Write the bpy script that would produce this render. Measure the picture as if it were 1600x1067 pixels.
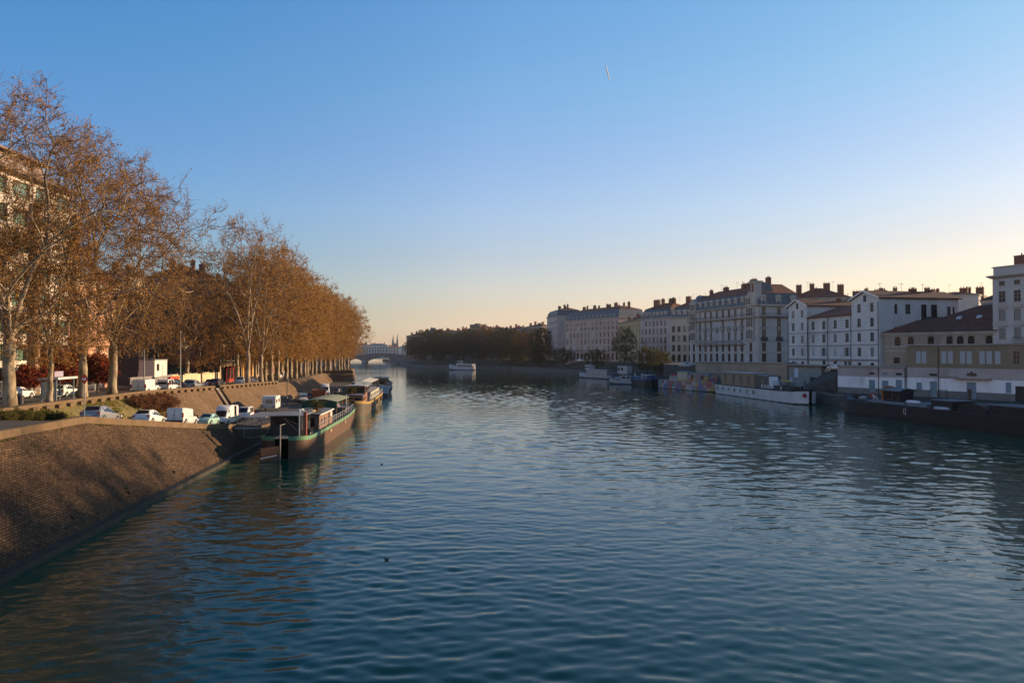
import bpy, math, random
import numpy as np
from mathutils import Vector, Matrix

for o in list(bpy.data.objects):
    bpy.data.objects.remove(o)
SC = bpy.context.scene
COL = SC.collection
R = math.radians

# ------------------------------------------------------------------ camera, sky, sun, exposure
CAM_H = 11.0
cam_d = bpy.data.cameras.new("camera")
cam = bpy.data.objects.new("camera", cam_d)
COL.objects.link(cam)
cam_d.sensor_width = 36.0
cam_d.lens = 24.0
cam_d.clip_start = 0.5
cam_d.clip_end = 30000
cam.location = (0, 0, CAM_H)
cam.rotation_euler = (R(90 + 0.99), 0, 0)
SC.camera = cam

SUN_EL = R(11.5)
SUN_AZ = R(66.0)            # clockwise from +Y
world = bpy.data.worlds.new("World")
SC.world = world
world.use_nodes = True
wn = world.node_tree.nodes
bg = wn["Background"]
sky = wn.new("ShaderNodeTexSky")
sky.sky_type = 'NISHITA'
sky.sun_disc = False
sky.sun_elevation = SUN_EL
sky.sun_rotation = SUN_AZ
sky.altitude = 200
sky.air_density = 1.5
sky.dust_density = 0.35
sky.ozone_density = 5.0
WL = world.node_tree.links
wtc = wn.new("ShaderNodeTexCoord")
wdot = wn.new("ShaderNodeVectorMath"); wdot.operation = 'DOT_PRODUCT'
wdot.inputs[1].default_value = (math.sin(SUN_AZ), math.cos(SUN_AZ), 0)
WL.new(wtc.outputs["Generated"], wdot.inputs[0])
wmr = wn.new("ShaderNodeMapRange"); wmr.inputs["From Min"].default_value = -1.0; wmr.inputs["From Max"].default_value = 1.0
WL.new(wdot.outputs["Value"], wmr.inputs["Value"])
def sky_ramp(stops, src):
    r = wn.new("ShaderNodeValToRGB"); e = r.color_ramp.elements
    e[0].position, e[1].position = stops[0][0], stops[-1][0]
    e[0].color = (*stops[0][1], 1); e[1].color = (*stops[-1][1], 1)
    for p_, c_ in stops[1:-1]:
        k_ = e.new(p_); k_.color = (*c_, 1)
    WL.new(src, r.inputs["Fac"])
    return r.outputs[0]
def sky_mul(a, b):
    m_ = wn.new("ShaderNodeMix"); m_.data_type = 'RGBA'; m_.blend_type = 'MULTIPLY'; m_.inputs["Factor"].default_value = 1.0
    WL.new(a, m_.inputs["A"]); WL.new(b, m_.inputs["B"])
    return m_.outputs["Result"]
wsep = wn.new("ShaderNodeSeparateXYZ"); WL.new(wtc.outputs["Generated"], wsep.inputs[0])
# the clear evening air: deeper blue away from the sun, paler towards it, a peach band along the horizon
RAMP_AZ = [(0.0, (1.5, 1.15, 1.05)), (0.2, (1.1, 1.0, 1.02)), (0.33, (0.42, 0.70, 0.93)), (0.50, (0.64, 0.86, 1.0)), (0.68, (0.95, 0.97, 1.0)), (0.92, (0.93, 0.855, 0.755))]
RAMP_EL = [(0.0, (1.16, 0.93, 1.10)), (0.03, (1.18, 0.92, 1.08)), (0.058, (1.20, 0.85, 0.90)), (0.095, (1.28, 0.87, 0.87)), (0.14, (1.27, 0.87, 0.87)), (0.2, (1.30, 0.935, 0.95)), (0.28, (1.21, 0.945, 0.98)), (0.36, (1.09, 1.01, 1.0)), (0.48, (0.94, 1.02, 1.06)), (0.68, (0.6, 0.74, 0.80)), (1.0, (0.45, 0.56, 0.62))]
sky_c = sky_mul(sky_mul(sky.outputs[0], sky_ramp(RAMP_AZ, wmr.outputs["Result"])), sky_ramp(RAMP_EL, wsep.outputs["Z"]))
WL.new(sky_c, bg.inputs[0])
bg.inputs[1].default_value = 0.15

sun_d = bpy.data.lights.new("sun", 'SUN')
sun = bpy.data.objects.new("sun", sun_d)
COL.objects.link(sun)
sun_d.energy = 5.0
sun_d.angle = R(0.5)
sun_d.color = (1.0, 0.70, 0.42)
sdir = Vector((math.sin(SUN_AZ) * math.cos(SUN_EL), math.cos(SUN_AZ) * math.cos(SUN_EL), math.sin(SUN_EL)))
sun.rotation_euler = (-sdir).to_track_quat('-Z', 'Y').to_euler()
sun.location = sdir * 500

SC.view_settings.view_transform = 'Standard'
SC.view_settings.look = 'None'
SC.view_settings.exposure = 0.80
SC.view_settings.gamma = 1.0
SC.cycles.use_denoising = True
SC.cycles.max_bounces = 6
SC.cycles.diffuse_bounces = 2
SC.cycles.glossy_bounces = 3
SC.cycles.transmission_bounces = 3
SC.cycles.transparent_max_bounces = 8
SC.cycles.caustics_reflective = False
SC.cycles.caustics_refractive = False

# ------------------------------------------------------------------ helpers
F = 1066.7
def gx(px, Y):
    return (px - 800.0) / F * Y
def gz(py, Y):
    return CAM_H + (552.0 - py) / F * Y
def lerp(a, b, t):
    return a + (b - a) * t
def interp(tab, y):
    if y <= tab[0][0]:
        return tab[0][1]
    for (a, va), (b, vb) in zip(tab, tab[1:]):
        if y <= b:
            return va + (vb - va) * (y - a) / (b - a)
    return tab[-1][1]

def thing(name, label, cat, loc=(0, 0, 0), rz=0.0, group=None):
    o = bpy.data.objects.new(name, None)
    COL.objects.link(o)
    o.empty_display_size = 0.5
    o.location = loc
    o.rotation_euler = (0, 0, rz)
    o["label"] = label
    o["category"] = cat
    if group:
        o["group"] = group
    return o
def tag(o, label, cat, group=None):
    o["label"] = label
    o["category"] = cat
    if group:
        o["group"] = group
    return o
def copy_thing(root, loc, rz, label, group=None, scale=None):
    r = root.copy()
    COL.objects.link(r)
    r.location = loc
    r.rotation_euler = (0, 0, rz)
    if scale is not None:
        r.scale = scale
    r["label"] = label
    if group:
        r["group"] = group
    for ch in list(root.children):
        c = ch.copy()
        COL.objects.link(c)
        c.parent = r
        for g in list(ch.children):
            d = g.copy()
            COL.objects.link(d)
            d.parent = c
    return r

class MB:
    def __init__(self):
        self.v = []; self.f = []; self.m = []; self.uv = None
    def face(self, pts, mi=0):
        n = len(self.v)
        self.v.extend([tuple(p) for p in pts])
        self.f.append(tuple(range(n, n + len(pts))))
        self.m.append(mi)
    def box(self, x0, x1, y0, y1, z0, z1, mi=0):
        n = len(self.v)
        self.v += [(x0, y0, z0), (x1, y0, z0), (x1, y1, z0), (x0, y1, z0), (x0, y0, z1), (x1, y0, z1), (x1, y1, z1), (x0, y1, z1)]
        for q in ((0, 3, 2, 1), (4, 5, 6, 7), (0, 1, 5, 4), (1, 2, 6, 5), (2, 3, 7, 6), (3, 0, 4, 7)):
            self.f.append(tuple(n + i for i in q)); self.m.append(mi)
        return self
    def prism(self, poly, ax, a0, a1, mi=0):
        """poly of 2D points extruded along axis ax ('x': poly=(y,z); 'y': (x,z); 'z': (x,y))"""
        def p(u, a):
            return {'x': (a, u[0], u[1]), 'y': (u[0], a, u[1]), 'z': (u[0], u[1], a)}[ax]
        n = len(self.v); k = len(poly)
        self.v += [p(u, a0) for u in poly] + [p(u, a1) for u in poly]
        for i in range(k):
            j = (i + 1) % k
            self.f.append((n + i, n + j, n + k + j, n + k + i)); self.m.append(mi)
        self.f.append(tuple(n + i for i in range(k))[::-1]); self.m.append(mi)
        self.f.append(tuple(n + k + i for i in range(k))); self.m.append(mi)
        return self
    def tube(self, pts, rad, n=6, mi=0, cap=True):
        pts = [Vector(p) for p in pts]
        if not hasattr(rad, '__len__'):
            rad = [rad] * len(pts)
        base = len(self.v)
        for i, p in enumerate(pts):
            d = (pts[min(i + 1, len(pts) - 1)] - pts[max(i - 1, 0)])
            if d.length < 1e-9:
                d = Vector((0, 0, 1))
            d.normalize()
            u = d.orthogonal().normalized() if i == 0 else (pu - d * pu.dot(d)).normalized()
            pu = u
            w = d.cross(u)
            for k in range(n):
                a = 2 * math.pi * k / n
                self.v.append(tuple(p + (u * math.cos(a) + w * math.sin(a)) * rad[i]))
        for i in range(len(pts) - 1):
            for k in range(n):
                k2 = (k + 1) % n
                self.f.append((base + i * n + k, base + i * n + k2, base + (i + 1) * n + k2, base + (i + 1) * n + k)); self.m.append(mi)
        if cap:
            self.f.append(tuple(base + k for k in range(n))[::-1]); self.m.append(mi)
            e = base + (len(pts) - 1) * n
            self.f.append(tuple(e + k for k in range(n))); self.m.append(mi)
        return self
    def lathe(self, prof, n=12, c=(0, 0, 0), ax='z', mi=0):
        """prof list of (r, h)"""
        base = len(self.v)
        for r, h in prof:
            for k in range(n):
                a = 2 * math.pi * k / n
                x, y = r * math.cos(a), r * math.sin(a)
                p = {'z': (x, y, h), 'y': (x, h, y), 'x': (h, x, y)}[ax]
                self.v.append((p[0] + c[0], p[1] + c[1], p[2] + c[2]))
        for i in range(len(prof) - 1):
            for k in range(n):
                k2 = (k + 1) % n
                self.f.append((base + i * n + k, base + i * n + k2, base + (i + 1) * n + k2, base + (i + 1) * n + k)); self.m.append(mi)
        self.f.append(tuple(base + k for k in range(n))[::-1]); self.m.append(mi)
        e = base + (len(prof) - 1) * n
        self.f.append(tuple(e + k for k in range(n))); self.m.append(mi)
        return self
    def loft(self, secs, mi=0, cap=True, closed=True):
        base = len(self.v); k = len(secs[0])
        for s in secs:
            self.v += [tuple(p) for p in s]
        for i in range(len(secs) - 1):
            for j in range(k if closed else k - 1):
                j2 = (j + 1) % k
                m = mi[j] if isinstance(mi, (list, tuple)) else mi
                self.f.append((base + i * k + j, base + i * k + j2, base + (i + 1) * k + j2, base + (i + 1) * k + j)); self.m.append(m)
        if cap:
            m = mi[-1] if isinstance(mi, (list, tuple)) else mi
            self.f.append(tuple(base + j for j in range(k))[::-1]); self.m.append(m)
            e = base + (len(secs) - 1) * k
            self.f.append(tuple(e + j for j in range(k))); self.m.append(m)
        return self
    def mesh(self, name, mats, smooth=False):
        me = bpy.data.meshes.new(name)
        me.from_pydata(self.v, [], self.f)
        if not isinstance(mats, (list, tuple)):
            mats = [mats]
        for m in mats:
            me.materials.append(m)
        me.polygons.foreach_set('material_index', self.m)
        if smooth:
            me.polygons.foreach_set('use_smooth', [True] * len(self.f))
        if self.uv:
            l = me.uv_layers.new(name="UVMap")
            l.data.foreach_set('uv', np.array(self.uv, dtype=np.float32).ravel())
        me.update()
        return me
    def build(self, name, mats, parent=None, smooth=False, loc=None, rz=0.0):
        return put(name, self.mesh(name, mats, smooth), parent, loc, rz)
def put(name, me, parent=None, loc=None, rz=0.0):
    o = bpy.data.objects.new(name, me)
    COL.objects.link(o)
    if parent is not None:
        o.parent = parent
    if loc is not None:
        o.location = loc
    o.rotation_euler = (0, 0, rz)
    return o
def fix_normals(o):
    import bmesh
    bm = bmesh.new(); bm.from_mesh(o.data)
    bmesh.ops.recalc_face_normals(bm, faces=bm.faces)
    bm.to_mesh(o.data); bm.free()
    return o

# ------------------------------------------------------------------ materials
_mats = {}
def mat(name, col, rough=0.8, var=0.18, scale=0.8, metal=0.0, bump=0.0, bscale=8.0, spec=0.3, dirt=None, coat=0.0):
    if name in _mats:
        return _mats[name]
    m = bpy.data.materials.new(name); m.use_nodes = True
    nt = m.node_tree; N = nt.nodes; L = nt.links
    b = N["Principled BSDF"]
    b.inputs["Roughness"].default_value = rough
    b.inputs["Metallic"].default_value = metal
    b.inputs["Specular IOR Level"].default_value = spec
    if coat:
        b.inputs["Coat Weight"].default_value = coat
        b.inputs["Coat Roughness"].default_value = 0.08
    tc = N.new("ShaderNodeTexCoord")
    if var > 0:
        nz = N.new("ShaderNodeTexNoise"); nz.inputs["Scale"].default_value = scale; nz.inputs["Detail"].default_value = 6; nz.inputs["Roughness"].default_value = 0.65
        L.new(tc.outputs["Object"], nz.inputs["Vector"])
        mr = N.new("ShaderNodeMapRange"); mr.inputs["From Min"].default_value = 0.3; mr.inputs["From Max"].default_value = 0.7
        mr.inputs["To Min"].default_value = 1 - var; mr.inputs["To Max"].default_value = 1 + var
        L.new(nz.outputs["Fac"], mr.inputs["Value"])
        mx = N.new("ShaderNodeMix"); mx.data_type = 'RGBA'; mx.blend_type = 'MULTIPLY'; mx.inputs["Factor"].default_value = 1
        mx.inputs["A"].default_value = (*col, 1)
        L.new(mr.outputs["Result"], mx.inputs["B"])
        out = mx.outputs["Result"]
        if dirt:
            n2 = N.new("ShaderNodeTexNoise"); n2.inputs["Scale"].default_value = scale * 0.35; n2.inputs["Detail"].default_value = 8; n2.inputs["Roughness"].default_value = 0.7
            mp = N.new("ShaderNodeMapping"); mp.inputs["Scale"].default_value = (1.6, 1.6, 0.45)
            L.new(tc.outputs["Object"], mp.inputs["Vector"]); L.new(mp.outputs[0], n2.inputs["Vector"])
            r2 = N.new("ShaderNodeMapRange"); r2.inputs["From Min"].default_value = 0.5; r2.inputs["From Max"].default_value = 0.68
            r2.inputs["To Max"].default_value = 0.75
            L.new(n2.outputs["Fac"], r2.inputs["Value"])
            m2 = N.new("ShaderNodeMix"); m2.data_type = 'RGBA'
            L.new(r2.outputs["Result"], m2.inputs["Factor"]); L.new(out, m2.inputs["A"]); m2.inputs["B"].default_value = (*dirt, 1)
            out = m2.outputs["Result"]
        L.new(out, b.inputs["Base Color"])
    else:
        b.inputs["Base Color"].default_value = (*col, 1)
    if bump > 0:
        nb = N.new("ShaderNodeTexNoise"); nb.inputs["Scale"].default_value = bscale; nb.inputs["Detail"].default_value = 5
        L.new(tc.outputs["Object"], nb.inputs["Vector"])
        bp = N.new("ShaderNodeBump"); bp.inputs["Strength"].default_value = 1.0; bp.inputs["Distance"].default_value = bump
        L.new(nb.outputs["Fac"], bp.inputs["Height"]); L.new(bp.outputs[0], b.inputs["Normal"])
    _mats[name] = m
    return m

def leaf_mat(name, c1, c2, c3, trans=0.35):
    m = bpy.data.materials.new(name); m.use_nodes = True
    nt = m.node_tree; N = nt.nodes; L = nt.links
    N.remove(N["Principled BSDF"])
    out = N["Material Output"]
    geo = N.new("ShaderNodeNewGeometry"); oi = N.new("ShaderNodeObjectInfo"); tc = N.new("ShaderNodeTexCoord")
    rp = N.new("ShaderNodeValToRGB"); e = rp.color_ramp.elements
    e[0].color = (*c1, 1); e[0].position = 0.15; e[1].color = (*c3, 1); e[1].position = 0.9
    k = e.new(0.5); k.color = (*c2, 1)
    nz = N.new("ShaderNodeTexNoise"); nz.inputs["Scale"].default_value = 0.35; nz.inputs["Detail"].default_value = 3
    L.new(tc.outputs["Object"], nz.inputs["Vector"])
    a = N.new("ShaderNodeMath"); a.operation = 'MULTIPLY_ADD'; a.inputs[1].default_value = 0.55
    L.new(geo.outputs["Random Per Island"], a.inputs[0])
    b2 = N.new("ShaderNodeMath"); b2.operation = 'MULTIPLY_ADD'; b2.inputs[1].default_value = 0.9; b2.inputs[2].default_value = -0.27
    L.new(nz.outputs["Fac"], b2.inputs[0]); L.new(b2.outputs[0], a.inputs[2])
    c = N.new("ShaderNodeMath"); c.operation = 'MULTIPLY_ADD'; c.inputs[1].default_value = 0.24
    L.new(oi.outputs["Random"], c.inputs[0]); L.new(a.outputs[0], c.inputs[2])
    L.new(c.outputs[0], rp.inputs["Fac"])
    d = N.new("ShaderNodeBsdfDiffuse"); t = N.new("ShaderNodeBsdfTranslucent"); mx = N.new("ShaderNodeMixShader")
    mx.inputs[0].default_value = trans
    L.new(rp.outputs[0], d.inputs[0]); L.new(rp.outputs[0], t.inputs[0])
    L.new(d.outputs[0], mx.inputs[1]); L.new(t.outputs[0], mx.inputs[2]); L.new(mx.outputs[0], out.inputs[0])
    return m

def bark_mat(name, c1, c2, scale=1.6):
    m = mat(name, c1, 0.9, 0.12, 2.0, bump=0.02, bscale=6)
    nt = m.node_tree; N = nt.nodes; L = nt.links
    tc = N.new("ShaderNodeTexCoord"); mp = N.new("ShaderNodeMapping"); mp.inputs["Scale"].default_value = (1, 1, 0.45)
    nz = N.new("ShaderNodeTexNoise"); nz.inputs["Scale"].default_value = scale; nz.inputs["Detail"].default_value = 4
    L.new(tc.outputs["Object"], mp.inputs["Vector"]); L.new(mp.outputs[0], nz.inputs["Vector"])
    rp = N.new("ShaderNodeValToRGB"); e = rp.color_ramp.elements
    e[0].position = 0.42; e[0].color = (*c1, 1); e[1].position = 0.58; e[1].color = (*c2, 1)
    L.new(nz.outputs["Fac"], rp.inputs["Fac"]); L.new(rp.outputs[0], N["Principled BSDF"].inputs["Base Color"])
    return m

def brick_uv_mat(name, c1, c2, mortar, bw, bh, stain, rough=0.9, msize=0.03, bump=0.05):
    m = bpy.data.materials.new(name); m.use_nodes = True
    nt = m.node_tree; N = nt.nodes; L = nt.links
    b = N["Principled BSDF"]; b.inputs["Roughness"].default_value = rough; b.inputs["Specular IOR Level"].default_value = 0.2
    uv = N.new("ShaderNodeUVMap"); tc = N.new("ShaderNodeTexCoord")
    dn = N.new("ShaderNodeTexNoise"); dn.inputs["Scale"].default_value = 1.1; dn.inputs["Detail"].default_value = 3
    L.new(uv.outputs[0], dn.inputs["Vector"])
    ad = N.new("ShaderNodeMix"); ad.data_type = 'RGBA'; ad.blend_type = 'LINEAR_LIGHT'; ad.inputs["Factor"].default_value = 0.05
    L.new(uv.outputs[0], ad.inputs["A"]); L.new(dn.outputs["Color"], ad.inputs["B"])
    br = N.new("ShaderNodeTexBrick"); br.inputs["Scale"].default_value = 1.0
    br.inputs["Brick Width"].default_value = bw; br.inputs["Row Height"].default_value = bh; br.inputs["Mortar Size"].default_value = msize
    br.inputs["Mortar Smooth"].default_value = 0.35; br.inputs["Bias"].default_value = -0.1
    br.inputs["Color1"].default_value = (*c1, 1); br.inputs["Color2"].default_value = (*c2, 1); br.inputs["Mortar"].default_value = (*mortar, 1)
    L.new(ad.outputs["Result"], br.inputs["Vector"])
    nz = N.new("ShaderNodeTexNoise"); nz.inputs["Scale"].default_value = 0.2; nz.inputs["Detail"].default_value = 8; nz.inputs["Roughness"].default_value = 0.7
    L.new(tc.outputs["Object"], nz.inputs["Vector"])
    r = N.new("ShaderNodeMapRange"); r.inputs["From Min"].default_value = 0.42; r.inputs["From Max"].default_value = 0.7; r.inputs["To Max"].default_value = 0.8
    L.new(nz.outputs["Fac"], r.inputs["Value"])
    mx = N.new("ShaderNodeMix"); mx.data_type = 'RGBA'
    L.new(r.outputs["Result"], mx.inputs["Factor"]); L.new(br.outputs["Color"], mx.inputs["A"]); mx.inputs["B"].default_value = (*stain, 1)
    n3 = N.new("ShaderNodeTexNoise"); n3.inputs["Scale"].default_value = 5; n3.inputs["Detail"].default_value = 6
    L.new(tc.outputs["Object"], n3.inputs["Vector"])
    r3 = N.new("ShaderNodeMapRange"); r3.inputs["From Min"].default_value = 0.3; r3.inputs["From Max"].default_value = 0.7; r3.inputs["To Min"].default_value = 0.6; r3.inputs["To Max"].default_value = 1.45
    L.new(n3.outputs["Fac"], r3.inputs["Value"])
    m3 = N.new("ShaderNodeMix"); m3.data_type = 'RGBA'; m3.blend_type = 'MULTIPLY'; m3.inputs["Factor"].default_value = 1
    L.new(mx.outputs["Result"], m3.inputs["A"]); L.new(r3.outputs["Result"], m3.inputs["B"])
    L.new(m3.outputs["Result"], b.inputs["Base Color"])
    h = N.new("ShaderNodeMath"); h.operation = 'MULTIPLY_ADD'; h.inputs[1].default_value = -1.0
    L.new(br.outputs["Fac"], h.inputs[0]); L.new(n3.outputs["Fac"], h.inputs[2])
    bp = N.new("ShaderNodeBump"); bp.inputs["Distance"].default_value = bump
    L.new(h.outputs[0], bp.inputs["Height"]); L.new(bp.outputs[0], b.inputs["Normal"])
    return m

def glass_mat(name, col=(0.02, 0.025, 0.03), rough=0.06, spec=0.9):
    m = bpy.data.materials.new(name); m.use_nodes = True
    b = m.node_tree.nodes["Principled BSDF"]
    b.inputs["Base Color"].default_value = (*col, 1); b.inputs["Roughness"].default_value = rough
    b.inputs["Specular IOR Level"].default_value = spec
    return m

M_glass = glass_mat("window_glass", (0.012, 0.014, 0.017), 0.12, 0.32)
M_carglass = glass_mat("car_glass", (0.012, 0.014, 0.016), 0.05, 0.6)
M_greenglass = glass_mat("green_glass", (0.10, 0.19, 0.15), 0.08, 0.9)
M_curtain = mat("curtain_glass", (0.20, 0.18, 0.155), 0.45, 0.2, 1.5, spec=0.4)
M_white = mat("white_paint", (0.74, 0.73, 0.71), 0.55, 0.06, 1.0)
M_offwhite = mat("off_white_frame", (0.50, 0.50, 0.48), 0.6, 0.08, 1.0)
M_dark = mat("dark_metal", (0.025, 0.026, 0.028), 0.5, 0.1, 3)
M_black = mat("black_rubber", (0.012, 0.012, 0.012), 0.75, 0.1, 5)
M_grey = mat("grey_metal", (0.22, 0.23, 0.24), 0.45, 0.1, 3)
M_alu = mat("pale_metal", (0.5, 0.5, 0.5), 0.35, 0.08, 3, metal=0.6)
M_rail = mat("iron_railing", (0.035, 0.045, 0.055), 0.5, 0.1, 3)
M_tile = mat("clay_tiles", (0.18, 0.06, 0.036), 0.9, 0.35, 1.2, bump=0.05, bscale=3, dirt=(0.09, 0.05, 0.04))
M_tiledark = mat("dark_clay_tiles", (0.115, 0.05, 0.034), 0.9, 0.35, 1.0, bump=0.05, bscale=3, dirt=(0.06, 0.04, 0.035))
M_slate = mat("blue_slate", (0.06, 0.085, 0.11), 0.55, 0.22, 1.5, bump=0.02, bscale=5)
M_brick = mat("chimney_brick", (0.16, 0.075, 0.05), 0.9, 0.3, 2.5)
M_stone = mat("pale_stone", (0.42, 0.39, 0.34), 0.85, 0.12, 0.7, dirt=(0.28, 0.26, 0.23))
M_stonegrey = mat("grey_stone", (0.30, 0.29, 0.27), 0.9, 0.2, 0.7, dirt=(0.2, 0.19, 0.17))
# ------------------------------------------------------------------ setting: water, ground, banks
def grid_strip(name, rows, m, uvs=False, kind=None):
    """rows: list of lists of points, lofted"""
    mb = MB(); k = len(rows[0])
    for r_ in rows:
        mb.v += [tuple(p) for p in r_]
    acc = 0.0; us = [0.0]
    for a, b in zip(rows, rows[1:]):
        acc += (Vector(b[0]) - Vector(a[0])).length; us.append(acc)
    vs = []
    for r_ in rows:
        l = [0.0]
        for a, b in zip(r_, r_[1:]):
            l.append(l[-1] + (Vector(b) - Vector(a)).length)
        vs.append(l)
    uv = []
    for i in range(len(rows) - 1):
        for j in range(k - 1):
            mb.f.append((i * k + j, i * k + j + 1, (i + 1) * k + j + 1, (i + 1) * k + j)); mb.m.append(0)
            uv += [(us[i], vs[i][j]), (us[i], vs[i][j + 1]), (us[i + 1], vs[i + 1][j + 1]), (us[i + 1], vs[i + 1][j])]
    mb.uv = uv
    o = mb.build(name, m)
    if kind:
        o["kind"] = kind
    return o

# river
def water_mat():
    m = bpy.data.materials.new("river_water"); m.use_nodes = True
    nt = m.node_tree; N = nt.nodes; L = nt.links
    b = N["Principled BSDF"]
    b.inputs["Base Color"].default_value = (0.004, 0.062, 0.034, 1)
    b.inputs["Roughness"].default_value = 0.015
    b.inputs["IOR"].default_value = 1.39
    b.inputs["Specular IOR Level"].default_value = 0.5
    tc = N.new("ShaderNodeTexCoord")
    def wave(scale, sx, sy, rot, detail, rough, dist=0.0):
        mp = N.new("ShaderNodeMapping"); mp.inputs["Scale"].default_value = (sx, sy, 1); mp.inputs["Rotation"].default_value = (0, 0, R(rot))
        nz = N.new("ShaderNodeTexNoise"); nz.inputs["Scale"].default_value = scale; nz.inputs["Detail"].default_value = detail
        nz.inputs["Roughness"].default_value = rough; nz.inputs["Distortion"].default_value = dist
        L.new(tc.outputs["Object"], mp.inputs["Vector"]); L.new(mp.outputs[0], nz.inputs["Vector"])
        return nz.outputs["Fac"]
    w1 = wave(0.25, 0.5, 1.0, 10, 2, 0.5, 0.5)
    w2 = wave(0.85, 0.5, 1.0, -8, 3, 0.5, 0.6)
    w3 = wave(3.0, 0.6, 1.0, 20, 3, 0.55, 0.5)
    big = wave(0.02, 1, 0.6, 30, 3, 0.5, 0.8)      # gusts: calmer and rougher patches
    def mul(a, k, add=None):
        n = N.new("ShaderNodeMath"); n.operation = 'MULTIPLY_ADD' if add is not None else 'MULTIPLY'
        L.new(a, n.inputs[0]); n.inputs[1].default_value = k
        if add is not None:
            L.new(add, n.inputs[2])
        return n.outputs[0]
    s = mul(w2, WAVE[1]); s = mul(w3, WAVE[2], s)
    r = N.new("ShaderNodeMapRange"); r.inputs["From Min"].default_value = 0.35; r.inputs["From Max"].default_value = 0.65
    r.inputs["To Min"].default_value = 0.45; r.inputs["To Max"].default_value = 1.15
    L.new(big, r.inputs["Value"])
    h = N.new("ShaderNodeMath"); h.operation = 'MULTIPLY'; L.new(s, h.inputs[0]); L.new(r.outputs["Result"], h.inputs[1])
    bp = N.new("ShaderNodeBump"); bp.inputs["Strength"].default_value = 1.0; bp.inputs["Distance"].default_value = 1.0
    L.new(h.outputs[0], bp.inputs["Height"]); L.new(bp.outputs[0], b.inputs["Normal"])
    return m
WAVE = (0.0, 0.022, 0.012)
def river_mesh():
    """one sheet of water: real small waves where the river is seen close, flat further out"""
    x0, x1, y0, y1 = -66.0, 84.0, 12.0, 330.0
    xs = np.arange(x0, x1 + .01, 0.21); ys = [y0]
    while ys[-1] < y1:
        ys.append(ys[-1] + max(.11, .0046 * ys[-1]))
    ys[-1] = y1; ys = np.array(ys); xs[-1] = x1
    X, Y = np.meshgrid(xs, ys)
    rng = np.random.default_rng(12)
    Z = np.zeros_like(X)
    # wind ruffled reach in mid river, calmer water close to the near bank
    ruf = .62 + 1.4 / (1 + np.exp(-(Y - 62) / 9)) * (.55 + .45 / (1 + np.exp(-(X + 5) / 12)))
    for i in range(84):
        lam = 0.62 * (4.6 / 0.62) ** (rng.uniform() ** 1.5)
        k = 2 * math.pi / lam
        th = math.radians(rng.normal(82, 36))
        ph = rng.uniform(0, 6.283)
        arg = k * (math.cos(th) * X + math.sin(th) * Y) + ph + 1.6 * np.sin(X * rng.uniform(-.25, .25) + Y * rng.uniform(-.15, .15) + ph)
        s_ = SLOPE * (1.0 if lam < 1.6 else .55)
        Z += s_ / k * np.sin(arg) * (1.0 if lam < 1.6 else ruf)
    g = .72 + .28 * np.sin(X * .045 + 1.3 + 1.2 * np.sin(Y * .021)) * np.sin(Y * .038 + .5 + 1.5 * np.sin(X * .017)) + .18 * np.sin(X * .13 + Y * .09)
    fade = np.minimum(1, np.minimum(np.minimum(X - x0, x1 - X) / 4, np.minimum((Y - y0) / 3, (y1 - Y) / 60)))
    Z *= g * fade
    ny, nx = X.shape
    v = np.stack([X, Y, Z], -1).reshape(-1, 3)
    i = (np.arange(ny - 1)[:, None] * nx + np.arange(nx - 1)[None]).reshape(-1, 1)
    f = np.concatenate([i, i + 1, i + nx + 1, i + nx], 1)
    n = len(v)
    B = np.array([(-700, -60, 0), (500, -60, 0), (500, 1500, 0), (-700, 1500, 0), (x0, y0, 0), (x1, y0, 0), (x1, y1, 0), (x0, y1, 0)])
    v = np.concatenate([v, B]); f = np.concatenate([f, n + np.array([[0, 1, 5, 4], [1, 2, 6, 5], [2, 3, 7, 6], [3, 0, 4, 7]])])
    me = bpy.data.meshes.new("river_water")
    me.vertices.add(len(v)); me.vertices.foreach_set('co', v.astype(np.float32).ravel())
    me.loops.add(f.size); me.loops.foreach_set('vertex_index', f.astype(np.int32).ravel())
    me.polygons.add(len(f)); me.polygons.foreach_set('loop_start', (np.arange(len(f)) * 4).astype(np.int32))
    me.polygons.foreach_set('use_smooth', np.ones(len(f), dtype=bool))
    me.materials.append(water_mat()); me.update(calc_edges=True)
    return me
SLOPE = 0.0138
o = put("river_water", river_mesh()); o["kind"] = "structure"
mb = MB(); mb.face([(-9000, -3000, -2.5), (9000, -3000, -2.5), (9000, 16000, -2.5), (-9000, 16000, -2.5)])
o = mb.build("ground", mat("riverbed_earth", (0.10, 0.09, 0.07), 0.95, 0.3, 0.02)); o["kind"] = "structure"

# left bank tables (by depth Y)
T_W = [(10, -22.6), (33, -25.0), (50, -26.9), (66.7, -28.8), (83, -30.5), (120, -33.8), (160, -39.5), (200, -47), (228, -53), (255, -59), (272, -63.5), (300, -69), (450, -116), (800, -195)]
T_ZO = [(10, 6.1), (51, 5.95), (58, 5.0), (70, 3.45), (80, 2.35), (88, 1.6), (100, 1.5), (800, 1.5)]
T_XI = [(10, -38), (50, -39.2), (60, -39.3), (70, -39.8), (84, -40.8), (107, -42.8), (140, -45.0), (170, -49), (205, -55.5), (232, -60), (260, -66), (800, -212)]
T_ZI = [(10, 6.1), (51, 6.0), (60, 4.98), (70, 3.8), (80, 2.65), (89, 1.65), (100, 1.55), (800, 1.55)]
T_XP = [(10, -40), (55, -41.6), (70, -44), (84, -46), (107, -47.4), (140, -48.8), (170, -52.8), (205, -59), (232, -62.5), (262, -68), (300, -76), (450, -125), (800, -215)]
T_ZP = [(10, 6.7), (55, 6.55), (70, 6.45), (84, 6.35), (107, 5.9), (140, 5.35), (170, 5.0), (300, 4.9), (800, 6.5)]
def road_z(Y):
    return interp(T_ZP, Y) - 0.55
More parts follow.
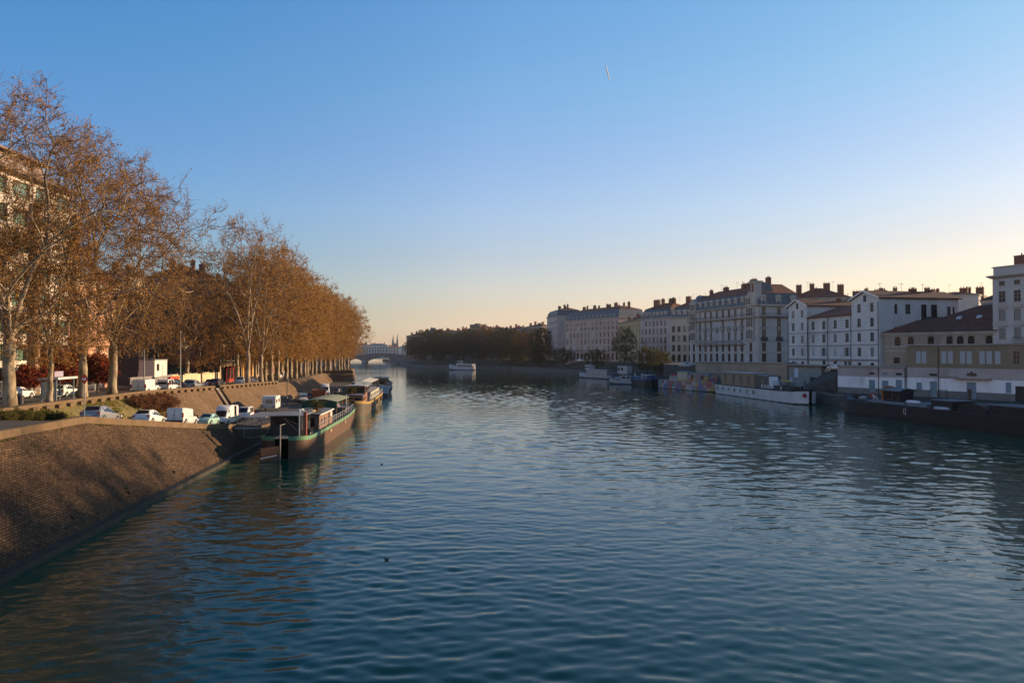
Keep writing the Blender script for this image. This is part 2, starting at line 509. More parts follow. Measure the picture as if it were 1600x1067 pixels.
M_quay = brick_uv_mat("quay_stone", (0.135, 0.082, 0.043), (0.062, 0.037, 0.02), (0.028, 0.018, 0.010), 0.34, 0.17, (0.04, 0.025, 0.014), msize=0.022, bump=0.09)
M_slope = brick_uv_mat("slope_stone", (0.19, 0.125, 0.07), (0.13, 0.083, 0.047), (0.06, 0.04, 0.022), 0.7, 0.4, (0.10, 0.064, 0.034), msize=0.02, bump=0.04)
M_coping = mat("coping_stone", (0.14, 0.092, 0.05), 0.9, 0.25, 1.3, bump=0.02, dirt=(0.17, 0.12, 0.07))
M_asphalt = mat("old_asphalt", (0.075, 0.068, 0.06), 0.9, 0.3, 0.6, bump=0.01, dirt=(0.11, 0.09, 0.07))
M_gravel = mat("packed_gravel", (0.15, 0.115, 0.08), 0.95, 0.3, 0.8, bump=0.02)
M_concrete = mat("concrete", (0.32, 0.30, 0.27), 0.9, 0.2, 0.8, dirt=(0.2, 0.18, 0.16))

YS = [10, 20, 28, 33, 38, 44, 51, 55, 60, 65, 70, 75, 80, 84, 88, 94, 100, 107, 115, 125, 140, 155, 170, 190, 205, 220, 232]
rows = []; foot = []
for Y in YS:
    W, zo = interp(T_W, Y), interp(T_ZO, Y)
    pts = [(W + 0.05, Y, 0.30)]
    foot.append([(W + 1.2, Y, -1.5), (W + 0.55, Y, 0.30 + .03 * math.sin(Y * 1.9)), (W + 0.02, Y, 0.37)])
    for k in range(1, 7):
        z = lerp(0.36, zo, k / 6)
        pts.append((W - 0.86 * (z - 0.3), Y, z))
    rows.append(pts)
qw = grid_strip("quay_wall", rows, M_quay)
fo = grid_strip("foot_ledge", foot, mat("mossy_stone_ledge", (.032, .028, .018), .7, .4, 1.2, bump=.05, bscale=3, dirt=(.018, .02, .01)))
fo.parent = qw
tag(qw, "long sloping stone block river wall on the left bank", "wall")
def xo(Y):
    return interp(T_W, Y) - 0.86 * (interp(T_ZO, Y) - 0.3)
rows = []
for Y in [y for y in YS if y <= 94]:
    x, z = xo(Y), interp(T_ZO, Y)
    h = 0.36 if Y < 84 else 0.16
    rows.append([(x + 0.12, Y, z - 0.28), (x + 0.12, Y, z + h), (x - 0.42, Y, z + h), (x - 0.42, Y, z - 0.3)])
cp = grid_strip("coping", rows, M_coping)
cp.parent = qw
# quay surface / ramp
rows = []
for Y in YS:
    x0, z0, x1, z1 = xo(Y) - 0.2, interp(T_ZO, Y), interp(T_XI, Y), interp(T_ZI, Y)
    rows.append([(lerp(x0, x1, t), Y, lerp(z0, z1, t) + 0.005) for t in (0, 0.25, 0.5, 0.75, 1.0)] + [(x1 - 2, Y, z1)])
grid_strip("lower_quay_road", rows, M_asphalt, kind="structure")
# embankment slope between ramp and upper road
def slope_rows(y0, y1):
    rows = []
    ys = sorted(set([y0, y1] + [y for y in YS if y0 < y < y1]))
    for Y in ys:
        x0, z0, x1, z1 = interp(T_XI, Y), interp(T_ZI, Y), interp(T_XP, Y) + 0.45, interp(T_ZP, Y) - 0.55
        rows.append([(lerp(x0, x1, t), Y, lerp(z0 - 0.1, z1, t)) for t in (0, 0.2, 0.4, 0.6, 0.8, 1.0)])
    return rows
M_grass_slope = mat("grassy_earth", (0.15, 0.125, 0.04), 0.95, 0.45, 0.9, bump=0.06, bscale=4, dirt=(0.21, 0.15, 0.09))
o = grid_strip("grass_bank", slope_rows(10, 86), M_grass_slope, kind="structure")
o2 = grid_strip("embankment_wall", slope_rows(86, 232), M_slope)
tag(o2, "sloping stone paved embankment wall behind the parked caravan", "wall")
# parapet of the upper road
def parapet(y0, y1, name, label, notch=True):
    ys = sorted(set([y0, y1] + [y for y in YS if y0 < y < y1]))
    rows = []
    for Y in ys:
        x, z = interp(T_XP, Y), interp(T_ZP, Y)
        rows.append([(x + 0.4, Y, z - 0.75), (x + 0.4, Y, z - 0.22), (x + 0.52, Y, z - 0.22), (x + 0.52, Y, z), (x - 0.12, Y, z), (x - 0.12, Y, z - 0.8)])
    o = grid_strip(name, rows, M_coping)
    tag(o, label, "parapet wall")
    mb = MB()
    Y = y0 + 1
    while Y < y1 - 1:
        x, z = interp(T_XP, Y), interp(T_ZP, Y)
        mb.box(x + 0.38, x + 0.75, Y, Y + 0.7, z - 0.62, z - 0.28)
        Y += 2.2
    mb.build("corbel_stones", M_coping, o)
    return o
parapet(10, 108, "parapet_wall", "low stone parapet above the grassy bank, in front of the bus shelter")
parapet(110, 142, "parapet_wall", "low stone parapet above the paved slope, in front of the parked cars")
# steps in the embankment (between the two parapets)
st = thing("stone_steps", "narrow stone staircase cut into the embankment between two parapets", "steps", (0, 0, 0))
mb = MB()
for k in range(16):
    t = k / 15
    Y = 109.0 - 6.5 * (1 - t) * 0 
    x0, z0, x1, z1 = interp(T_XI, 109), interp(T_ZI, 109), interp(T_XP, 109) + 0.3, interp(T_ZP, 109) - 0.6
    x, z = lerp(x0, x1, t), lerp(z0, z1, t)
    mb.box(x - 0.32, x + 0.1, 104.4 + 4.2 * t, 106.0 + 4.2 * t, z - 0.5, z + 0.16)
mb.build("treads", M_stonegrey, st)
mb = MB()
for s in (104.1, 106.05):
    mb.loft([[(x0 + 0.3, s, z0 - 0.3), (x0 + 0.3, s + 0.3, z0 - 0.3), (x0 + 0.3, s + 0.3, z0 + 0.4), (x0 + 0.3, s, z0 + 0.4)],
             [(x1, s + 4.2, z1 - 0.3), (x1, s + 4.5, z1 - 0.3), (x1, s + 4.5, z1 + 0.4), (x1, s + 4.2, z1 + 0.4)]])
mb.build("stringer_wall", M_slope, st)
# upper road level
rows = []
for Y in [10, 30, 55, 70, 84, 107, 125, 140, 155, 170, 190, 205, 232, 262, 300, 450, 800]:
    x, z = interp(T_XP, Y), road_z(Y)
    rows.append([(x + 0.2, Y, z - 0.15), (x - 0.1, Y, z), (x - 5.2, Y, z), (x - 5.2, Y, z - 0.14)])
grid_strip("riverside_pavement", rows, M_gravel, kind="structure")
rows2 = []
for r_ in rows:
    (x, Y, z) = r_[2]
    rows2.append([(x + 0.05, Y, z - 0.13), (x - 9.5, Y, z - 0.13), (x - 9.5, Y, z)])
grid_strip("upper_road", rows2, M_asphalt, kind="structure")
rows3 = []
for r_ in rows:
    (x, Y, z) = r_[2]
    rows3.append([(x - 9.45, Y, z - 0.01), (x - 14, Y, z - 0.01), (x - 60, Y, z), (x - 900, Y, z)])
grid_strip("town_ground", rows3, mat("town_paving", (0.13, 0.115, 0.10), 0.95, 0.25, 0.3), kind="structure")
# far river wall and the spur that juts out at the end of the lower quay
rows = []
for Y in [226, 232, 240, 250, 262, 272, 300, 450, 800]:
    W = interp(T_W, Y); z = interp(T_ZP, Y)
    t = min(1, max(0, (Y - 226) / 10))
    rows.append([(W + 0.6, Y, -1.5), (W - 0.3, Y, lerp(1.5, z - 0.5, t)), (interp(T_XP, Y) - 0.2, Y, lerp(1.56, z - 0.5, t))])
ow = grid_strip("quay_wall", rows, M_slope)
tag(ow, "high stone river wall at the bend beyond the moored barges", "wall")
mb = MB()
mb.prism([(-64.5, 226.5), (-53.2, 228), (-56.5, 240), (-60.2, 258), (-64, 272.5), (-64.7, 272.2), (-60.9, 257.5), (-57.2, 240), (-54.1, 228.8), (-64.5, 227.3)], 'z', 4.3, 5.25)
o = mb.build("parapet_wall", M_coping); tag(o, "pale stone parapet on the spur where the river bends", "parapet wall")

# right bank tables: quay edge, inner edge of lower quay, upper terrace edge
T_R = [(-60, 96), (60, 84), (90, 77), (120, 72.5), (143, 69.3), (192, 61.8), (217, 54), (244, 50), (290, 46.5), (313, 43.5), (348, 37), (391, 23), (420, 11.5), (451, 0), (469, -35), (510, -67), (560, -84), (640, -103), (733, -121), (800, -130), (1000, -190)]
QZ = 2.3
RY = [-60, 60, 90, 120, 143, 165, 192, 217, 244, 270, 290, 313, 330, 348, 370, 391, 420, 451, 469, 510, 560, 640, 733, 800, 1000]
def inland(Y, d):
    e = 2.0
    a = Vector((interp(T_R, Y - e), Y - e)); b = Vector((interp(T_R, Y + e), Y + e))
    t = (b - a).normalized(); n = Vector((t.y, -t.x))
    p = Vector((interp(T_R, Y), Y)) + n * d
    return p
rows = []; rows2 = []; rows3 = []
for Y in RY:
    x = interp(T_R, Y); e = inland(Y, 1.0); q = inland(Y, 9.0 if Y > 215 else 6.0); u = inland(Y, 13.5 if Y > 215 else 8.0)
    rows.append([(x, Y, -1.5), (x, Y, QZ), (e.x, e.y, QZ + 0.003)])
    f = inland(Y, 40)
    if Y > 215:
        rows2.append([(e.x, e.y, QZ), (q.x, q.y, QZ + 0.1), (u.x, u.y, 6.6), (f.x, f.y, 7.0), (f.x + 600, f.y + 150, 7.2)])
    else:
        f = inland(Y, 24)
        rows2.append([(e.x, e.y, QZ), (q.x, q.y, QZ), (u.x, u.y, QZ + 0.1), (f.x, f.y, QZ + 0.2), (f.x + 600, f.y + 150, QZ + 0.3)])
o = grid_strip("quay_wall", rows, mat("dark_quay_stone", (0.10, 0.095, 0.085), .9, .3, .6)); tag(o, "low vertical grey stone quay wall along the right bank", "wall")
grid_strip("right_bank_quay", rows2, mat("quay_paving", (0.05, 0.05, 0.036), 0.95, 0.3, 0.5), kind="structure")
# upper terrace behind the sheds (street level in front of the facades)
mb = MB()
mb.prism([(58, 208), (74, 178.5), (77.5, 168), (76.5, 153.5), (97, 113), (110, 60), (500, 60), (500, 330), (80, 330), (64, 300), (56, 250)], 'z', -2, 7.0)
o = mb.build("upper_terrace", M_asphalt); o["kind"] = "structure"
# ramp rising between the two sheds
mb = MB()
mb.loft([[(66.5, 158, QZ), (70, 167, QZ), (70, 167, -1), (66.5, 158, -1)], [(76.5, 153.6, 6.9), (78, 168.2, 6.9), (78, 168.2, -1), (76.5, 153.6, -1)]])
o = fix_normals(mb.build("ramp_road", M_asphalt)); o["kind"] = "structure"
# ------------------------------------------------------------------ trees
def kmeans(P, k, rng):
    c = P[rng.choice(len(P), k, replace=False)]
    for _ in range(6):
        d = ((P[:, None, :] - c[None]) ** 2).sum(2)
        a = d.argmin(1)
        for i in range(k):
            if (a == i).any():
                c[i] = P[a == i].mean(0)
    return a
def grow_tree(seed, H, Rc, trunk_h, r0, nt, base_frac=0.3, lean=(0, 0), low=0.12, peak=0.45, shell=0.45):
    rng = np.random.default_rng(seed)
    zb = H * base_frac
    T = []
    # lobed dome: radius varies with the azimuth so that the outline is uneven
    ph = rng.uniform(0, 6.28, 4)
    while len(T) < nt:
        t = rng.uniform(0, 1) ** 0.85
        prof = math.sqrt(max(0, 1 - ((t - peak) / (1 - peak)) ** 2)) if t > peak else 0.55 + 0.45 * t / peak
        if rng.uniform() > prof + 0.1:
            continue
        a = rng.uniform(0, 6.283)
        lob = 1 + 0.13 * math.sin(2 * a + ph[0]) + 0.10 * math.sin(3 * a + ph[1] + 3 * t) + 0.08 * math.sin(7 * t + ph[2] + a)
        r = Rc * prof * lob * rng.uniform() ** shell
        T.append((r * math.cos(a) + lean[0] * t * H * 0.5, r * math.sin(a) + lean[1] * t * H * 0.5, zb + t * (H - zb) * (1 + 0.06 * math.sin(3 * a + ph[3]))))
    T = np.array(T)
    segs = []      # (p0, c, p1, r0, r1)
    terms = []
    N = len(T)
    def rad(n):
        return max(0.022, r0 * 0.82 * (n / N) ** 0.47)
    def rec(p, d, P, lvl):
        n = len(P)
        if n <= 2:
            for q in P:
                segs.append((p, p + (q - p) * 0.5 + np.array([0, 0, 0.12 * np.linalg.norm(q - p)]) + rng.normal(0, 0.15, 3), q, rad(n), 0.012))
                terms.append((q, (q - p) / (np.linalg.norm(q - p) + 1e-6)))
            return
        k = min(n, 5 if lvl == 0 else (3 if rng.uniform() < 0.6 else 2))
        a = kmeans(P, k, rng)
        for i in range(k):
            Q = P[a == i]
            if not len(Q):
                continue
            c = Q.mean(0)
            f = 0.55 if lvl else 0.5
            if len(Q) <= 2:
                f = 0.8
            q = p + (c - p) * f + rng.normal(0, 0.03, 3) * np.linalg.norm(c - p)
            if lvl <= 1:
                q[2] += 0.02 * H
            ctrl = p + d * np.linalg.norm(q - p) * 0.45
            ctrl = ctrl * 0.6 + (p + q) / 2 * 0.4 + rng.normal(0, 0.05, 3) * np.linalg.norm(q - p)
            segs.append((p, ctrl, q, rad(len(Q)) * (1.12), rad(len(Q))))
            dn = q - ctrl; dn = dn / (np.linalg.norm(dn) + 1e-6)
            rec(q, dn, Q, lvl + 1)
    top = np.array([lean[0] * trunk_h, lean[1] * trunk_h, trunk_h])
    rec(top, np.array([lean[0] * 0.5, lean[1] * 0.5, 1.0]), T, 0)
    return rng, segs, terms, top
def tree_meshes(name, seed, H, Rc, trunk_h, r0, nt, M_bark, M_twig, M_leaf, twigs=5, leaves=20, lsize=0.18, tlen=1.3, **kw):
    rng, segs, terms, top = grow_tree(seed, H, Rc, trunk_h, r0, nt, **kw)
    mb = MB()
    # trunk, flared at the foot, slightly knotted
    zs = np.linspace(0, 1, 7)
    pts = [(top[0] * z ** 1.3 + rng.normal(0, 0.05), top[1] * z ** 1.3 + rng.normal(0, 0.05), trunk_h * z) for z in zs]
    rr = [r0 * (1.45 if i == 0 else (1.05 if i == 1 else 1.0 - 0.16 * z) * rng.uniform(0.95, 1.07)) for i, z in enumerate(zs)]
    pts[-1] = tuple(top); pts[0] = (0, 0, -0.4)
    mb.tube(pts, rr, 9)
    # knuckle collar where the limbs fork
    mb.lathe([(r0 * 0.8, trunk_h - 0.7), (r0 * .98, trunk_h - 0.15), (r0 * .9, trunk_h + 0.25), (r0 * 0.45, trunk_h + 0.65)], 9, (top[0] * .97, top[1] * .97, 0))
    thin = []
    for p0, c, p1, ra, rb in segs:
        if ra > 0.045:
            n = 6 if ra > 0.15 else 4
            q = []
            K = 4 if ra > 0.1 else 3
            for i in range(K + 1):
                t = i / K
                q.append(p0 * (1 - t) ** 2 + c * 2 * t * (1 - t) + p1 * t * t)
            mb.tube(q, [lerp(ra, rb, i / K) for i in range(K + 1)], n, cap=False)
        else:
            thin.append((p0, c, p1, ra, rb))
    trunk = mb.mesh(name + "_trunk", M_bark, smooth=True)
    # crown: thin boughs, twigs (three sided) and leaf sized faces
    A = []; B = []; RA = []; RB = []
    for p0, c, p1, ra, rb in thin:
        m = p0 * 0.25 + c * 0.5 + p1 * 0.25
        A += [p0, m]; B += [m, p1]; RA += [ra, (ra + rb) / 2]; RB += [(ra + rb) / 2, rb]
    tq = np.array([t[0] for t in terms]); td = np.array([t[1] for t in terms])
    n = len(tq)
    tp = np.repeat(tq, twigs, 0); dd = np.repeat(td, twigs, 0)
    dd = dd * 0.5 + rng.normal(0, 0.55, dd.shape); dd[:, 2] += 0.18
    dd /= np.linalg.norm(dd, axis=1)[:, None]
    back = rng.uniform(0, 1.0, (len(tp), 1)) * np.repeat(td, twigs, 0) * -1.2
    s = tp + back; ln = rng.uniform(0.5, 1.0, (len(tp), 1)) * tlen
    e = s + dd * ln
    A = np.concatenate([np.array(A).reshape(-1, 3), s]); B = np.concatenate([np.array(B).reshape(-1, 3), e])
    RA = np.concatenate([np.array(RA), np.full(len(s), 0.018)]); RB = np.concatenate([np.array(RB), np.full(len(s), 0.007)])
    D = B - A; D /= (np.linalg.norm(D, axis=1)[:, None] + 1e-9)
    U = np.cross(D, np.array([0.31, 0.2, 0.93])); U /= (np.linalg.norm(U, axis=1)[:, None] + 1e-9)
    V = np.cross(D, U)
    vs = []
    for k in range(3):
        a = 2.094 * k
        off = U * math.cos(a) + V * math.sin(a)
        vs.append(A + off * RA[:, None]); vs.append(B + off * RB[:, None])
    tv = np.stack(vs, 1)           # n,6,3
    nt_ = len(tv)
    idx = np.arange(nt_)[:, None] * 6
    quads = np.concatenate([idx + np.array([[0, 2, 3, 1]]), idx + np.array([[2, 4, 5, 3]]), idx + np.array([[4, 0, 1, 5]])])
    # leaves along the twigs
    per = max(1, int(round(leaves / twigs)))
    ls = np.repeat(s, per, 0); le = np.repeat(e, per, 0)
    t = rng.uniform(0.1, 1.05, (len(ls), 1))
    c = ls + (le - ls) * t + rng.normal(0, 0.11, ls.shape)
    nl = len(c)
    a1 = rng.normal(0, 1, (nl, 3)); a1 /= np.linalg.norm(a1, axis=1)[:, None]
    a2 = np.cross(a1, rng.normal(0, 1, (nl, 3))); a2 /= np.linalg.norm(a2, axis=1)[:, None]
    sz = rng.uniform(0.5, 1.15, (nl, 1)) * lsize
    l0 = c - a1 * sz * 0.6; l1 = c + a2 * sz * 0.42; l2 = c + a1 * sz * 0.6; l3 = c - a2 * sz * 0.42
    lv = np.stack([l0, l1, l2, l3], 1).reshape(-1, 3)
    lf = np.arange(nl)[:, None] * 4 + np.array([[0, 1, 2, 3]]) + nt_ * 6
    allv = np.concatenate([tv.reshape(-1, 3), lv]); allf = np.concatenate([quads, lf])
    me = bpy.data.meshes.new(name + "_crown")
    me.vertices.add(len(allv)); me.vertices.foreach_set('co', allv.astype(np.float32).ravel())
    me.loops.add(allf.size); me.loops.foreach_set('vertex_index', allf.astype(np.int32).ravel())
    me.polygons.add(len(allf)); me.polygons.foreach_set('loop_start', (np.arange(len(allf)) * 4).astype(np.int32))
    me.materials.append(M_twig); me.materials.append(M_leaf)
    mi = np.zeros(len(allf), dtype=np.int32); mi[len(quads):] = 1
    me.polygons.foreach_set('material_index', mi)
    me.update(calc_edges=True); me.validate()
    return trunk, me
def plant_tree(name, label, cat, meshes, loc, rz, scale=(1, 1, 1), group=None):
    r = thing(name, label, cat, loc, rz, group)
    r.scale = scale
    put("trunk", meshes[0], r); put("crown", meshes[1], r)
    return r

M_bark = bark_mat("plane_bark", (0.34, 0.27, 0.18), (0.16, 0.12, 0.075))
M_barkdark = bark_mat("dark_bark", (0.09, 0.07, 0.05), (0.05, 0.04, 0.03))
M_twig = mat("brown_twigs", (0.13, 0.075, 0.042), 0.9, 0.2, 1)
M_leaf_or = leaf_mat("russet_leaves", (0.19, 0.095, 0.03), (0.38, 0.20, 0.052), (0.50, 0.29, 0.085), .45)
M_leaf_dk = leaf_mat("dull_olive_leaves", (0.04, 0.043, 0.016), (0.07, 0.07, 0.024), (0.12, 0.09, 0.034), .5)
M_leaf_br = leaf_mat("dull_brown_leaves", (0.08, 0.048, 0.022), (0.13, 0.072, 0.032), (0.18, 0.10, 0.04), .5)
M_leaf_gr = leaf_mat("spring_leaves", (0.045, 0.05, 0.016), (0.075, 0.078, 0.024), (0.12, 0.105, 0.035), .5)
M_leaf_red = leaf_mat("deep_red_leaves", (0.12, 0.022, 0.014), (0.19, 0.035, 0.02), (0.26, 0.065, 0.03))

NEAR = [tree_meshes("plane_a", 3, 29.5, 14.2, 6.0, 0.54, 900, M_bark, M_twig, M_leaf_or, 8, 24, 0.165, 1.7, base_frac=0.16, shell=0.5, peak=.42),
        tree_meshes("plane_b", 8, 28.5, 13.6, 6.6, 0.48, 860, M_bark, M_twig, M_leaf_or, 8, 24, 0.165, 1.7, base_frac=0.17, shell=0.5, peak=.42)]
ROW = [tree_meshes("plane_c", 21, 28, 9.8, 6.0, 0.46, 520, M_bark, M_twig, M_leaf_or, 6, 29, 0.25, 1.6, base_frac=0.16, shell=0.42),
       tree_meshes("plane_d", 22, 27, 9.5, 6.5, 0.43, 500, M_bark, M_twig, M_leaf_or, 6, 29, 0.25, 1.6, base_frac=0.18, shell=0.42),
       tree_meshes("plane_e", 25, 29, 10.0, 5.8, 0.47, 540, M_bark, M_twig, M_leaf_or, 6, 29, 0.25, 1.6, base_frac=0.15, shell=0.42)]
THIN = tree_meshes("plane_f", 31, 30, 10.5, 5.5, 0.46, 560, M_bark, M_twig, M_leaf_or, 6, 20, 0.22, 1.7, base_frac=0.18, shell=0.5)
GP = "plane trees lining the upper road"
def tree_at(x, Y):
    return (x, Y, road_z(Y) - 0.02)
plant_tree("plane_tree", "huge pale plane tree cut by the left edge, beside the white saloon", "tree", NEAR[0], tree_at(-46.0, 62.5), 0.4, (.98, .98, .99), GP)
plant_tree("plane_tree", "slim plane tree leaning over the left end of the bus shelter", "tree", ROW[1], tree_at(-46.3, 68.5), 2.2, (0.62, 0.62, 0.72), GP)
plant_tree("plane_tree", "tall plane tree rising behind the red no entry sign", "tree", NEAR[1], tree_at(-48.4, 77.0), 1.9, (1, 1, 1.03), GP)
plant_tree("plane_tree", "spreading plane tree beside the back of the upper white van", "tree", NEAR[0], tree_at(-48.2, 82.5), 3.6, (0.93, 0.93, 0.97), GP)
rt = random.Random(5)
Y = 130.0; i = 0
LAB_ROW = "tall russet plane tree in the dense riverside row beyond the parked cars"
while Y < 285:
    x = interp(T_XP, Y) - 1.6 - rt.uniform(0, 0.5) + max(0, Y - 225) * .11
    lab = LAB_ROW
    if i == 0:
        lab = "first pale trunked plane tree of the dense row, nearest the parked cars"
    s = rt.uniform(0.93, 1.06) * (.96 if i < 2 else 1)
    plant_tree("plane_tree", lab, "tree", THIN if i < 2 else ROW[i % 3], tree_at(x, Y), rt.uniform(0, 6.28), (s, s, s * rt.uniform(0.92, 1.08)), GP)
    if Y > 136:
        s = rt.uniform(0.85, 1.0)
        plant_tree("plane_tree", LAB_ROW, "tree", ROW[(i + 1) % 3], tree_at(x - 6.5, Y + 4), rt.uniform(0, 6.28), (s, s, s), GP)
    Y += 8.0 + rt.uniform(-0.6, 0.6); i += 1
plant_tree('plane_tree', 'shorter golden plane tree in front of the blank red brown end wall', 'tree', ROW[2], (-61.8, 130, road_z(130) - .13), 1.1, (.86, .86, .74), GP)
# red leaved shrubs behind the bus shelter
SHR = tree_meshes("red_shrub", 41, 6.0, 2.9, 1.2, 0.12, 220, M_barkdark, M_twig, M_leaf_red, 6, 60, 0.26, 0.8, base_frac=0.2)
plant_tree("red_shrub", "deep red leaved shrub just left of the bus shelter roof", "shrub", SHR, (-61.5, 92, road_z(90)), 0.3, (1.0, 1.0, 1.05))
plant_tree("red_shrub", "smaller deep red shrub between two plane trunks right of the shelter", "shrub", SHR, (-58.5, 96.5, road_z(95)), 1.7, (0.95, 0.95, 0.85))
plant_tree("red_shrub", "low red shrub close to the pale office block", "shrub", SHR, (-61.0, 85, road_z(85)), 2.7, (0.8, 0.8, 0.6))

# right bank
GR = [tree_meshes("spring_a", 51, 17, 6.5, 3.5, 0.3, 330, M_barkdark, M_twig, M_leaf_gr, 5, 25, 0.30, 1.3, base_frac=0.2),
      tree_meshes("spring_b", 52, 11, 6.5, 1.8, 0.25, 300, M_barkdark, M_twig, M_leaf_gr, 5, 30, 0.30, 1.2, base_frac=0.12)]
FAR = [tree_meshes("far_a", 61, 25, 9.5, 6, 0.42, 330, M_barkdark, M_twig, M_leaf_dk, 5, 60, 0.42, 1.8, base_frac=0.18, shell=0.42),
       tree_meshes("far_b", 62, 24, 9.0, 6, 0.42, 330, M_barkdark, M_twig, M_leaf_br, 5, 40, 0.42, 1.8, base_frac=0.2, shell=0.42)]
GS = "spring green trees on the right bank"
def rb(Y, d, z=QZ):
    p = inland(Y, d)
    return (p.x, p.y, z)
plant_tree("riverside_tree", "tall loose green tree rising in front of the long pink facade", "tree", GR[0], (47.8, 290, 3), 0.5, (1.0, 1.0, 1.12), GS)
plant_tree("riverside_tree", "round yellow green tree above the small white cabin boat", "tree", GR[1], (53.5, 270, 3), 1.5, (1.0, 1.0, 0.95), GS)
plant_tree("riverside_tree", "dark green tree touching the ornate white facade, right of the round one", "tree", GR[1], (57.0, 262, 3), 2.9, (0.8, 0.8, 0.8), GS)
plant_tree("riverside_tree", "low yellow green tree above the grey passenger boat", "tree", GR[1], (41.5, 335, 3), 4.0, (1.0, 1.0, 0.9), GS)
plant_tree("riverside_tree", "willow like green tree at the water left of the corner house", "tree", GR[1], (17, 418, 3), 0.2, (1.5, 1.5, 1.25), GS)
plant_tree("riverside_tree", "broad drooping green tree on the bank right of the white tour boat", "tree", GR[1], (4, 455, 3), 3.0, (1.6, 1.6, 1.3), GS)
plant_tree("riverside_tree", "dark bush like tree at the foot of the lit corner house", "tree", GR[1], (29, 392, 4), 5.0, (1.0, 1.0, 0.9), GS)
GF = "dark plane trees along the far right bank"
rt = random.Random(9)
fy = 412.0; i = 0
pts_far = []
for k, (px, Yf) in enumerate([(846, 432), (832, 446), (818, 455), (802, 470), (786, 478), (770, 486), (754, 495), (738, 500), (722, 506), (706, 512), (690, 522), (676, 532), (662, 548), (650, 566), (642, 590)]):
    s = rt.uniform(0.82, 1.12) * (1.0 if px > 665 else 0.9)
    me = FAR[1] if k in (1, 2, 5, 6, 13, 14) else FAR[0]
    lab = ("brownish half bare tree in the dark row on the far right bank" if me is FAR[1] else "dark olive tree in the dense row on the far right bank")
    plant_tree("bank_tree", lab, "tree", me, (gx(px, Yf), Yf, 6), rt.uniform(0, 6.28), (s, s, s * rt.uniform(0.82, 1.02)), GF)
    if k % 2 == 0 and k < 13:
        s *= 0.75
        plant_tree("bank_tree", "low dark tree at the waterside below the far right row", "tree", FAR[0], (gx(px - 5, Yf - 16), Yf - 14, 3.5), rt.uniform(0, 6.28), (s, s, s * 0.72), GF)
# ------------------------------------------------------------------ buildings
M_frame = mat('window_frame_paint', (0.26, 0.26, 0.26), .6, .1, 1)
_winc = {}
def win_meshes(w, h, style):
    k = (round(w, 2), round(h, 2), style)
    if k in _winc:
        return _winc[k]
    fr, arch = MB(), style.startswith('arch')
    t = 0.06
    zt = h - (w / 2 if arch else 0)
    d = 0.06
    fr.box(-w / 2, -w / 2 + t, -d, 0, 0, zt); fr.box(w / 2 - t, w / 2, -d, 0, 0, zt)
    fr.box(-w / 2 + t, w / 2 - t, -d, 0, 0, t); fr.box(-w / 2 + t, w / 2 - t, -d, 0, zt - t, zt)
    if 'plain' not in style:
        fr.box(-0.035, 0.035, -d - 0.004, 0.003, t, zt - t)
        nb = 1 if h < 2 else 2
        for i in range(nb):
            z = t + (zt - 2 * t) * (0.68 if nb == 1 else (0.36, 0.72)[i])
            fr.box(-w / 2 + t, -0.035, -d, 0, z - 0.025, z + 0.025); fr.box(0.035, w / 2 - t, -d, 0, z - 0.025, z + 0.025)
    gl = MB()
    if arch:
        pts = [(-w / 2 + t, t), (w / 2 - t, t), (w / 2 - t, zt)]
        pts += [((w / 2 - t) * math.cos(a), zt + (w / 2 - t) * math.sin(a)) for a in [math.pi * i / 8 for i in range(1, 8)]] + [(-w / 2 + t, zt)]
        gl.prism(pts, 'y', -0.02, 0.0)
    else:
        gl.box(-w / 2 + t, w / 2 - t, -0.025, -0.005, t, zt - t)
    gm = M_glass if 'dark' in style or 'curt' not in style else M_curtain
    if 'green' in style:
        gm = M_greenglass
    fm = M_frame if 'dframe' not in style else M_dark
    _winc[k] = (fr.mesh("window", fm), gl.mesh("pane", gm))
    return _winc[k]
def add_window(root, x, z, w, h, style, yrec=0.16, rz=0, place=None):
    fm, gm = win_meshes(w, h, style)
    loc = place if place else (x, yrec, z)
    f = put("window", fm, root, loc, rz)
    put("pane", gm, f)
    return f
_shc = {}
def shutters(win, w, h, m, closed=False):
    k = (round(w, 2), round(h, 2), m.name, closed)
    if k not in _shc:
        sw = w / 2
        mb = MB()
        mb.box(0, sw, -0.05, -0.01, 0, h)
        n = int(h / 0.16)
        for i in range(n):
            z = 0.08 + i * (h - 0.16) / n
            mb.box(0.06, sw - 0.06, -0.07, -0.05, z, z + 0.09)
        _shc[k] = mb.mesh("shutter", m)
    me = _shc[k]
    if closed:
        put("shutter", me, win, (-w / 2, -0.08, 0)); put("shutter", me, win, (0, -0.08, 0))
    else:
        put("shutter", me, win, (-w - 0.02, -0.20, 0)); put("shutter", me, win, (w / 2 + 0.02, -0.20, 0))

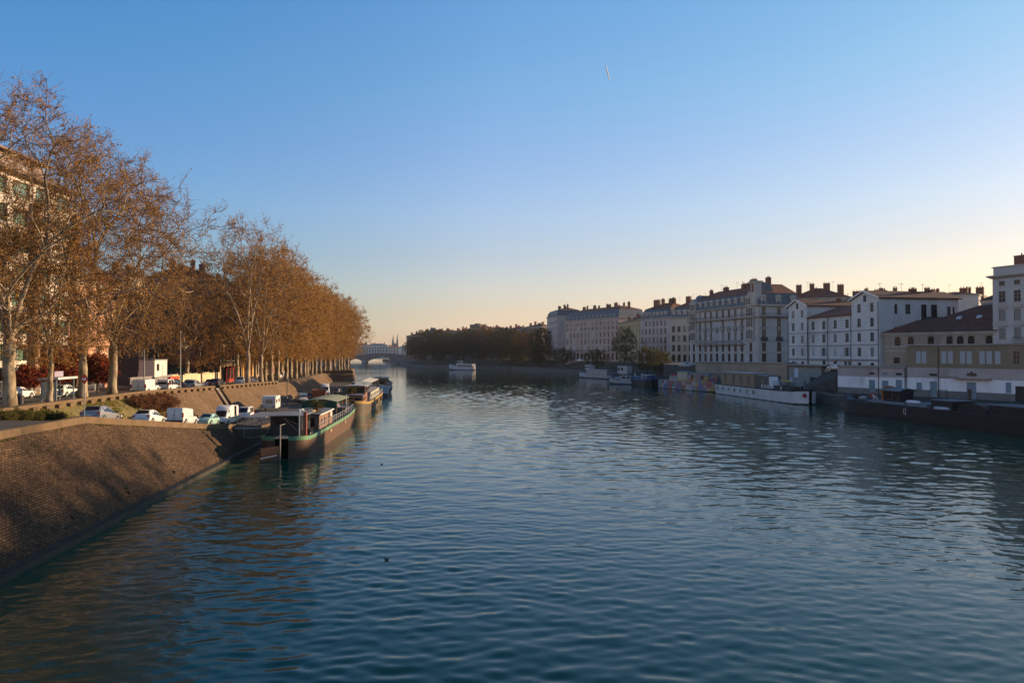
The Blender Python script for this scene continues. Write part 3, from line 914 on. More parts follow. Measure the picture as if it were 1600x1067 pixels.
def wall_with_holes(mb, L, z0, z1, holes, to, d=0.2, mi=0, mi_reveal=0):
    """holes (x0,x1,za,zb); to(s, depth, z) -> local point"""
    xs = sorted(set([0, L] + [round(v, 4) for h in holes for v in h[:2]]))
    zs = sorted(set([z0, z1] + [round(v, 4) for h in holes for v in h[2:]]))
    for i in range(len(xs) - 1):
        xm = (xs[i] + xs[i + 1]) / 2
        run = None
        for j in range(len(zs) - 1):
            zm = (zs[j] + zs[j + 1]) / 2
            inside = any(h[0] < xm < h[1] and h[2] < zm < h[3] for h in holes)
            if inside:
                if run is not None:
                    mb.face([to(xs[i], 0, run), to(xs[i + 1], 0, run), to(xs[i + 1], 0, zs[j]), to(xs[i], 0, zs[j])], mi); run = None
            elif run is None:
                run = zs[j]
        if run is not None:
            mb.face([to(xs[i], 0, run), to(xs[i + 1], 0, run), to(xs[i + 1], 0, z1), to(xs[i], 0, z1)], mi)
    for a, b, c, e in holes:
        mb.face([to(a, 0, c), to(b, 0, c), to(b, d, c), to(a, d, c)], mi_reveal)
        mb.face([to(a, 0, e), to(a, d, e), to(b, d, e), to(b, 0, e)], mi_reveal)
        mb.face([to(a, 0, c), to(a, d, c), to(a, d, e), to(a, 0, e)], mi_reveal)
        mb.face([to(b, 0, c), to(b, 0, e), to(b, d, e), to(b, d, c)], mi_reveal)
def rows_of(cols, rows):
    """cols: list of centres; rows: list of (z, w, h, style)"""
    return [(x, w, z, h, st) for (z, w, h, st) in rows for x in cols]
def even(L, n, margin=None):
    m = margin if margin is not None else L / n / 2
    return [m + (L - 2 * m) * i / max(1, n - 1) for i in range(n)]

def house(name, label, cat, p0, p1, depth, z0, z1, wallm, front=(), right=(), left=(), group=None, trim=M_stone, cornice=0.5, bands=(), rp=None, skew=None):
    """p0->p1 is the river facade, left to right as seen from the river. Local x along it, y away from the river."""
    d = Vector((p1[0] - p0[0], p1[1] - p0[1])); L = d.length
    root = thing(name, label, cat, (p0[0], p0[1], z0), math.atan2(d.y, d.x), group)
    H = z1 - z0
    mb = MB()
    wall_with_holes(mb, L, -3, H, [(x - w / 2, x + w / 2, z, z + h) for x, w, z, h, st in front], lambda s, k, z: (s, k, z))
    wall_with_holes(mb, depth, -3, H, [(x - w / 2, x + w / 2, z, z + h) for x, w, z, h, st in right], lambda s, k, z: (L - k, s, z))
    wall_with_holes(mb, depth, -3, H, [(x - w / 2, x + w / 2, z, z + h) for x, w, z, h, st in left], lambda s, k, z: (k, depth - s, z))
    mb.face([(0, depth, -3), (0, depth, H), (L, depth, H), (L, depth, -3)])
    mb.face([(0, 0, H), (L, 0, H), (L, depth, H), (0, depth, H)])
    mb.box(0.35, L - 0.35, 0.35, depth - 0.35, -3, H - 0.02)          # floors inside, closes the rooms behind the panes
    w_ = mb.build("wall", wallm, root)
    for i_, (x, w, z, h, st) in enumerate(front):
        hsh = math.sin(x * 12.9898 + z * 78.233 + L) * 43758.5453 % 1
        if st == 'w':
            st = 'curt' if hsh < .3 else ('shut_closed' if hsh > .9 and len(front) > 20 else 'w')
        f = add_window(root, x, z, w, h, st)
        if 'shut' in st:
            shutters(f, w, h, SHUT, closed='closed' in st)
    for x, w, z, h, st in right:
        add_window(root, 0, 0, w, h, st, rz=math.pi / 2, place=(L - 0.16, x, z))
    for x, w, z, h, st in left:
        add_window(root, 0, 0, w, h, st, rz=-math.pi / 2, place=(0.16, depth - x, z))
    mb = MB()
    if len(front):
        for x, w, z, h, st in front:
            if z > 0.5:
                mb.box(x - w / 2 - 0.12, x + w / 2 + 0.12, -0.12, 0.03, z - 0.14, z - 0.003)
        for x, w, z, h, st in right:
            mb.box(L - 0.03, L + 0.12, x - w / 2 - 0.1, x + w / 2 + 0.1, z - 0.14, z - 0.003)
    for b in bands:
        mb.box(-0.1, L + 0.1, -0.1, 0.02, b, b + 0.22)
        mb.box(L - 0.02, L + 0.103, 0.02, depth, b + 0.003, b + 0.217)
    if mb.v:
        mb.build("sill_courses", trim, root)
    if cornice:
        mb = MB()
        c = cornice
        mb.loft([[(-c * .3, -c * .3, H - .5), (-c, -c, H - .12), (-c, -c, H + .1), (0.2, 0.2, H + .1)],
                 [(L + c * .3, -c * .3, H - .5), (L + c, -c, H - .12), (L + c, -c, H + .1), (L - 0.2, 0.2, H + .1)],
                 [(L + c * .3, depth + c * .3, H - .5), (L + c, depth + c, H - .12), (L + c, depth + c, H + .1), (L - .2, depth - .2, H + .1)],
                 [(-c * .3, depth + c * .3, H - .5), (-c, depth + c, H - .12), (-c, depth + c, H + .1), (.2, depth - .2, H + .1)],
                 [(-c * .3, -c * .3, H - .5), (-c, -c, H - .12), (-c, -c, H + .1), (0.2, 0.2, H + .1)]], cap=False, closed=False)
        mb.build("cornice", trim, root)
    if rp:
        rp(root, L, depth, H)
    return root, L, H
def chimney(roof, x, y, z, w=1.6, d=0.8, h=2.0, pots=3, m=None):
    w *= .8; h *= .72
    mb = MB()
    mb.box(x - w / 2, x + w / 2, y - d / 2, y + d / 2, z - 2.2, z + h)
    mb.box(x - w / 2 - .08, x + w / 2 + .08, y - d / 2 - .08, y + d / 2 + .08, z + h, z + h + .15)
    for i in range(pots):
        px_ = x + (i - (pots - 1) / 2) * (w / max(1, pots))
        mb.lathe([(.14, z + h + .15), (.11, z + h + .62)], 6, (px_, y, 0))
    return mb.build("chimney", m or M_brick, roof)
_rc = random.Random(17)
def more_chimneys(L, D):
    return [(_rc.uniform(2, L - 2), D * _rc.uniform(.25, .6), _rc.uniform(.8, 1.7), .8, _rc.uniform(1.0, 2.6), _rc.choice((1, 2, 3))) for _ in range(int(L / 7))] if L > 14 else []
def antenna(roof, x, y, z, h=2.2):
    mb = MB()
    mb.tube([(x, y, z - .6), (x, y, z + h)], .03, 4)
    for k in range(4):
        zz = z + h - .12 - .0 * k
        mb.tube([(x - .5, y - .35 + k * .22, zz), (x + .5, y - .35 + k * .22, zz)], .018, 3)
    mb.tube([(x, y - .5, z + h - .12), (x, y + .5, z + h - .12)], .02, 3)
    return mb.build("antenna", M_dark, roof)
def hip_roof(rise, over=0.5, m=None, hip0=None, hip1=None, chim=(), ants=(), ridge=0.5):
    def f(root, L, D, H):
        a = D * ridge if hip0 is None else hip0
        b = D * ridge if hip1 is None else hip1
        o = over; z = H + 0.1; r = H + rise; yr = D * ridge
        mb = MB()
        A, B, C_, E = (-o, -o, z), (L + o, -o, z), (L + o, D + o, z), (-o, D + o, z)
        P, Q = (a, yr, r), (L - b, yr, r)
        if a <= 0: P = (-o, yr, r)
        if b <= 0: Q = (L + o, yr, r)
        mb.face([A, B, Q, P]); mb.face([C_, E, P, Q])
        mb.face([B, C_, Q]); mb.face([E, A, P]); mb.face([A, E, C_, B])
        ro = mb.build("roof", m or M_tile, root)
        for c in list(chim) + more_chimneys(L, D):
            t = min(1, 2 * min(c[1], D - c[1]) / D)
            chimney(ro, c[0], c[1], H + rise * t, *c[2:])
        for x, y in ants:
            antenna(ro, x, y, H + rise)
        return ro
    return f
def mansard_roof(lower, inset, upper, dormers=(), chim=(), ants=(), m1=None, m2=None, dw=1.1, dh=1.7, lr=True, dstyle='plain'):
    def f(root, L, D, H):
        z = H + .1; s = inset; o = 0.15
        a = [(-o, -o, z), (L + o, -o, z), (L + o, D + o, z), (-o, D + o, z)]
        i0 = s if lr else -o; i1 = L - s if lr else L + o
        b = [(i0, s, z + lower), (i1, s, z + lower), (i1, D - s, z + lower), (i0, D - s, z + lower)]
        mb = MB()
        for k in range(4):
            mb.face([a[k], a[(k + 1) % 4], b[(k + 1) % 4], b[k]])
        ro = mb.build("mansard_roof", m1 or M_slate, root)
        mb = MB()
        yr = D / 2; r = z + lower + upper; e = .12
        bb = [(i0 - e, s - e, z + lower), (i1 + e, s - e, z + lower), (i1 + e, D - s + e, z + lower), (i0 - e, D - s + e, z + lower)]
        P, Q = (i0 + D * .3, yr, r), (i1 - D * .3, yr, r)
        mb.face([bb[0], bb[1], Q, P]); mb.face([bb[2], bb[3], P, Q]); mb.face([bb[1], bb[2], Q]); mb.face([bb[3], bb[0], P]); mb.face(bb[::-1])
        r2 = mb.build("roof", m2 or M_tile, root)
        for c in list(chim) + more_chimneys(L, D):
            t = min(1, 2 * min(c[1], D - c[1]) / D)
            chimney(r2, c[0], c[1], z + lower + upper * t, *c[2:])
        for x, y in ants:
            antenna(r2, x, y, r)
        for x in dormers:
            dormer(ro, x, 0.05, z + 0.25, dw, dh, s, dstyle)
        return ro
    return f
_dorm = {}
def dormer(roof, x, y, z, w, h, depth, style='plain'):
    k = (w, h, depth, style)
    if k not in _dorm:
        mb = MB(); t = .2
        mb.box(-w / 2 - t, -w / 2, 0, depth + .6, 0, h); mb.box(w / 2, w / 2 + t, 0, depth + .6, 0, h)
        mb.box(-w / 2, w / 2, 0.25, depth + .5, 0, h)
        if style == 'ped':
            mb.prism([(-w / 2 - .38, h), (w / 2 + .38, h), (w / 2 + .38, h + .16), (w / 2 + .1, h + .5), (0, h + .72), (-w / 2 - .1, h + .5), (-w / 2 - .38, h + .16)], 'y', -.12, depth + .8)
        else:
            mb.prism([(-w / 2 - .3, h), (w / 2 + .3, h), (w / 2 + .25, h + .22), (0, h + .4), (-w / 2 - .25, h + .22)], 'y', -.1, depth + .8)
        fm, gm = win_meshes(w, h - .05, 'plain')
        gl = MB(); gl.box(-w / 2 + .06, w / 2 - .06, .17, .245, .08, h - .06)
        _dorm[k] = (mb.mesh("dormer", M_stone), gl.mesh("pane", M_glass))
    a, b = _dorm[k]
    o = put("dormer", a, roof, (x, y, z))
    return o
_balc = {}
def balcony(root, x0, x1, z, out=0.7, m=None, slab=None, h=0.95):
    k = (round(x1 - x0, 2), out, (m or M_rail).name, h)
    if k not in _balc:
        w = x1 - x0
        mb = MB()
        mb.box(0, w, -out, -.02, -.2, 0, 1)
        for a in (0, w - .05):
            mb.box(a, a + .05, -out, -.02, h - .05, h)
        mb.box(0, w, -out, -out + .05, h - .05, h)
        mb.box(0, w, -out, -out + .04, .08, .12)
        n = max(2, int(w / .28))
        for i in range(n + 1):
            xx = (w - .03) * i / n
            mb.box(xx, xx + .03, -out + .005, -out + .035, 0, h - .05)
        for i in range(int(w / 2.4) + 1):
            xx = .3 + i * 2.4
            if xx < w - .2:
                mb.prism([(-out + .1, -.2), (-.02, -.2), (-.02, -.7)], 'x', xx, xx + .2, 1)
        _balc[k] = mb.mesh("balcony", [m or M_rail, slab or M_stone])
    return put("balcony", _balc[k], root, (x0, 0, z))
def pipe(root, x, z0, z1, y=-.1):
    mb = MB(); mb.tube([(x, y, z0), (x, y, z1)], .07, 5)
    return mb.build("downpipe", M_dark, root)

SHUT = mat("grey_blue_shutter", (0.36, 0.39, 0.41), 0.7, 0.12, 2)
W_white = mat("white_render", (0.56, 0.55, 0.52), 0.85, 0.09, 0.35, dirt=(0.36, 0.35, 0.33))
W_cream = mat("cream_render", (0.44, 0.39, 0.30), 0.85, 0.1, 0.35, dirt=(0.32, 0.28, 0.22))
W_pink = mat("pink_beige_render", (0.40, 0.31, 0.26), 0.85, 0.1, 0.35, dirt=(0.31, 0.25, 0.21))
W_lilac = mat("lilac_grey_render", (0.42, 0.37, 0.34), 0.85, 0.1, 0.35, dirt=(0.31, 0.28, 0.27))
W_yellow = mat("yellow_ochre_render", (0.42, 0.33, 0.18), 0.85, 0.1, 0.35, dirt=(0.3, 0.24, 0.15))
W_ochre = mat("ochre_render", (0.23, 0.185, 0.12), 0.88, 0.15, 0.35, dirt=(0.19, 0.15, 0.09))
W_sand = mat("sandy_old_render", (0.33, 0.26, 0.19), 0.88, 0.15, 0.3, dirt=(0.22, 0.19, 0.16))
W_grey = mat("light_grey_render", (0.43, 0.415, 0.39), 0.85, 0.1, 0.35, dirt=(0.32, 0.31, 0.31))
W_brown = mat("red_brown_party_wall", (0.35, 0.195, 0.135), 0.92, 0.2, 0.4, dirt=(0.2, 0.11, 0.08))
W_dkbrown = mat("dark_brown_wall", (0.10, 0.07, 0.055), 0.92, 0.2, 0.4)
W_blue = mat("blue_grey_zinc", (0.20, 0.23, 0.27), 0.6, 0.1, 0.8)

GB = "apartment houses along the right bank"
# corner house with the lit end wall
def P_(px, Y): return (gx(px, Y), Y)
p1 = P_(870, 415); p0 = (p1[0] - 4.6, p1[1] + 26)
zt = gz(493.5, 415); z0 = 7.0
fr = rows_of(even(26.4, 7), [(5.2, 1.3, 2.4, 'w'), (9.4, 1.3, 2.5, 'w'), (13.6, 1.3, 2.4, 'w'), (17.8, 1.3, 2.2, 'w'), (22, 1.3, 1.9, 'w')])
house("apartment_house", "tall corner house with blank end wall, at the left end of the right bank row", "house", p0, p1, 16, z0, zt, W_lilac, fr,
      right=[(4.5, 1.2, 4.0, 2.2, 'w')], group=GB, bands=(4.6, 8.6),
      rp=mansard_roof(3.6, 1.4, 2.0, dormers=even(26.4, 5), chim=[(3, 8, 1.6, .9, 2), (12, 5, 1.8, .9, 2.4), (22, 8, 1.6, .8, 2)], ants=[(8, 8), (18, 8)]))
# long pink building
A = P_(884, 400); B = P_(967, 355)
L = (Vector(B) - Vector(A)).length
zt = gz(501.7, 400)
fr = rows_of(even(L, 14), [(0.4, 2.0, 3.6, 'dframe'), (5.0, 1.3, 2.9, 'w'), (9.0, 1.3, 2.8, 'w'), (12.8, 1.3, 2.6, 'w'), (16.6, 1.25, 1.9, 'w'), (19.3, 1.2, 1.7, 'w')])
rt_, L, H = house("apartment_house", "long pinkish building with dark slate mansard and six rows of narrow windows", "house", A, B, 18, z0, zt, W_pink, fr, group=GB, bands=(4.3, 8.3, 15.9, 18.8),
      rp=mansard_roof(4.4, 1.6, 2.2, dormers=even(L, 12, 4), dh=1.2, dw=.9, chim=[(6, 9, 2.5, 1, 1.6), (18, 8, 2.2, 1, 2.2), (30, 9, 3.2, 1, 1.5), (38, 8, 2.6, 1, 2.6), (48, 9, 1.5, 1, 2)], ants=[(13, 9), (34, 9), (44, 9)]))
balcony(rt_, 2, L - 2, 4.9)
# yellow lower house
C0, C1 = P_(967, 352), P_(1002, 306)
L = (Vector(C1) - Vector(C0)).length
zt = gz(500.5, 318)
fr = rows_of(even(L, 8), [(1.0, 1.3, 2.5, 'w'), (5.0, 1.3, 2.5, 'w'), (9.0, 1.2, 2.3, 'w'), (13.0, 1.2, 2.1, 'w'), (16, 1.1, 1.5, 'w')])
house("apartment_house", "yellowish plain house with a low dark roof, lower than its two neighbours", "house", C0, C1, 16, z0, zt, W_yellow, fr, group=GB, bands=(4.4,),
      rp=hip_roof(2.6, .7, M_tiledark, chim=[(8, 8, 1.6, .9, 2.6), (38, 8, 2.4, .9, 3.2)]))
# lilac house and cream house
D0, D1, D2 = P_(1001, 304), P_(1048, 288), P_(1083, 280)
zt = gz(498.5, 304)
L = (Vector(D1) - Vector(D0)).length
cols = [2.0, 4.2, 8.2, 10.4, 12.6, 16.6, 19.0] if L > 20 else even(L, 7)
cols = [c * L / 21.0 for c in cols]
fr = rows_of(cols, [(0.4, 1.5, 3.2, 'dframe'), (4.6, 1.3, 2.6, 'w'), (8.4, 1.3, 2.6, 'w'), (12.2, 1.2, 2.5, 'w'), (15.8, 1.2, 2.2, 'w')])
r_, L, H = house("apartment_house", "pale lilac house with paired windows, stacked balconies and round dormers", "house", D0, D1, 16, z0, zt, W_lilac, fr, group=GB, bands=(4.0, 11.6),
      rp=mansard_roof(4.0, 1.4, 2.8, dormers=cols, chim=[(2, 8, 4.0, 1.2, 2.2), (8, 6, 1.6, 1, 3.0), (12, 8, 1.6, 1, 2.4)], ants=[(5, 8), (16, 8)], dstyle='ped'))
for z in (4.5, 8.3):
    balcony(r_, cols[0] - 1, cols[1] + 1, z); balcony(r_, cols[5] - 1, cols[6] + 1, z)
L = (Vector(D2) - Vector(D1)).length
zt = gz(496, 284)
cols = even(L, 4)
fr = rows_of(cols, [(0.6, 1.7, 3.0, 'arch_dframe'), (4.8, 1.5, 2.7, 'w'), (8.8, 1.5, 2.7, 'w'), (12.8, 1.5, 2.5, 'w')])
house("apartment_house", "cream house with wide windows and big round dormers, left of the ornate white building", "house", D1, D2, 16, z0, zt, W_cream, fr, group=GB, bands=(4.2, 8.2),
      rp=mansard_roof(4.2, 1.4, 3.6, dormers=cols, dh=2.2, dw=1.5, chim=[(3, 9, 2.6, 1.2, 2.4), (9, 8, 1.4, 1, 1.5), (15, 8, 2, 1, 2.0)], ants=[(6, 8), (12, 8)], dstyle='ped'))
# ornate white building: left wing, corner pavilion, right wing (one thing)
Fp, Gp = P_(1078, 246), P_(1184, 209)
Hp = (Gp[0] + 14.0, Gp[1] + 3.7)
zg = gz(570, 205); zc = gz(476, 209)
L = (Vector(Gp) - Vector(Fp)).length
cols = [2.6] + [6.6 + i * (L - 14.5) / 7 for i in range(8)] + [L - 3.4]
H = zc - z0
rows_ = [(0.5, 1.5, 3.4, 'dframe'), (4.6, 1.4, 2.7, 'dframe'), (8.3, 1.4, 2.9, 'w'), (12.1, 1.4, 2.8, 'w'), (H - 3.15, 1.35, 2.5, 'w')]
fr = rows_of(cols, rows_)
gr, L, H = house("ornate_apartment_building", "large ornate white building with a corner pavilion, long balconies and pedimented dormers", "apartment building", Fp, Gp, 16, z0, zc, W_grey, fr, bands=(4.2, 7.9), cornice=.8,
      rp=mansard_roof(3.7, 1.2, 3.2, dormers=cols[1:-1], dw=1.2, dh=2.1, dstyle='ped', chim=[(12, 7, 2.6, 1, 1.6), (22, 7, 1.8, 1, 1.8), (25.5, 8, 2.8, 1.2, 2.4)], ants=[(8, 8), (17, 8), (20, 8)]))
zb = gz(490.5, 209) - z0
balcony(gr, -.3, L + .2, zb - 0.8, 1.0, h=1.1)
balcony(gr, cols[1] - 1.4, cols[8] + 1.4, gz(532, 209) - z0 - .9, 1.1, h=1.2)
for i in range(1, 9):
    mb = MB()
    mb.box(-.95, .95, -.55, -.02, 0, .25); mb.prism([(-.5, 0), (-.02, 0), (-.02, -1.0)], 'x', -.75, .75)
    mb.box(-.95, .95, -.55, -.5, .25, 1.1)
    mb.build("bow_balcony", M_stonegrey, gr, loc=(cols[i], 0, 11.7))
# pedimented bays at both ends
for cx in (cols[0], cols[-1]):
    mb = MB()
    w = 1.9
    mb.box(cx - w, cx + w, -.45, -.02, 8.0, H + .1)
    mb.box(cx - w, cx + w, -.45, 1.4, H + .1, H + 2.5)
    mb.prism([(cx - w - .3, H + 2.5), (cx + w + .3, H + 2.5), (cx + w + .3, H + 2.8), (cx + .7, H + 3.5), (cx + .5, H + 4.3), (cx - .5, H + 4.3), (cx - .7, H + 3.5), (cx - w - .3, H + 2.8)], 'y', -.6, 1.4)
    b_ = mb.build("bay", M_stone, gr)
    for zz, hh in ((8.6, 2.7), (12.2, 2.8), (H - 3.1, 2.4), (H + .3, 1.9)):
        for k in (-1, 0, 1):
            add_window(gr, 0, 0, .8, hh, 'w', place=(cx + k * 1.1, -.46, zz))
    # blue slate cap over the bay
    mb = MB()
    zc_ = H + 3.0
    mb.loft([[(cx - 2.6, 1.5, zc_ - 1.5), (cx + 2.6, 1.5, zc_ - 1.5), (cx + 2.6, 7, zc_ - 1.5), (cx - 2.6, 7, zc_ - 1.5)],
             [(cx - 2.2, 1.9, zc_ + 1.4), (cx + 2.2, 1.9, zc_ + 1.4), (cx + 2.2, 6.6, zc_ + 1.4), (cx - 2.2, 6.6, zc_ + 1.4)],
             [(cx - 1.7, 2.4, zc_ + (2.6 if cx < 10 else 4.0)), (cx + 1.7, 2.4, zc_ + (2.6 if cx < 10 else 4.0)), (cx + 1.7, 6, zc_ + (2.6 if cx < 10 else 4.0)), (cx - 1.7, 6, zc_ + (2.6 if cx < 10 else 4.0))]])
    mb.build("slate_cap", M_slate, gr)
# right wing as parts of the same building, turned at the corner
wing_d = Vector((Hp[0] - Gp[0], Hp[1] - Gp[1])); WL_ = wing_d.length
ang = math.atan2(wing_d.y, wing_d.x) - gr.rotation_euler[2]
wl = Vector((L + .45, -.02))
mb = MB(); mb.box(L - .2, L + .5, -.08, .6, -3, H); mb.build('corner_pier', M_stone, gr)
cw, sw = math.cos(ang), math.sin(ang)
def wto(s, k, z): return (wl.x + s * cw - k * sw, wl.y + s * sw + k * cw, z)
wc = even(WL_, 3, 1.9)
holes = [(x - w / 2, x + w / 2, z, z + h) for (z, w, h, st) in rows_ for x in wc]
mb = MB()
wall_with_holes(mb, WL_, -3, H, holes, wto)
for a, b in ((0.3, WL_),):
    mb.face([wto(0, .35, -3), wto(0, .35, H), wto(WL_, .35, H), wto(WL_, .35, -3)][::-1])
mb.face([wto(0, 0, H), wto(WL_, 0, H), wto(WL_, 14, H), wto(0, 14, H)])
mb.face([wto(WL_, 0, -3), wto(WL_, 14, -3), wto(WL_, 14, H), wto(WL_, 0, H)])
mb.build("wing_wall", W_grey, gr)
for (z, w, h, st) in rows_:
    for x in wc:
        add_window(gr, 0, 0, w, h, st, rz=ang, place=wto(x, .16, z))
mb = MB()
for b, o_, h_ in ((4.2, .12, .22), (7.9, .12, .22), (H - .35, .8, .45)):
    mb.face([wto(-.1, -o_, b), wto(WL_ + .1, -o_, b), wto(WL_ + .1, -o_, b + h_), wto(-.1, -o_, b + h_)])
    mb.face([wto(-.1, -o_, b + h_), wto(WL_ + .1, -o_, b + h_), wto(WL_ + .1, .02, b + h_), wto(-.1, .02, b + h_)])
    mb.face([wto(-.1, -o_, b), wto(-.1, .02, b), wto(WL_ + .1, .02, b), wto(WL_ + .1, -o_, b)])
mb.build("wing_cornice", M_stone, gr)
mb = MB()
mb.face([wto(0, -.1, H + .1), wto(WL_, -.1, H + .1), wto(WL_, 1.2, H + 3.8), wto(0, 1.2, H + 3.8)])
mb.face([wto(WL_, -.1, H + .1), wto(WL_, 14, H + .1), wto(WL_, 13, H + 3.8), wto(WL_, 1.2, H + 3.8)])
ws = mb.build("wing_mansard_roof", M_slate, gr)
for x in wc:
    p = wto(x, .05, H + .35)
    d_ = dormer(ws, p[0], p[1], p[2], 1.2, 2.1, 1.2, 'ped'); d_.rotation_euler = (0, 0, ang)
mb = MB()
mb.face([wto(-.5, 1.0, H + 3.8), wto(WL_ + .2, 1.0, H + 3.8), wto(WL_ - 1, 7, H + 7.2), wto(0, 7, H + 7.2)])
mb.face([wto(WL_ + .2, 1.0, H + 3.8), wto(WL_ + .2, 14, H + 3.8), wto(WL_ - 1, 7, H + 7.2)])
wr = mb.build("wing_roof", M_tile, gr)
for x, y, w, h in ((2.5, 6, 3.0, 2.0), (8.5, 7, 2.0, 3.2)):
    p = wto(x, y, H + 6.8)
    chimney(wr, p[0], p[1], p[2], w, 1.0, h, 3)
mb = MB()
c_ = wto(.3, 1.6, 0)
mb.box(c_[0] - 1.1, c_[0] + 1.1, c_[1] - 1.2, c_[1] + 1.2, H + .1, H + 7.0); mb.box(c_[0] - 1.5, c_[0] + 1.5, c_[1] - 1.6, c_[1] + 1.6, H + 7.0, H + 7.35)
t_ = mb.build("corner_turret", M_stone, gr)
mb = MB(); mb.box(c_[0] - .5, c_[0] + .5, c_[1] - 1.26, c_[1] - 1.2, H + 3.9, H + 6.6); mb.build("louvre_window", M_brick, t_)
for z in (zb - 0.8,):
    mb = MB()
    mb.face([wto(0, -1.0, z - .2), wto(WL_, -1.0, z - .2), wto(WL_, -1.0, z + .0), wto(0, -1.0, z + .0)])
    mb.face([wto(0, -1.0, z), wto(WL_, -1.0, z), wto(WL_, 0, z), wto(0, 0, z)])
    mb.face([wto(0, 0, z - .2), wto(WL_, 0, z - .2), wto(WL_, -1.0, z - .2), wto(0, -1.0, z - .2)])
    for i in range(int(WL_ / .3)):
        mb.tube([wto(i * .3, -.97, z), wto(i * .3, -.97, z + 1.1)], .025, 3, cap=False)
    mb.tube([wto(0, -.97, z + 1.1), wto(WL_, -.97, z + 1.1)], .035, 4)
    mb.build("balcony", [M_rail], gr)
for x in wc:
    for z, h_ in ((8.0, 1.0), (11.8, .3)):
        mb = MB()
        a = [wto(x - 1, -.55, z - .2), wto(x + 1, -.55, z - .2), wto(x + 1, 0, z - .2), wto(x - 1, 0, z - .2)]
        b = [(q[0], q[1], z + h_) for q in a]
        for k in range(4):
            mb.face([a[k], a[(k + 1) % 4], b[(k + 1) % 4], b[k]])
        mb.face(b); mb.face(a[::-1])
        mb.build("bow_balcony", M_rail if h_ > .5 else M_stonegrey, gr)

# white house with two gabled pavilions
I0, I1 = (74.0, 183.0), (80.2, 149.0)
L = (Vector(I1) - Vector(I0)).length
zi = 7.0
gw = 8.6; sx1 = L - 9.0
H1 = gz(480.5, 183) - zi; H2 = 12.9
root = thing("gabled_house", "white house with two gabled pavilions joined by a lower red roofed middle", "house", (I0[0], I0[1], zi), math.atan2(I1[1] - I0[1], I1[0] - I0[0]))
fz = [3.3, 6.6, 9.9, 13.2]
wn_ = []
for xs_, top in (((2.4, 6.4), True), ((sx1 + 2.5, sx1 + 6.7), True)):
    for z in fz:
        for x in xs_:
            wn_.append((x, 1.15, z, 2.0, 'curt' if (x * 7 + z) % 3 < 1.2 else 'w'))
mx = [gw + 2.0 + i * (sx1 - gw - 4.0) / 3 for i in range(4)]
for z in fz[:3]:
    for i, x in enumerate(mx):
        wn_.append((x, 1.2, z, 2.05, ('shut_closed' if i in (0, 2) else 'shut') if z == fz[0] else ('curt' if (i + z) % 2 < .9 else 'w')))
base = [(2.4, 1.1, 1.0, .9, 'plain'), (6.4, 1.1, 1.0, .9, 'plain'), (mx[1], 1.2, .1, 2.2, 'plain dframe'), (mx[2], 1.3, 1.1, 1.0, 'plain'), (mx[3] - .6, 1.0, 1.0, 1.1, 'w'), (mx[3] + .8, 1.0, 1.0, 1.1, 'w'), (sx1 + 2.5, 1.2, 1.0, .9, 'plain'), (sx1 + 6.7, 1.2, 1.0, .9, 'plain')]
D = 20.0
mb = MB()
holes = [(x - w / 2, x + w / 2, z, z + h) for x, w, z, h, st in wn_ + base]
def sub(hs, a, b): return [(h[0] - a, h[1] - a, h[2], h[3]) for h in hs if a < h[0] and h[1] < b]
wall_with_holes(mb, gw, -2, H1, sub(holes, 0, gw), lambda s, k, z: (s, k, z))
wall_with_holes(mb, sx1 - gw, -2, H2, sub(holes, gw, sx1), lambda s, k, z: (gw + s, k + .25, z))
wall_with_holes(mb, L - sx1, -2, H1, sub(holes, sx1, L), lambda s, k, z: (sx1 + s, k, z))
side = [(4.2, .8, 12.6, 2.2, 'plain'), (7.2, 1.3, 12.6, 2.2, 'w'), (4.2, .8, 7.6, 2.2, 'plain'), (7.2, 1.3, 7.6, 2.0, 'w'), (11.2, 1.4, 11.4, 3.4, 'dframe'), (13.8, 1.6, 11.4, 3.4, 'dframe'), (17.6, 1.0, 12.4, 2.0, 'w'), (18.8, .6, 12.4, 2.0, 'plain'), (11.6, 1.2, 7.6, 2.2, 'w')]
wall_with_holes(mb, D, -2, H1, [(x - w / 2, x + w / 2, z, z + h) for x, w, z, h, st in side], lambda s, k, z: (L - k, s, z))
for a, b in ((0, gw), (sx1, L)):
    mid = (a + b) / 2; rz_ = H1 + 1.55
    mb.face([(a, 0, H1), (b, 0, H1), (mid, 0, rz_)])
    mb.face([(a, D, H1), (mid, D, rz_), (b, D, H1)])
    mb.face([(a, D, -2), (a, D, H1), (b, D, H1), (b, D, -2)])
mb.face([(0, 0, -2), (0, 0, H1), (0, D, H1), (0, D, -2)])
mb.face([(gw, 0, H2 - 2), (gw, D, H2 - 2), (gw, D, H1), (gw, 0, H1)]); mb.face([(sx1, 0, H2 - 2), (sx1, 0, H1), (sx1, D, H1), (sx1, D, H2 - 2)])
for a, b, hh in ((.35, gw - .3, H1), (gw + .1, sx1 - .1, H2), (sx1 + .35, L - .4, H1)):
    mb.box(a, b, .6, D - .3, -2, hh - .05)
mb.build("wall", W_white, root)
for x, w, z, h, st in wn_ + base:
    off = .25 if gw < x < sx1 else 0
    f = add_window(root, x, z, w, h, st, yrec=.16 + off)
    if 'shut' in st:
        shutters(f, w, h, SHUT, 'closed' in st)
for x, w, z, h, st in side:
    add_window(root, 0, 0, w, h, st, rz=math.pi / 2, place=(L - .16, x, z))
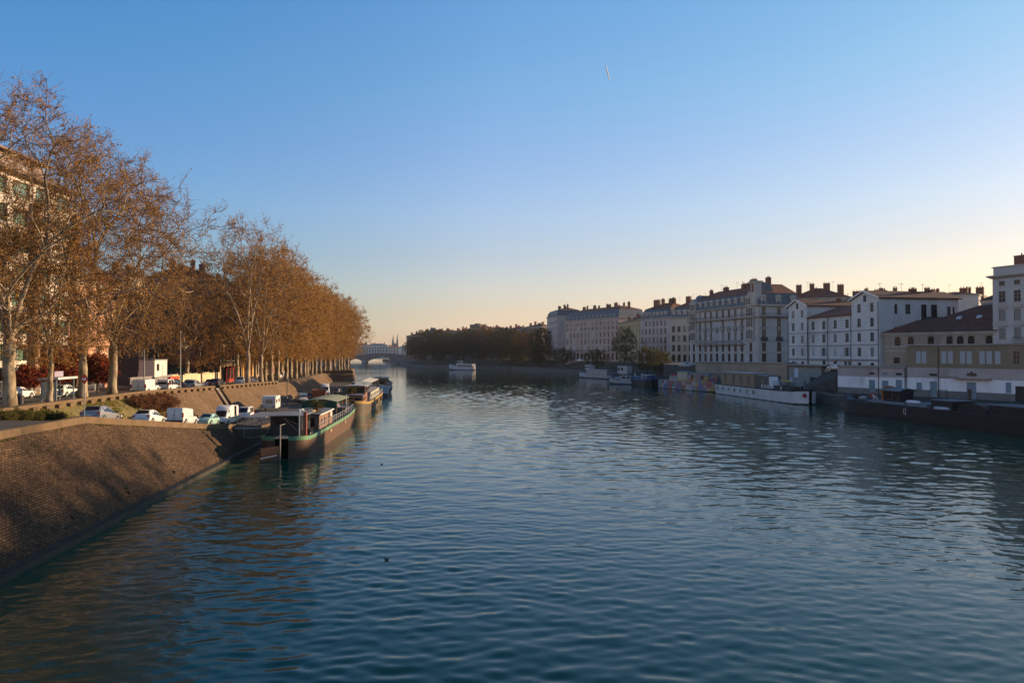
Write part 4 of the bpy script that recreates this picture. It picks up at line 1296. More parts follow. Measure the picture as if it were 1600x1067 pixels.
for a, b in ((0, gw), (sx1, L)):
    mid = (a + b) / 2; rz_ = H1 + 1.55; o_ = .55
    mb = MB()
    mb.loft([[(a - o_, -o_, H1 - .25), (mid, -o_, rz_ + .05), (b + o_, -o_, H1 - .25), (b + o_, -o_, H1), (mid, -o_, rz_ + .32), (a - o_, -o_, H1)],
             [(a - o_, D + o_, H1 - .25), (mid, D + o_, rz_ + .05), (b + o_, D + o_, H1 - .25), (b + o_, D + o_, H1), (mid, D + o_, rz_ + .32), (a - o_, D + o_, H1)]])
    ro = mb.build("roof", M_tiledark, root)
    mb = MB()
    mb.loft([[(a - o_, -o_ - .06, H1 - .28), (a - o_, -o_ - .06, H1 + .02), (a - o_, -o_ - .01, H1 + .02), (a - o_, -o_ - .01, H1 - .28)], [(mid, -o_ - .06, rz_ + .03), (mid, -o_ - .06, rz_ + .35), (mid, -o_ - .01, rz_ + .35), (mid, -o_ - .01, rz_ + .03)],
             [(b + o_, -o_ - .06, H1 - .28), (b + o_, -o_ - .06, H1 + .02), (b + o_, -o_ - .01, H1 + .02), (b + o_, -o_ - .01, H1 - .28)]])
    mb.build("bargeboard", M_white, ro)
    mb = MB(); mb.box(mid - .45, mid + .45, -.06, -.02, H1 - .7, H1 + .75)
    g_ = mb.build("gable_vent", M_dark, root)
    for k in range(3):
        chimney(ro, mid + (-1.5, 1.5, .3)[k], 6 + 5 * k, H1 + 1.0, 1.3, .8, 1.4, 2)
    for yy in (3.5, 9, 14.5):
        antenna(ro, mid + .4, yy, rz_, 2.0)
mb = MB()
mb.loft([[(gw, -.35, H2), (gw, -.35, H2 + .2), (gw, 9, H2 + 3.0), (gw, D, H2)], [(sx1, -.35, H2), (sx1, -.35, H2 + .2), (sx1, 9, H2 + 3.0), (sx1, D, H2)]])
ro = mb.build("roof", M_tile, root)
chimney(ro, sx1 - 3.2, 4.5, H2 + 2.0, 1.7, 1.2, 3.4, 0, W_dkbrown)
mb = MB()
for z in (3.0, 6.3, 9.6):
    mb.box(-.02, L + .02, -.09, -.003, z - .5, z - .34)
mb.box(-.02, L + .02, -.14, -.003, 2.25, 2.45)
mb.build("string_courses", M_grey, root)
for x in (.25, gw + .2, (gw + sx1) / 2 - .2, sx1 - .2, L - .25):
    pipe(root, x, 0, H1 - 1 if x < gw or x > sx1 - 1 else H2, -.12)
mb = MB(); mb.box(0, .06, 10.2, 15.2, 10.9, 11.05); mb.box(1.1, 1.15, 10.2, 15.2, 11.0, 12.0)
for k in range(18):
    mb.box(1.1, 1.14, 10.2 + .29 * k, 10.24 + .29 * k, 11.05, 12)
mb.box(0, 1.15, 10.2, 15.2, 10.85, 11.0)
mb.build("side_balcony", M_rail, root, loc=(L, 0, 0))

# sandy arcade building with the long dark red roof
J0, J1 = (80.9, 148.2), (94.2, 132.6)
L = (Vector(J1) - Vector(J0)).length
zj = 7.0; zt = 15.3
ax = [2.6, 5.2, 9.0, 12.4, 14.3, 16.2, 19.2]
fr = [(x, 1.15, 5.6, 1.9, 'arch_dframe') for x in ax] + [(x, 1.2, 1.8, 1.3, 'plain dframe') for x in (2.4, 5.0)]
r_, L, H = house("arcade_building", "sandy old building with small round arched windows under a long dark red roof", "building", J0, J1, 20, zj, zt, W_sand, fr, cornice=.35, bands=(4.4, 5.3))
mb = MB()
o_ = .6
mb.face([(-o_, -o_, H + .12), (9, -o_, H + .12), (9, 7, H + 3.4), (4.5, 6, H + 2.9)])
mb.face([(9, -o_, H + .12), (L + .4, -o_, H + .12), (L + .4, 9.5, H + 6.0), (15, 9.5, H + 5.7), (9, 7, H + 3.4)])
mb.face([(-o_, -o_, H + .12), (4.5, 6, H + 2.9), (4.5, 16, H + 2.9), (-o_, 20, H + .12)])
mb.face([(4.5, 6, H + 2.9), (9, 7, H + 3.4), (15, 9.5, H + 5.7), (L + .4, 9.5, H + 6), (L + .4, 20, H + .3), (-o_, 20, H + .12), (4.5, 16, H + 2.9)])
ro = mb.build("roof", M_tiledark, r_)
mb = MB()
for x, y in ((12.5, 4), (16, 4.2)):
    z = H + .12 + (y + o_) * .575
    mb.loft([[(x, y - .3, z), (x + .9, y - .3, z), (x + .9, y - .3, z + .12), (x, y - .3, z + .12)], [(x, y + .6, z + .5), (x + .9, y + .6, z + .5), (x + .9, y + .6, z + .62), (x, y + .6, z + .62)]])
mb.build("skylights", M_alu, ro)
chimney(ro, 1.5, 9, H + 2.8, 1.2, .8, 1.2, 2)

# blue grey mansard house and tall grey house at the right edge
r_, L, H = house("mansard_house", "blue grey house with rounded attic and two dormer windows behind the dark red roof", "house", (103.5, 150.5), (108.5, 138), 14, 7, 22.5, W_blue, [(x, 1.7, 12.6, 2.2, 'plain dframe') for x in (3.0, 7.0, 11)], cornice=.15, rp=hip_roof(4.5, .4, M_tiledark))
K0, K1 = P_(1552, 133), (101.5, 114.0)
L = (Vector(K1) - Vector(K0)).length
zt = gz(431, 132)
cols = [1.75 + 2.75 * i for i in range(int(L / 2.75))]
fr = rows_of(cols, [(z, 1.25, 2.15, 'curt' if z < 12 else 'w') for z in (6.7, 10.25, 13.8)] + [(17.0, 1.1, .9, 'plain')])
r_, L, H = house("tall_grey_house", "tall light grey house with heavy cornice and brick chimney at the right edge", "house", K0, K1, 18, 7.0, zt, W_grey, fr, cornice=.75, bands=(9.5, 13.1))
mb = MB()
for x in cols:
    for z in (9.15, 12.7):
        mb.box(x - .95, x + .95, -.28, -.02, z, z + .18)
mb.build("window_hoods", M_stone, r_)
mb = MB(); mb.box(.1, L + .2, .1, 17.9, H + .1, H + 1.6); mb.box(-.1, L + .4, -.1, 18.1, H + 1.6, H + 1.8)
at = mb.build("attic_storey", W_grey, r_)
mb = MB(); mb.face([(2, 3, H + 1.9), (L, 3, H + 1.9), (L, 9, H + 3.6), (6, 9, H + 3.6)]); mb.face([(2, 3, H + 1.9), (6, 9, H + 3.6), (6, 17, H + 1.9)])
ro = mb.build("roof", M_tiledark, r_)
chimney(ro, 3.6, 3.0, H + 2.0, 2.6, 1.3, 2.3, 1)
balcony(r_, cols[1] - .6, cols[-1] + 1, 6.2, .9)
# its neighbour down the quay, outside the frame, which shades the near river wall
house("tall_grey_house", "tall cream house on the right bank, outside the picture to the right", "house", (108, 113), (119, 45), 16, 7.0, 30, W_cream, rows_of(even(66, 16), [(z, 1.3, 2.3, 'w') for z in (4, 8, 12, 16, 20)]), cornice=.6,
      rp=hip_roof(3.5, .5, M_tile))
for i, (x, Y, s) in enumerate(((98.5, 109, .90), (99.5, 100, 1.0), (101, 90, 1.08), (102, 80, 1.12), (104, 71, 1.14))):  # unseen trees added for their dappled shade on the near river wall
    plant_tree('plane_tree', 'tall plane tree added to dapple the river wall with shade, outside the picture to the right', 'tree', ROW[i % 3], (x, Y, 7), i * 1.7, (s, s, s * 1.02), 'plane trees outside the picture')

# ochre block with the white quay front, and the white quay shed
W_band = mat("pinkish_grey_band", (0.40, 0.35, 0.33), 0.88, 0.12, 0.4, dirt=(0.28, 0.24, 0.22))
W_quaywhite = mat("white_quay_paint", (0.72, 0.73, 0.74), 0.8, 0.08, 0.5, dirt=(0.45, 0.46, 0.46))
W_base = mat("grey_base_wall", (0.16, 0.16, 0.15), 0.9, 0.2, 0.6)
M_bluedoor = mat("blue_grey_door", (0.17, 0.24, 0.29), 0.6, 0.12, 1.0)
def quay_front(root, L, D, zones, top, doors):
    """zones: (z0, z1, mat, proud)"""
    for z0_, z1_, m, pr, nm in zones:
        mb = MB()
        hs = [(x - w / 2, x + w / 2, max(z, z0_), min(z + h, z1_)) for x, z, w, h in doors if z < z1_ - .01 and z + h > z0_ + .01]
        wall_with_holes(mb, L, z0_, z1_, hs, lambda s, k, z: (s, k - pr, z), d=.25)
        mb.face([(0, -pr, z0_), (0, -pr, z1_), (0, D, z1_), (0, D, z0_)]); mb.face([(L, -pr, z0_), (L, D, z0_), (L, D, z1_), (L, -pr, z1_)])
        mb.face([(0, -pr, z1_), (L, -pr, z1_), (L, .3, z1_), (0, .3, z1_)])
        mb.face([(0, .35, z0_), (0, .35, z1_), (L, .35, z1_), (L, .35, z0_)][::-1])
        mb.build(nm, m, root)
    mb = MB(); mb.box(-.2, L + .2, -.35, D, top, top + .28)
    return mb.build("flat_roof", M_concrete, root)
S0, S1 = Vector((72.3, 151.6)), Vector((79.7, 138.3))
L = (S1 - S0).length
sh = thing("quay_shed", "long low white quay shed with three blue grey doors beside the ramp", "shed", (S0.x, S0.y, QZ), math.atan2(S1.y - S0.y, S1.x - S0.x))
dz = [(8.0, 0, 1.35, 3.1), (10.9, 0, 1.35, 3.0), (13.8, 0, 1.35, 3.3)]
vents = [(8.0, 4.2, 1.2, .45), (10.9, 4.2, 1.2, .45), (13.8, 4.2, 1.3, .5)]
quay_front(sh, L, 7, [(-.3, 1.3, W_base, .06, "base_wall"), (1.3, 3.7, W_quaywhite, .03, "painted_wall"), (3.7, 5.75, W_band, 0, "upper_wall")], 5.75, dz + vents)
for x, z, w, h in dz:
    mb = MB(); mb.box(-w / 2 + .02, w / 2 - .02, .1, .16, 0, h - .02)
    for k in (-.3, .3): mb.box(k - .02, k + .02, .09, .1, .1, h - .1)
    d_ = mb.build("door", M_bluedoor, sh, loc=(x, 0, z))
    mb = MB(); mb.box(.4, .5, .04, .1, 1.0, 1.12); mb.build("handle", M_alu, d_)
for i, (x, z, w, h) in enumerate(vents):
    mb = MB(); mb.box(-w / 2 + .02, w / 2 - .02, .1, .16, .02, h - .02); mb.build("transom", M_bluedoor if i == 1 else M_dark, sh, loc=(x, 0, z))
for x in (9.5, L - .1):
    pipe(sh, x, 0, 5.7, -.14)
T0, T1 = S1 + Vector((.15, -.27)), Vector((96.4, 107.8))
L = (T1 - T0).length
kb = thing("ochre_block", "ochre flat topped block with shuttered windows above a white painted quay front", "building", (T0.x, T0.y, QZ), math.atan2(T1.y - T0.y, T1.x - T0.x))
ow = []
for x in (2.3, 3.4, 7.2, 8.4, 10.6, 11.8, 14.0, 15.2, 16.6, 19.6, 22, 24.5):
    ow.append((x, 6.75, .95, 2.35))
dd = [(5.2, 0, 1.4, 3.2), (2.4, 1.5, 1.1, 1.4), (12.1, 0, 1.7, 3.3), (18.3, 1.6, .9, 1.9), (20.2, 0, 1.7, 2.9)]
quay_front(kb, L, 9, [(-.3, 1.5, W_base, .06, "base_wall"), (1.5, 3.85, W_quaywhite, .03, "painted_wall"), (3.85, 5.9, W_band, 0, "band_wall"), (5.9, 10.2, W_ochre, .05, "upper_wall")], 10.2, ow + dd)
for i, (x, z, w, h) in enumerate(ow):
    f = add_window(kb, x, z, w, h, 'w', yrec=.12)
    if i not in (9,):
        k = ('oc', i < 0)
        shutters(f, w, h, SHUT, True)
for i, (x, z, w, h) in enumerate(dd):
    mb = MB(); mb.box(-w / 2 + .02, w / 2 - .02, .1, .16, .01, h - .02)
    if h > 2.5:
        d_ = mb.build("door", M_dark if i == 4 else M_bluedoor, kb, loc=(x, 0, z))
        if i == 2:
            mb = MB(); mb.box(-.7, -.02, .08, .098, .05, 2.0); mb.build("wicket", W_dkbrown, d_)
    else:
        mb.build("hatch", M_bluedoor, kb, loc=(x, 0, z))
mb = MB(); mb.box(9.0, 15.6, -1.1, -.06, 3.9, 4.05); mb.box(6.3, 9.6, -.25, -.06, 4.15, 4.35); mb.build("canopy", M_stonegrey, kb)
mb = MB(); mb.box(11.4, 13.0, -.2, -.06, 4.5, 5.0); mb.prism([(11.9, 5.0), (12.5, 5.0), (12.2, 5.4)], 'y', -.2, -.06); mb.build("shop_sign", W_dkbrown, kb)
mb = MB(); mb.box(4.5, 5.9, -.12, -.02, 4.3, 4.75); mb.build("vent_grille", M_dark, kb)
pipe(kb, 6.2, 0, 10.1, -.16)
# low beige wall and the greenish kiosk in front of the ornate building
S0, S1 = Vector((55.5, 206.5)), Vector((71.5, 177.5))
L = (S1 - S0).length
lw = thing("low_quay_building", "long low beige quay building in front of the ornate white facade", "building", (S0.x, S0.y, QZ), math.atan2(S1.y - S0.y, S1.x - S0.x))
dz = [(x, .0, 1.6, 2.6) for x in (3, 8, 13)]
quay_front(lw, L, 6, [(-.3, 6.0, W_sand, 0.0, "wall")], 6.0, dz)
for i, (x, z, w, h) in enumerate(dz):
    mb = MB(); mb.box(-w / 2 + .02, w / 2 - .02, .1, .16, .01, h - .02); mb.build("door", (M_bluedoor, W_dkbrown, M_bluedoor)[i], lw, loc=(x, 0, z))
S0, S1 = Vector((71.7, 177.1)), Vector((75.9, 167.6))
L = (S1 - S0).length
ki = thing("quay_kiosk", "greenish grey quay kiosk with an overhanging flat roof left of the ramp", "kiosk", (S0.x, S0.y, QZ), math.atan2(S1.y - S0.y, S1.x - S0.x))
mb = MB()
wall_with_holes(mb, L, -.3, 5.6, [(6.8, 8.6, 0, 2.8)], lambda s, k, z: (s, k, z)); mb.face([(L, 0, -.3), (L, 6, -.3), (L, 6, 5.6), (L, 0, 5.6)]); mb.face([(0, 0, -.3), (0, 0, 5.6), (0, 6, 5.6), (0, 6, -.3)])
mb.face([(0, .4, -.3), (0, .4, 5.6), (L, .4, 5.6), (L, .4, -.3)][::-1])
mb.build("wall", mat("green_grey_render", (0.24, 0.26, 0.24), .88, .12, .5), ki)
mb = MB(); mb.box(-.4, L + 2.2, -1.0, 6, 5.6, 5.95); mb.build("flat_roof", M_concrete, ki)
mb = MB(); mb.box(6.85, 8.55, .1, .18, 0, 2.75); mb.build("door", M_dark, ki)
mb = MB(); mb.box(2.0, 3.2, -.05, -.003, 2.6, 4.9); mb.build("notice_board", mat("pale_blue_panel", (0.5, 0.55, 0.66), .6, .05, 2), ki)
for x in (1.0, 5.2):
    mb = MB(); mb.box(x - .22, x + .22, -.5, -.06, 0, 2.0)
    for k in range(3): mb.box(x - .25, x + .25, -.53, -.03, .3 + .6 * k, .5 + .6 * k)
    mb.build("grille_post", M_stonegrey, ki)
# ------------------------------------------------------------------ roofs and houses behind, far bank, bridge, spires
GBK = "roofs rising behind the right bank houses"
def back_house(label, p0, p1, depth, z1, wallm, rise, ch, group=None, name="back_house", m=None, left=(), front=()):
    return house(name, label, "house", p0, p1, depth, 7, z1, wallm, front, cornice=.3, group=group, rp=hip_roof(rise, .4, m or M_tile, chim=ch, ants=[(6, depth / 2), (14, depth / 2)]))
back_house("brown tiled roof with many brick chimneys behind the left white gable", (P_(1236, 232)), (P_(1330, 226)), 16, gz(466, 230), W_cream, 4.0, [(3, 6, 2.2, 1.2, 2.6), (7, 4, 1.8, 1.2, 4.2, 2), (12, 8, 2.6, 1, 2), (16, 5, 2.4, 1.2, 2.8)], GBK)
back_house("long brown tiled roof with chimneys behind the right white gable", (P_(1322, 225)), (P_(1440, 214)), 16, gz(466, 218), W_cream, 2.4, [(3, 5, 3.4, 1.2, 2.0), (9, 5, 2.4, 1.2, 2.2), (14, 8, 1.6, 1, 1.8), (19, 5, 3, 1, 2), (23, 7, 2, 1, 1.5)], GBK)
back_house("pale house top with metal roof just left of the blue grey mansard", (P_(1440, 205)), (P_(1530, 195)), 14, gz(462, 200), W_grey, 1.6, [(2, 4, 2.2, 1.2, 1.8), (10, 5, 2.6, 1, 1.5), (14, 5, 2.4, 1, 1.4)], GBK)
# houses behind the dark trees of the far right bank
GFB = "houses behind the trees of the far right bank"
xs_ = [(846, 500, 505), (815, 512, 509), (784, 522, 510.5), (757, 532, 508), (733, 544, 513), (708, 558, 515), (686, 575, 514), (662, 600, 520)]
LB = ["dark row house roof nearest the corner house, seen over the far trees", "second dark roof from the corner house, seen over the far trees", "dark roof with clustered chimneys midway along the far bank", "tallest dark house with a flat terrace top over the far trees", "dark roof with two tall chimneys over the far trees", "low dark roof with a row of small chimneys over the far trees", "dark domed house top over the far trees", "leftmost pinkish gable of the houses over the far trees"]
W_shade = mat('shaded_render', (.15, .12, .10), .9, .15, .4)  # shade is in the base colour: far houses read as dark silhouettes
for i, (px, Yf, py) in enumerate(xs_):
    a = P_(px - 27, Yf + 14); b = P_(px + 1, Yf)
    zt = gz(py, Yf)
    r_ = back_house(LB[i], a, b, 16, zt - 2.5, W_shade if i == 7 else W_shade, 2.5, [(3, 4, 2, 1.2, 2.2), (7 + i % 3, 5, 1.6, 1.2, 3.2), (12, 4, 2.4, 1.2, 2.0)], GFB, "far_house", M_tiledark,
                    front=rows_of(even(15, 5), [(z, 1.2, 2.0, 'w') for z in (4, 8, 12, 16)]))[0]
    if i == 6:
        mb = MB(); mb.lathe([(3.2, zt - 9.5), (3.2, zt - 7.5), (2.6, zt - 6.2), (1.0, zt - 5.6)], 10, (8, 6, 0)); mb.build("dome", M_slate, r_)
    if i == 3:
        mb = MB(); mb.box(2, 13, 1, 8, zt - 9.5, zt - 6.0); mb.box(6.5, 9.5, 2, 6, zt - 6.0, zt - 5.2); mb.build("roof_terrace", W_shade, r_)
# bridge
M_brstone = mat('bridge_stone', (.13, .125, .125), .9, .12, .3)
br = thing("stone_bridge", "pale low arched road bridge crossing the river in the distance", "bridge", (0, 0, 0))
Yb = 790.0; xa, xb = -197.0, -112.0
mb = MB()
def arch_pts(x0, x1, zs, rise, n=14):
    return [(lerp(x0, x1, i / n), zs + rise * math.sin(math.pi * i / n) ** .8) for i in range(n + 1)]
xs0 = gx(543, Yb); xs1 = gx(566, Yb); xs2 = gx(572, Yb); xs3 = gx(622, Yb)
top = lambda x: 7.4 + 2.4 * math.exp(-((x - (xs2 + xs3) / 2) / 26) ** 2)
for (a, b, rs) in ((xs0, xs1, 3.6), (xs2, xs3, 5.6)):
    ap = arch_pts(a, b, 1.2, rs)
    for (p, q) in zip(ap, ap[1:]):
        mb.loft([[(p[0], Yb, p[1]), (p[0], Yb, top(p[0])), (p[0], Yb + 12, top(p[0])), (p[0], Yb + 12, p[1])], [(q[0], Yb, q[1]), (q[0], Yb, top(q[0])), (q[0], Yb + 12, top(q[0])), (q[0], Yb + 12, q[1])]], cap=False)
for a, b in ((xa, xs0), (xs1, xs2), (xs3, xb)):
    n = 6
    for i in range(n):
        p, q = lerp(a, b, i / n), lerp(a, b, (i + 1) / n)
        mb.loft([[(p, Yb, -2), (p, Yb, top(p)), (p, Yb + 12, top(p)), (p, Yb + 12, -2)], [(q, Yb, -2), (q, Yb, top(q)), (q, Yb + 12, top(q)), (q, Yb + 12, -2)]], cap=False)
mb.build("arches", M_brstone, br)
mb = MB()
n = 30
for i in range(n):
    p, q = lerp(xa, xb, i / n), lerp(xa, xb, (i + 1) / n)
    for y in (Yb - .35, Yb + 12):
        mb.loft([[(p, y, top(p) - .2), (p, y, top(p) + 1.0), (p, y + .35, top(p) + 1.0), (p, y + .35, top(p) - .2)], [(q, y, top(q) - .2), (q, y, top(q) + 1.0), (q, y + .35, top(q) + 1.0), (q, y + .35, top(q) - .2)]], cap=False)
mb.build("parapet", M_brstone, br)
mb = MB(); c_ = (xs1 + xs2) / 2
mb.lathe([(2.6, -2), (2.6, 2.5), (.6, 4.2)], 8, (c_, Yb - 1, 0)); mb.build("pier_cutwater", M_stonegrey, br)
W_farpale = mat("far_pale_render", (0.48, 0.46, 0.43), .85, .08, .2)
GD = "pale houses at the end of the river"
for i, (pxa, pxb, py, Yf, lab) in enumerate([(545, 576, 537, 960, "pale long house at the river's end, left and mostly behind the russet trees"), (576, 606, 537.5, 950, "pale house at the river's end left of the twin spires"), (606, 627, 541, 1010, "pale house below the twin church spires"), (627, 652, 540, 940, "pale house at the river's end right of the twin spires")]):
    a, b = P_(pxa, Yf), P_(pxb, Yf + 8)
    L = (Vector(b) - Vector(a)).length
    house("far_house", lab, "house", a, b, 14, 6, gz(py, Yf) - 1.5, W_farpale, rows_of(even(L, max(4, int(L / 3.4))), [(z, 1.4, 2.2, 'plain') for z in (4, 7.5, 11)]), cornice=.3, group=GD, rp=hip_roof(2.2, .4, M_slate if i % 2 else M_tile, chim=[(4, 7, 1.6, .8, 1.6), (L - 4, 7, 1.6, .8, 1.6)]))
ch = thing("twin_spired_church", "distant church with two slender pointed stone spires", "church", (gx(617, 1350), 1350, 6))
mb = MB(); mb.box(-10, 10, 2, 50, 0, 16); mb.prism([(-10, 16), (10, 16), (0, 25)], 'y', 2, 50); mb.build("nave", M_stonegrey, ch)
for px in (614.2, 621):
    x = gx(px, 1350) - gx(617, 1350)
    for k_ in (0,):
        mb = MB(); mb.box(x - 2.4, x + 2.4, -2.4, 2.4, 0, gz(536, 1350) - 6)
        tw = mb.build("tower", M_stonegrey, ch)
        zb_ = gz(536, 1350) - 6; zt_ = gz(520.5 if px > 617 else 523, 1350) - 6
        mb = MB(); mb.lathe([(2.7, zb_), (1.4, lerp(zb_, zt_, .5)), (.1, zt_)], 8, (x, 0, 0)); mb.build("spire", M_stonegrey, tw)
hl = MB()
pts = []
for i in range(40):
    x = -1500 + i * 100
    pts.append((x, 3000 + 200 * math.sin(i * .7), 12 + 7 * math.sin(i * .9) + 6 * math.sin(i * .37 + 1)))
hl.loft([[(x, y - 300, -3), (x, y, z), (x, y + 600, z * 1.05), (x, y + 1500, -3)] for x, y, z in pts], closed=False, cap=False)
o = hl.build("far_hills", mat("far_hill_ground", (0.10, 0.11, 0.10), .95, .2, .01)); o["kind"] = "structure"

# ------------------------------------------------------------------ left bank buildings
# pale office block with green glass
O0, O1 = (-61.5, 46.0), (-63.0, 97.0)
L = (Vector(O1) - Vector(O0)).length
zo_ = 6.0; HH = 27.5
of = thing("office_block", "pale stone office block with green glass bays behind the plane trees at the left edge", "office building", (O0[0], O0[1], zo_), math.atan2(O1[1] - O0[1], O1[0] - O0[0]))
W_off = mat("pale_stone_cladding", (0.62, 0.56, 0.48), .8, .08, .5)
mb = MB()
fh = 3.45
holes = []
bays = []
x = 1.2
while x < L - 3:
    bays.append(x); x += 4.25
for k in range(8):
    z = .6 + fh * k
    for b in bays:
        holes.append((b, b + 3.1, z, z + (2.1 if k else 2.6)))
wall_with_holes(mb, L, -1, HH, holes, lambda s, k, z: (s, k, z), d=.45)
mb.face([(L, 0, -1), (L, 18, -1), (L, 18, HH), (L, 0, HH)]); mb.face([(0, 0, -1), (0, 0, HH), (0, 18, HH), (0, 18, -1)]); mb.face([(0, 0, HH), (L, 0, HH), (L, 18, HH), (0, 18, HH)])
mb.box(.5, L - .5, .9, 17.5, -1, HH - .1)
mb.build("wall", W_off, of)
wm, gm = MB(), MB()
wm.box(0, .08, 0, .08, 0, 2.1); wm.box(3.02, 3.1, 0, .08, 0, 2.1); wm.box(1.5, 1.58, 0, .08, .06, 2.04); wm.box(.08, 3.02, 0, .08, 0, .06); wm.box(.08, 3.02, 0, .08, 2.04, 2.1)
gm.box(.08, 1.5, .03, .06, .06, 2.04); gm.box(1.58, 3.02, .03, .06, .06, 2.04)
wme, gme = wm.mesh("window", M_alu), gm.mesh("pane", M_greenglass)
for h in holes:
    f = put("window", wme, of, (h[0], .35, h[2])); f.scale = (1, 1, (h[3] - h[2]) / 2.1); put("pane", gme, f)
for i, b in enumerate(bays):
    if i % 2 == 1:
        mb = MB(); mb.box(b + 3.2, b + 4.1, -.9, -.003, -1, HH - 3); mb.build("stone_fin", mat("brown_fin", (0.26, 0.17, 0.11), .85, .1, .6), of)
mb = MB(); mb.box(-.6, L + .6, -1.4, 18.5, HH + .0, HH + .35); mb.box(1.5, L - 2, 2.5, 16, HH + .35, HH + 3.4); mb.box(1.0, L - 1.5, 1.6, 16.5, HH + 3.4, HH + 3.7)
ro = mb.build("roof", mat("brown_zinc", (0.16, 0.10, 0.07), .6, .12, .6), of)
mb = MB()
for i in range(24):
    x = 1 + i * (L - 2) / 23
    mb.box(x, x + .04, -1.3, -1.26, HH + .35, HH + 1.3)
for z in (.6, .9, 1.25):
    mb.box(1, L - 1, -1.3, -1.27, HH + z, HH + z + .04)
mb.build("roof_railing", M_alu, ro)
# lit house with brown roof just beyond the office block
r_, L, H = house("town_house", "salmon coloured house with brown tiled roof right of the office block", "house", (-66, 101), (-68, 117), 14, 6, 22, mat("salmon_render", (0.55, 0.30, 0.19), .85, .08, .4), rows_of(even(16, 4), [(z, 1.2, 2.1, 'w') for z in (4, 8, 12)]), left=[(5, 1.1, 10, 1.8, 'w')],
      rp=hip_roof(4, .6, M_tile, chim=[(3, 6, 1.6, 1, 2)]))
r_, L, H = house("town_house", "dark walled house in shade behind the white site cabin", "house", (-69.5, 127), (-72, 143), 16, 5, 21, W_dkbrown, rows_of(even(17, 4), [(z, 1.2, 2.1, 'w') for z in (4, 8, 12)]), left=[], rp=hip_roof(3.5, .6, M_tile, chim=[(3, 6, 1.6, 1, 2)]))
r_, L, H = house("town_house", "cream house top with chimneys seen through the plane branches", "house", (-88, 160), (-91, 181), 16, 5, 28.5, mat("warm_cream_render", (0.58, 0.46, 0.28), .85, .08, .4), rows_of(even(24, 6), [(z, 1.2, 2.1, 'w') for z in (9, 13, 17)]), left=rows_of([3, 8, 13], [(z, 1.2, 2.1, 'w') for z in (13, 17)]),
      rp=hip_roof(3, .6, M_tile, chim=[(3, 6, 1.6, 1, 2), (10, 6, 1.6, 1, 2.4), (18, 6, 1.6, 1, 2)]))
# building with the big blank red brown party wall
N0, N1 = (-62.0, 145.0), (-65.2, 165.0)
W_carved = mat("carved_warm_stone", (0.50, 0.37, 0.24), .85, .15, .8, dirt=(0.33, 0.23, 0.15))
L = (Vector(N1) - Vector(N0)).length
fr = rows_of(even(L, 6), [(.4, 1.5, 3.0, 'arch_dframe'), (5.0, 1.4, 2.8, 'arch_w'), (9.0, 1.4, 2.7, 'arch_w'), (13, 1.3, 2.5, 'w'), (17, 1.3, 2.2, 'w')])
pw, L, H = house("town_house", "house with a huge blank red brown end wall and a richly carved river front", "house", N0, N1, 15, 4.8, 26.5, W_carved, fr, cornice=.6, bands=(4.2, 8.4, 12.4),
      rp=hip_roof(3.2, .5, M_tile, 0, 6, chim=[(1.2, 4, 1.4, 1, 2.2), (1.2, 10, 1.6, 1, 2.6), (12, 7, 2, 1, 2)]))
mb = MB(); mb.face([(-.04, 0.02, 3.9), (-.04, 0.02, H + .05), (-.04, 15, H + .05), (-.04, 15, 3.9)]); mb.face([(-.04, 0.02, H + .05), (-.04, 7.5, H + 3.1), (-.04, 15, H + .05)])
mb.build("party_wall", W_brown, pw)
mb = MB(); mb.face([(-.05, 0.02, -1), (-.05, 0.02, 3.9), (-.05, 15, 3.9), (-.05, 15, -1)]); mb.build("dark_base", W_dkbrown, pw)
mb = MB()
for k, (a, b) in enumerate(((6.2, 7.0), (7.2, 8.0), (8.2, 9.0), (9.2, 10))):
    mb.box(-.2, -.06, a, b, 1.2, 3.3)
mb.build("glazed_screen", M_greenglass, pw)
mb = MB(); mb.box(-.5, -.06, 10.3, 11.4, .9, 3.5); mb.build("white_panel", M_white, pw)
for z in (4.6, 8.8, 12.7):
    balcony(pw, 2, L - 2, z, .8)
# continuing houses behind the tree row
cols_ = [("orange_render", (0.62, 0.33, 0.10), "orange house glimpsed between the trunks, right of the carved front"), ("warm_beige_render", (0.5, 0.38, 0.25), "warm beige house glimpsed behind the middle of the tree row"), ("rose_render", (0.5, 0.28, 0.2), "rose coloured house glimpsed behind the tree row"), ("pale_gold_render", (0.55, 0.42, 0.24), "pale gold house glimpsed behind the far tree row"), ("stone_beige_render", (0.48, 0.4, 0.3), "stone beige house at the far end of the tree row")]
y0 = 166.5
for i, (nm, c, lab) in enumerate(cols_):
    y1 = y0 + 22
    f = lambda Y: interp(T_XP, Y) - 15.5
    a, b = (f(y0), y0), (f(y1) , y1)
    L = (Vector(b) - Vector(a)).length
    house("town_house", lab, "house", a, b, 14, 4.4, 22 + (i % 3) * 2, mat(nm, c, .85, .1, .4), rows_of(even(L, 6), [(.4, 1.8, 2.8, 'dframe'), (4.6, 1.3, 2.4, 'w'), (8.4, 1.3, 2.4, 'w'), (12.2, 1.3, 2.2, 'w')]), cornice=.4, bands=(4,), group="houses behind the riverside tree row", rp=hip_roof(3, .5, M_tile, chim=[(4, 6, 2, 1, 2), (16, 6, 2, 1, 2)]))
    y0 = y1 + .6
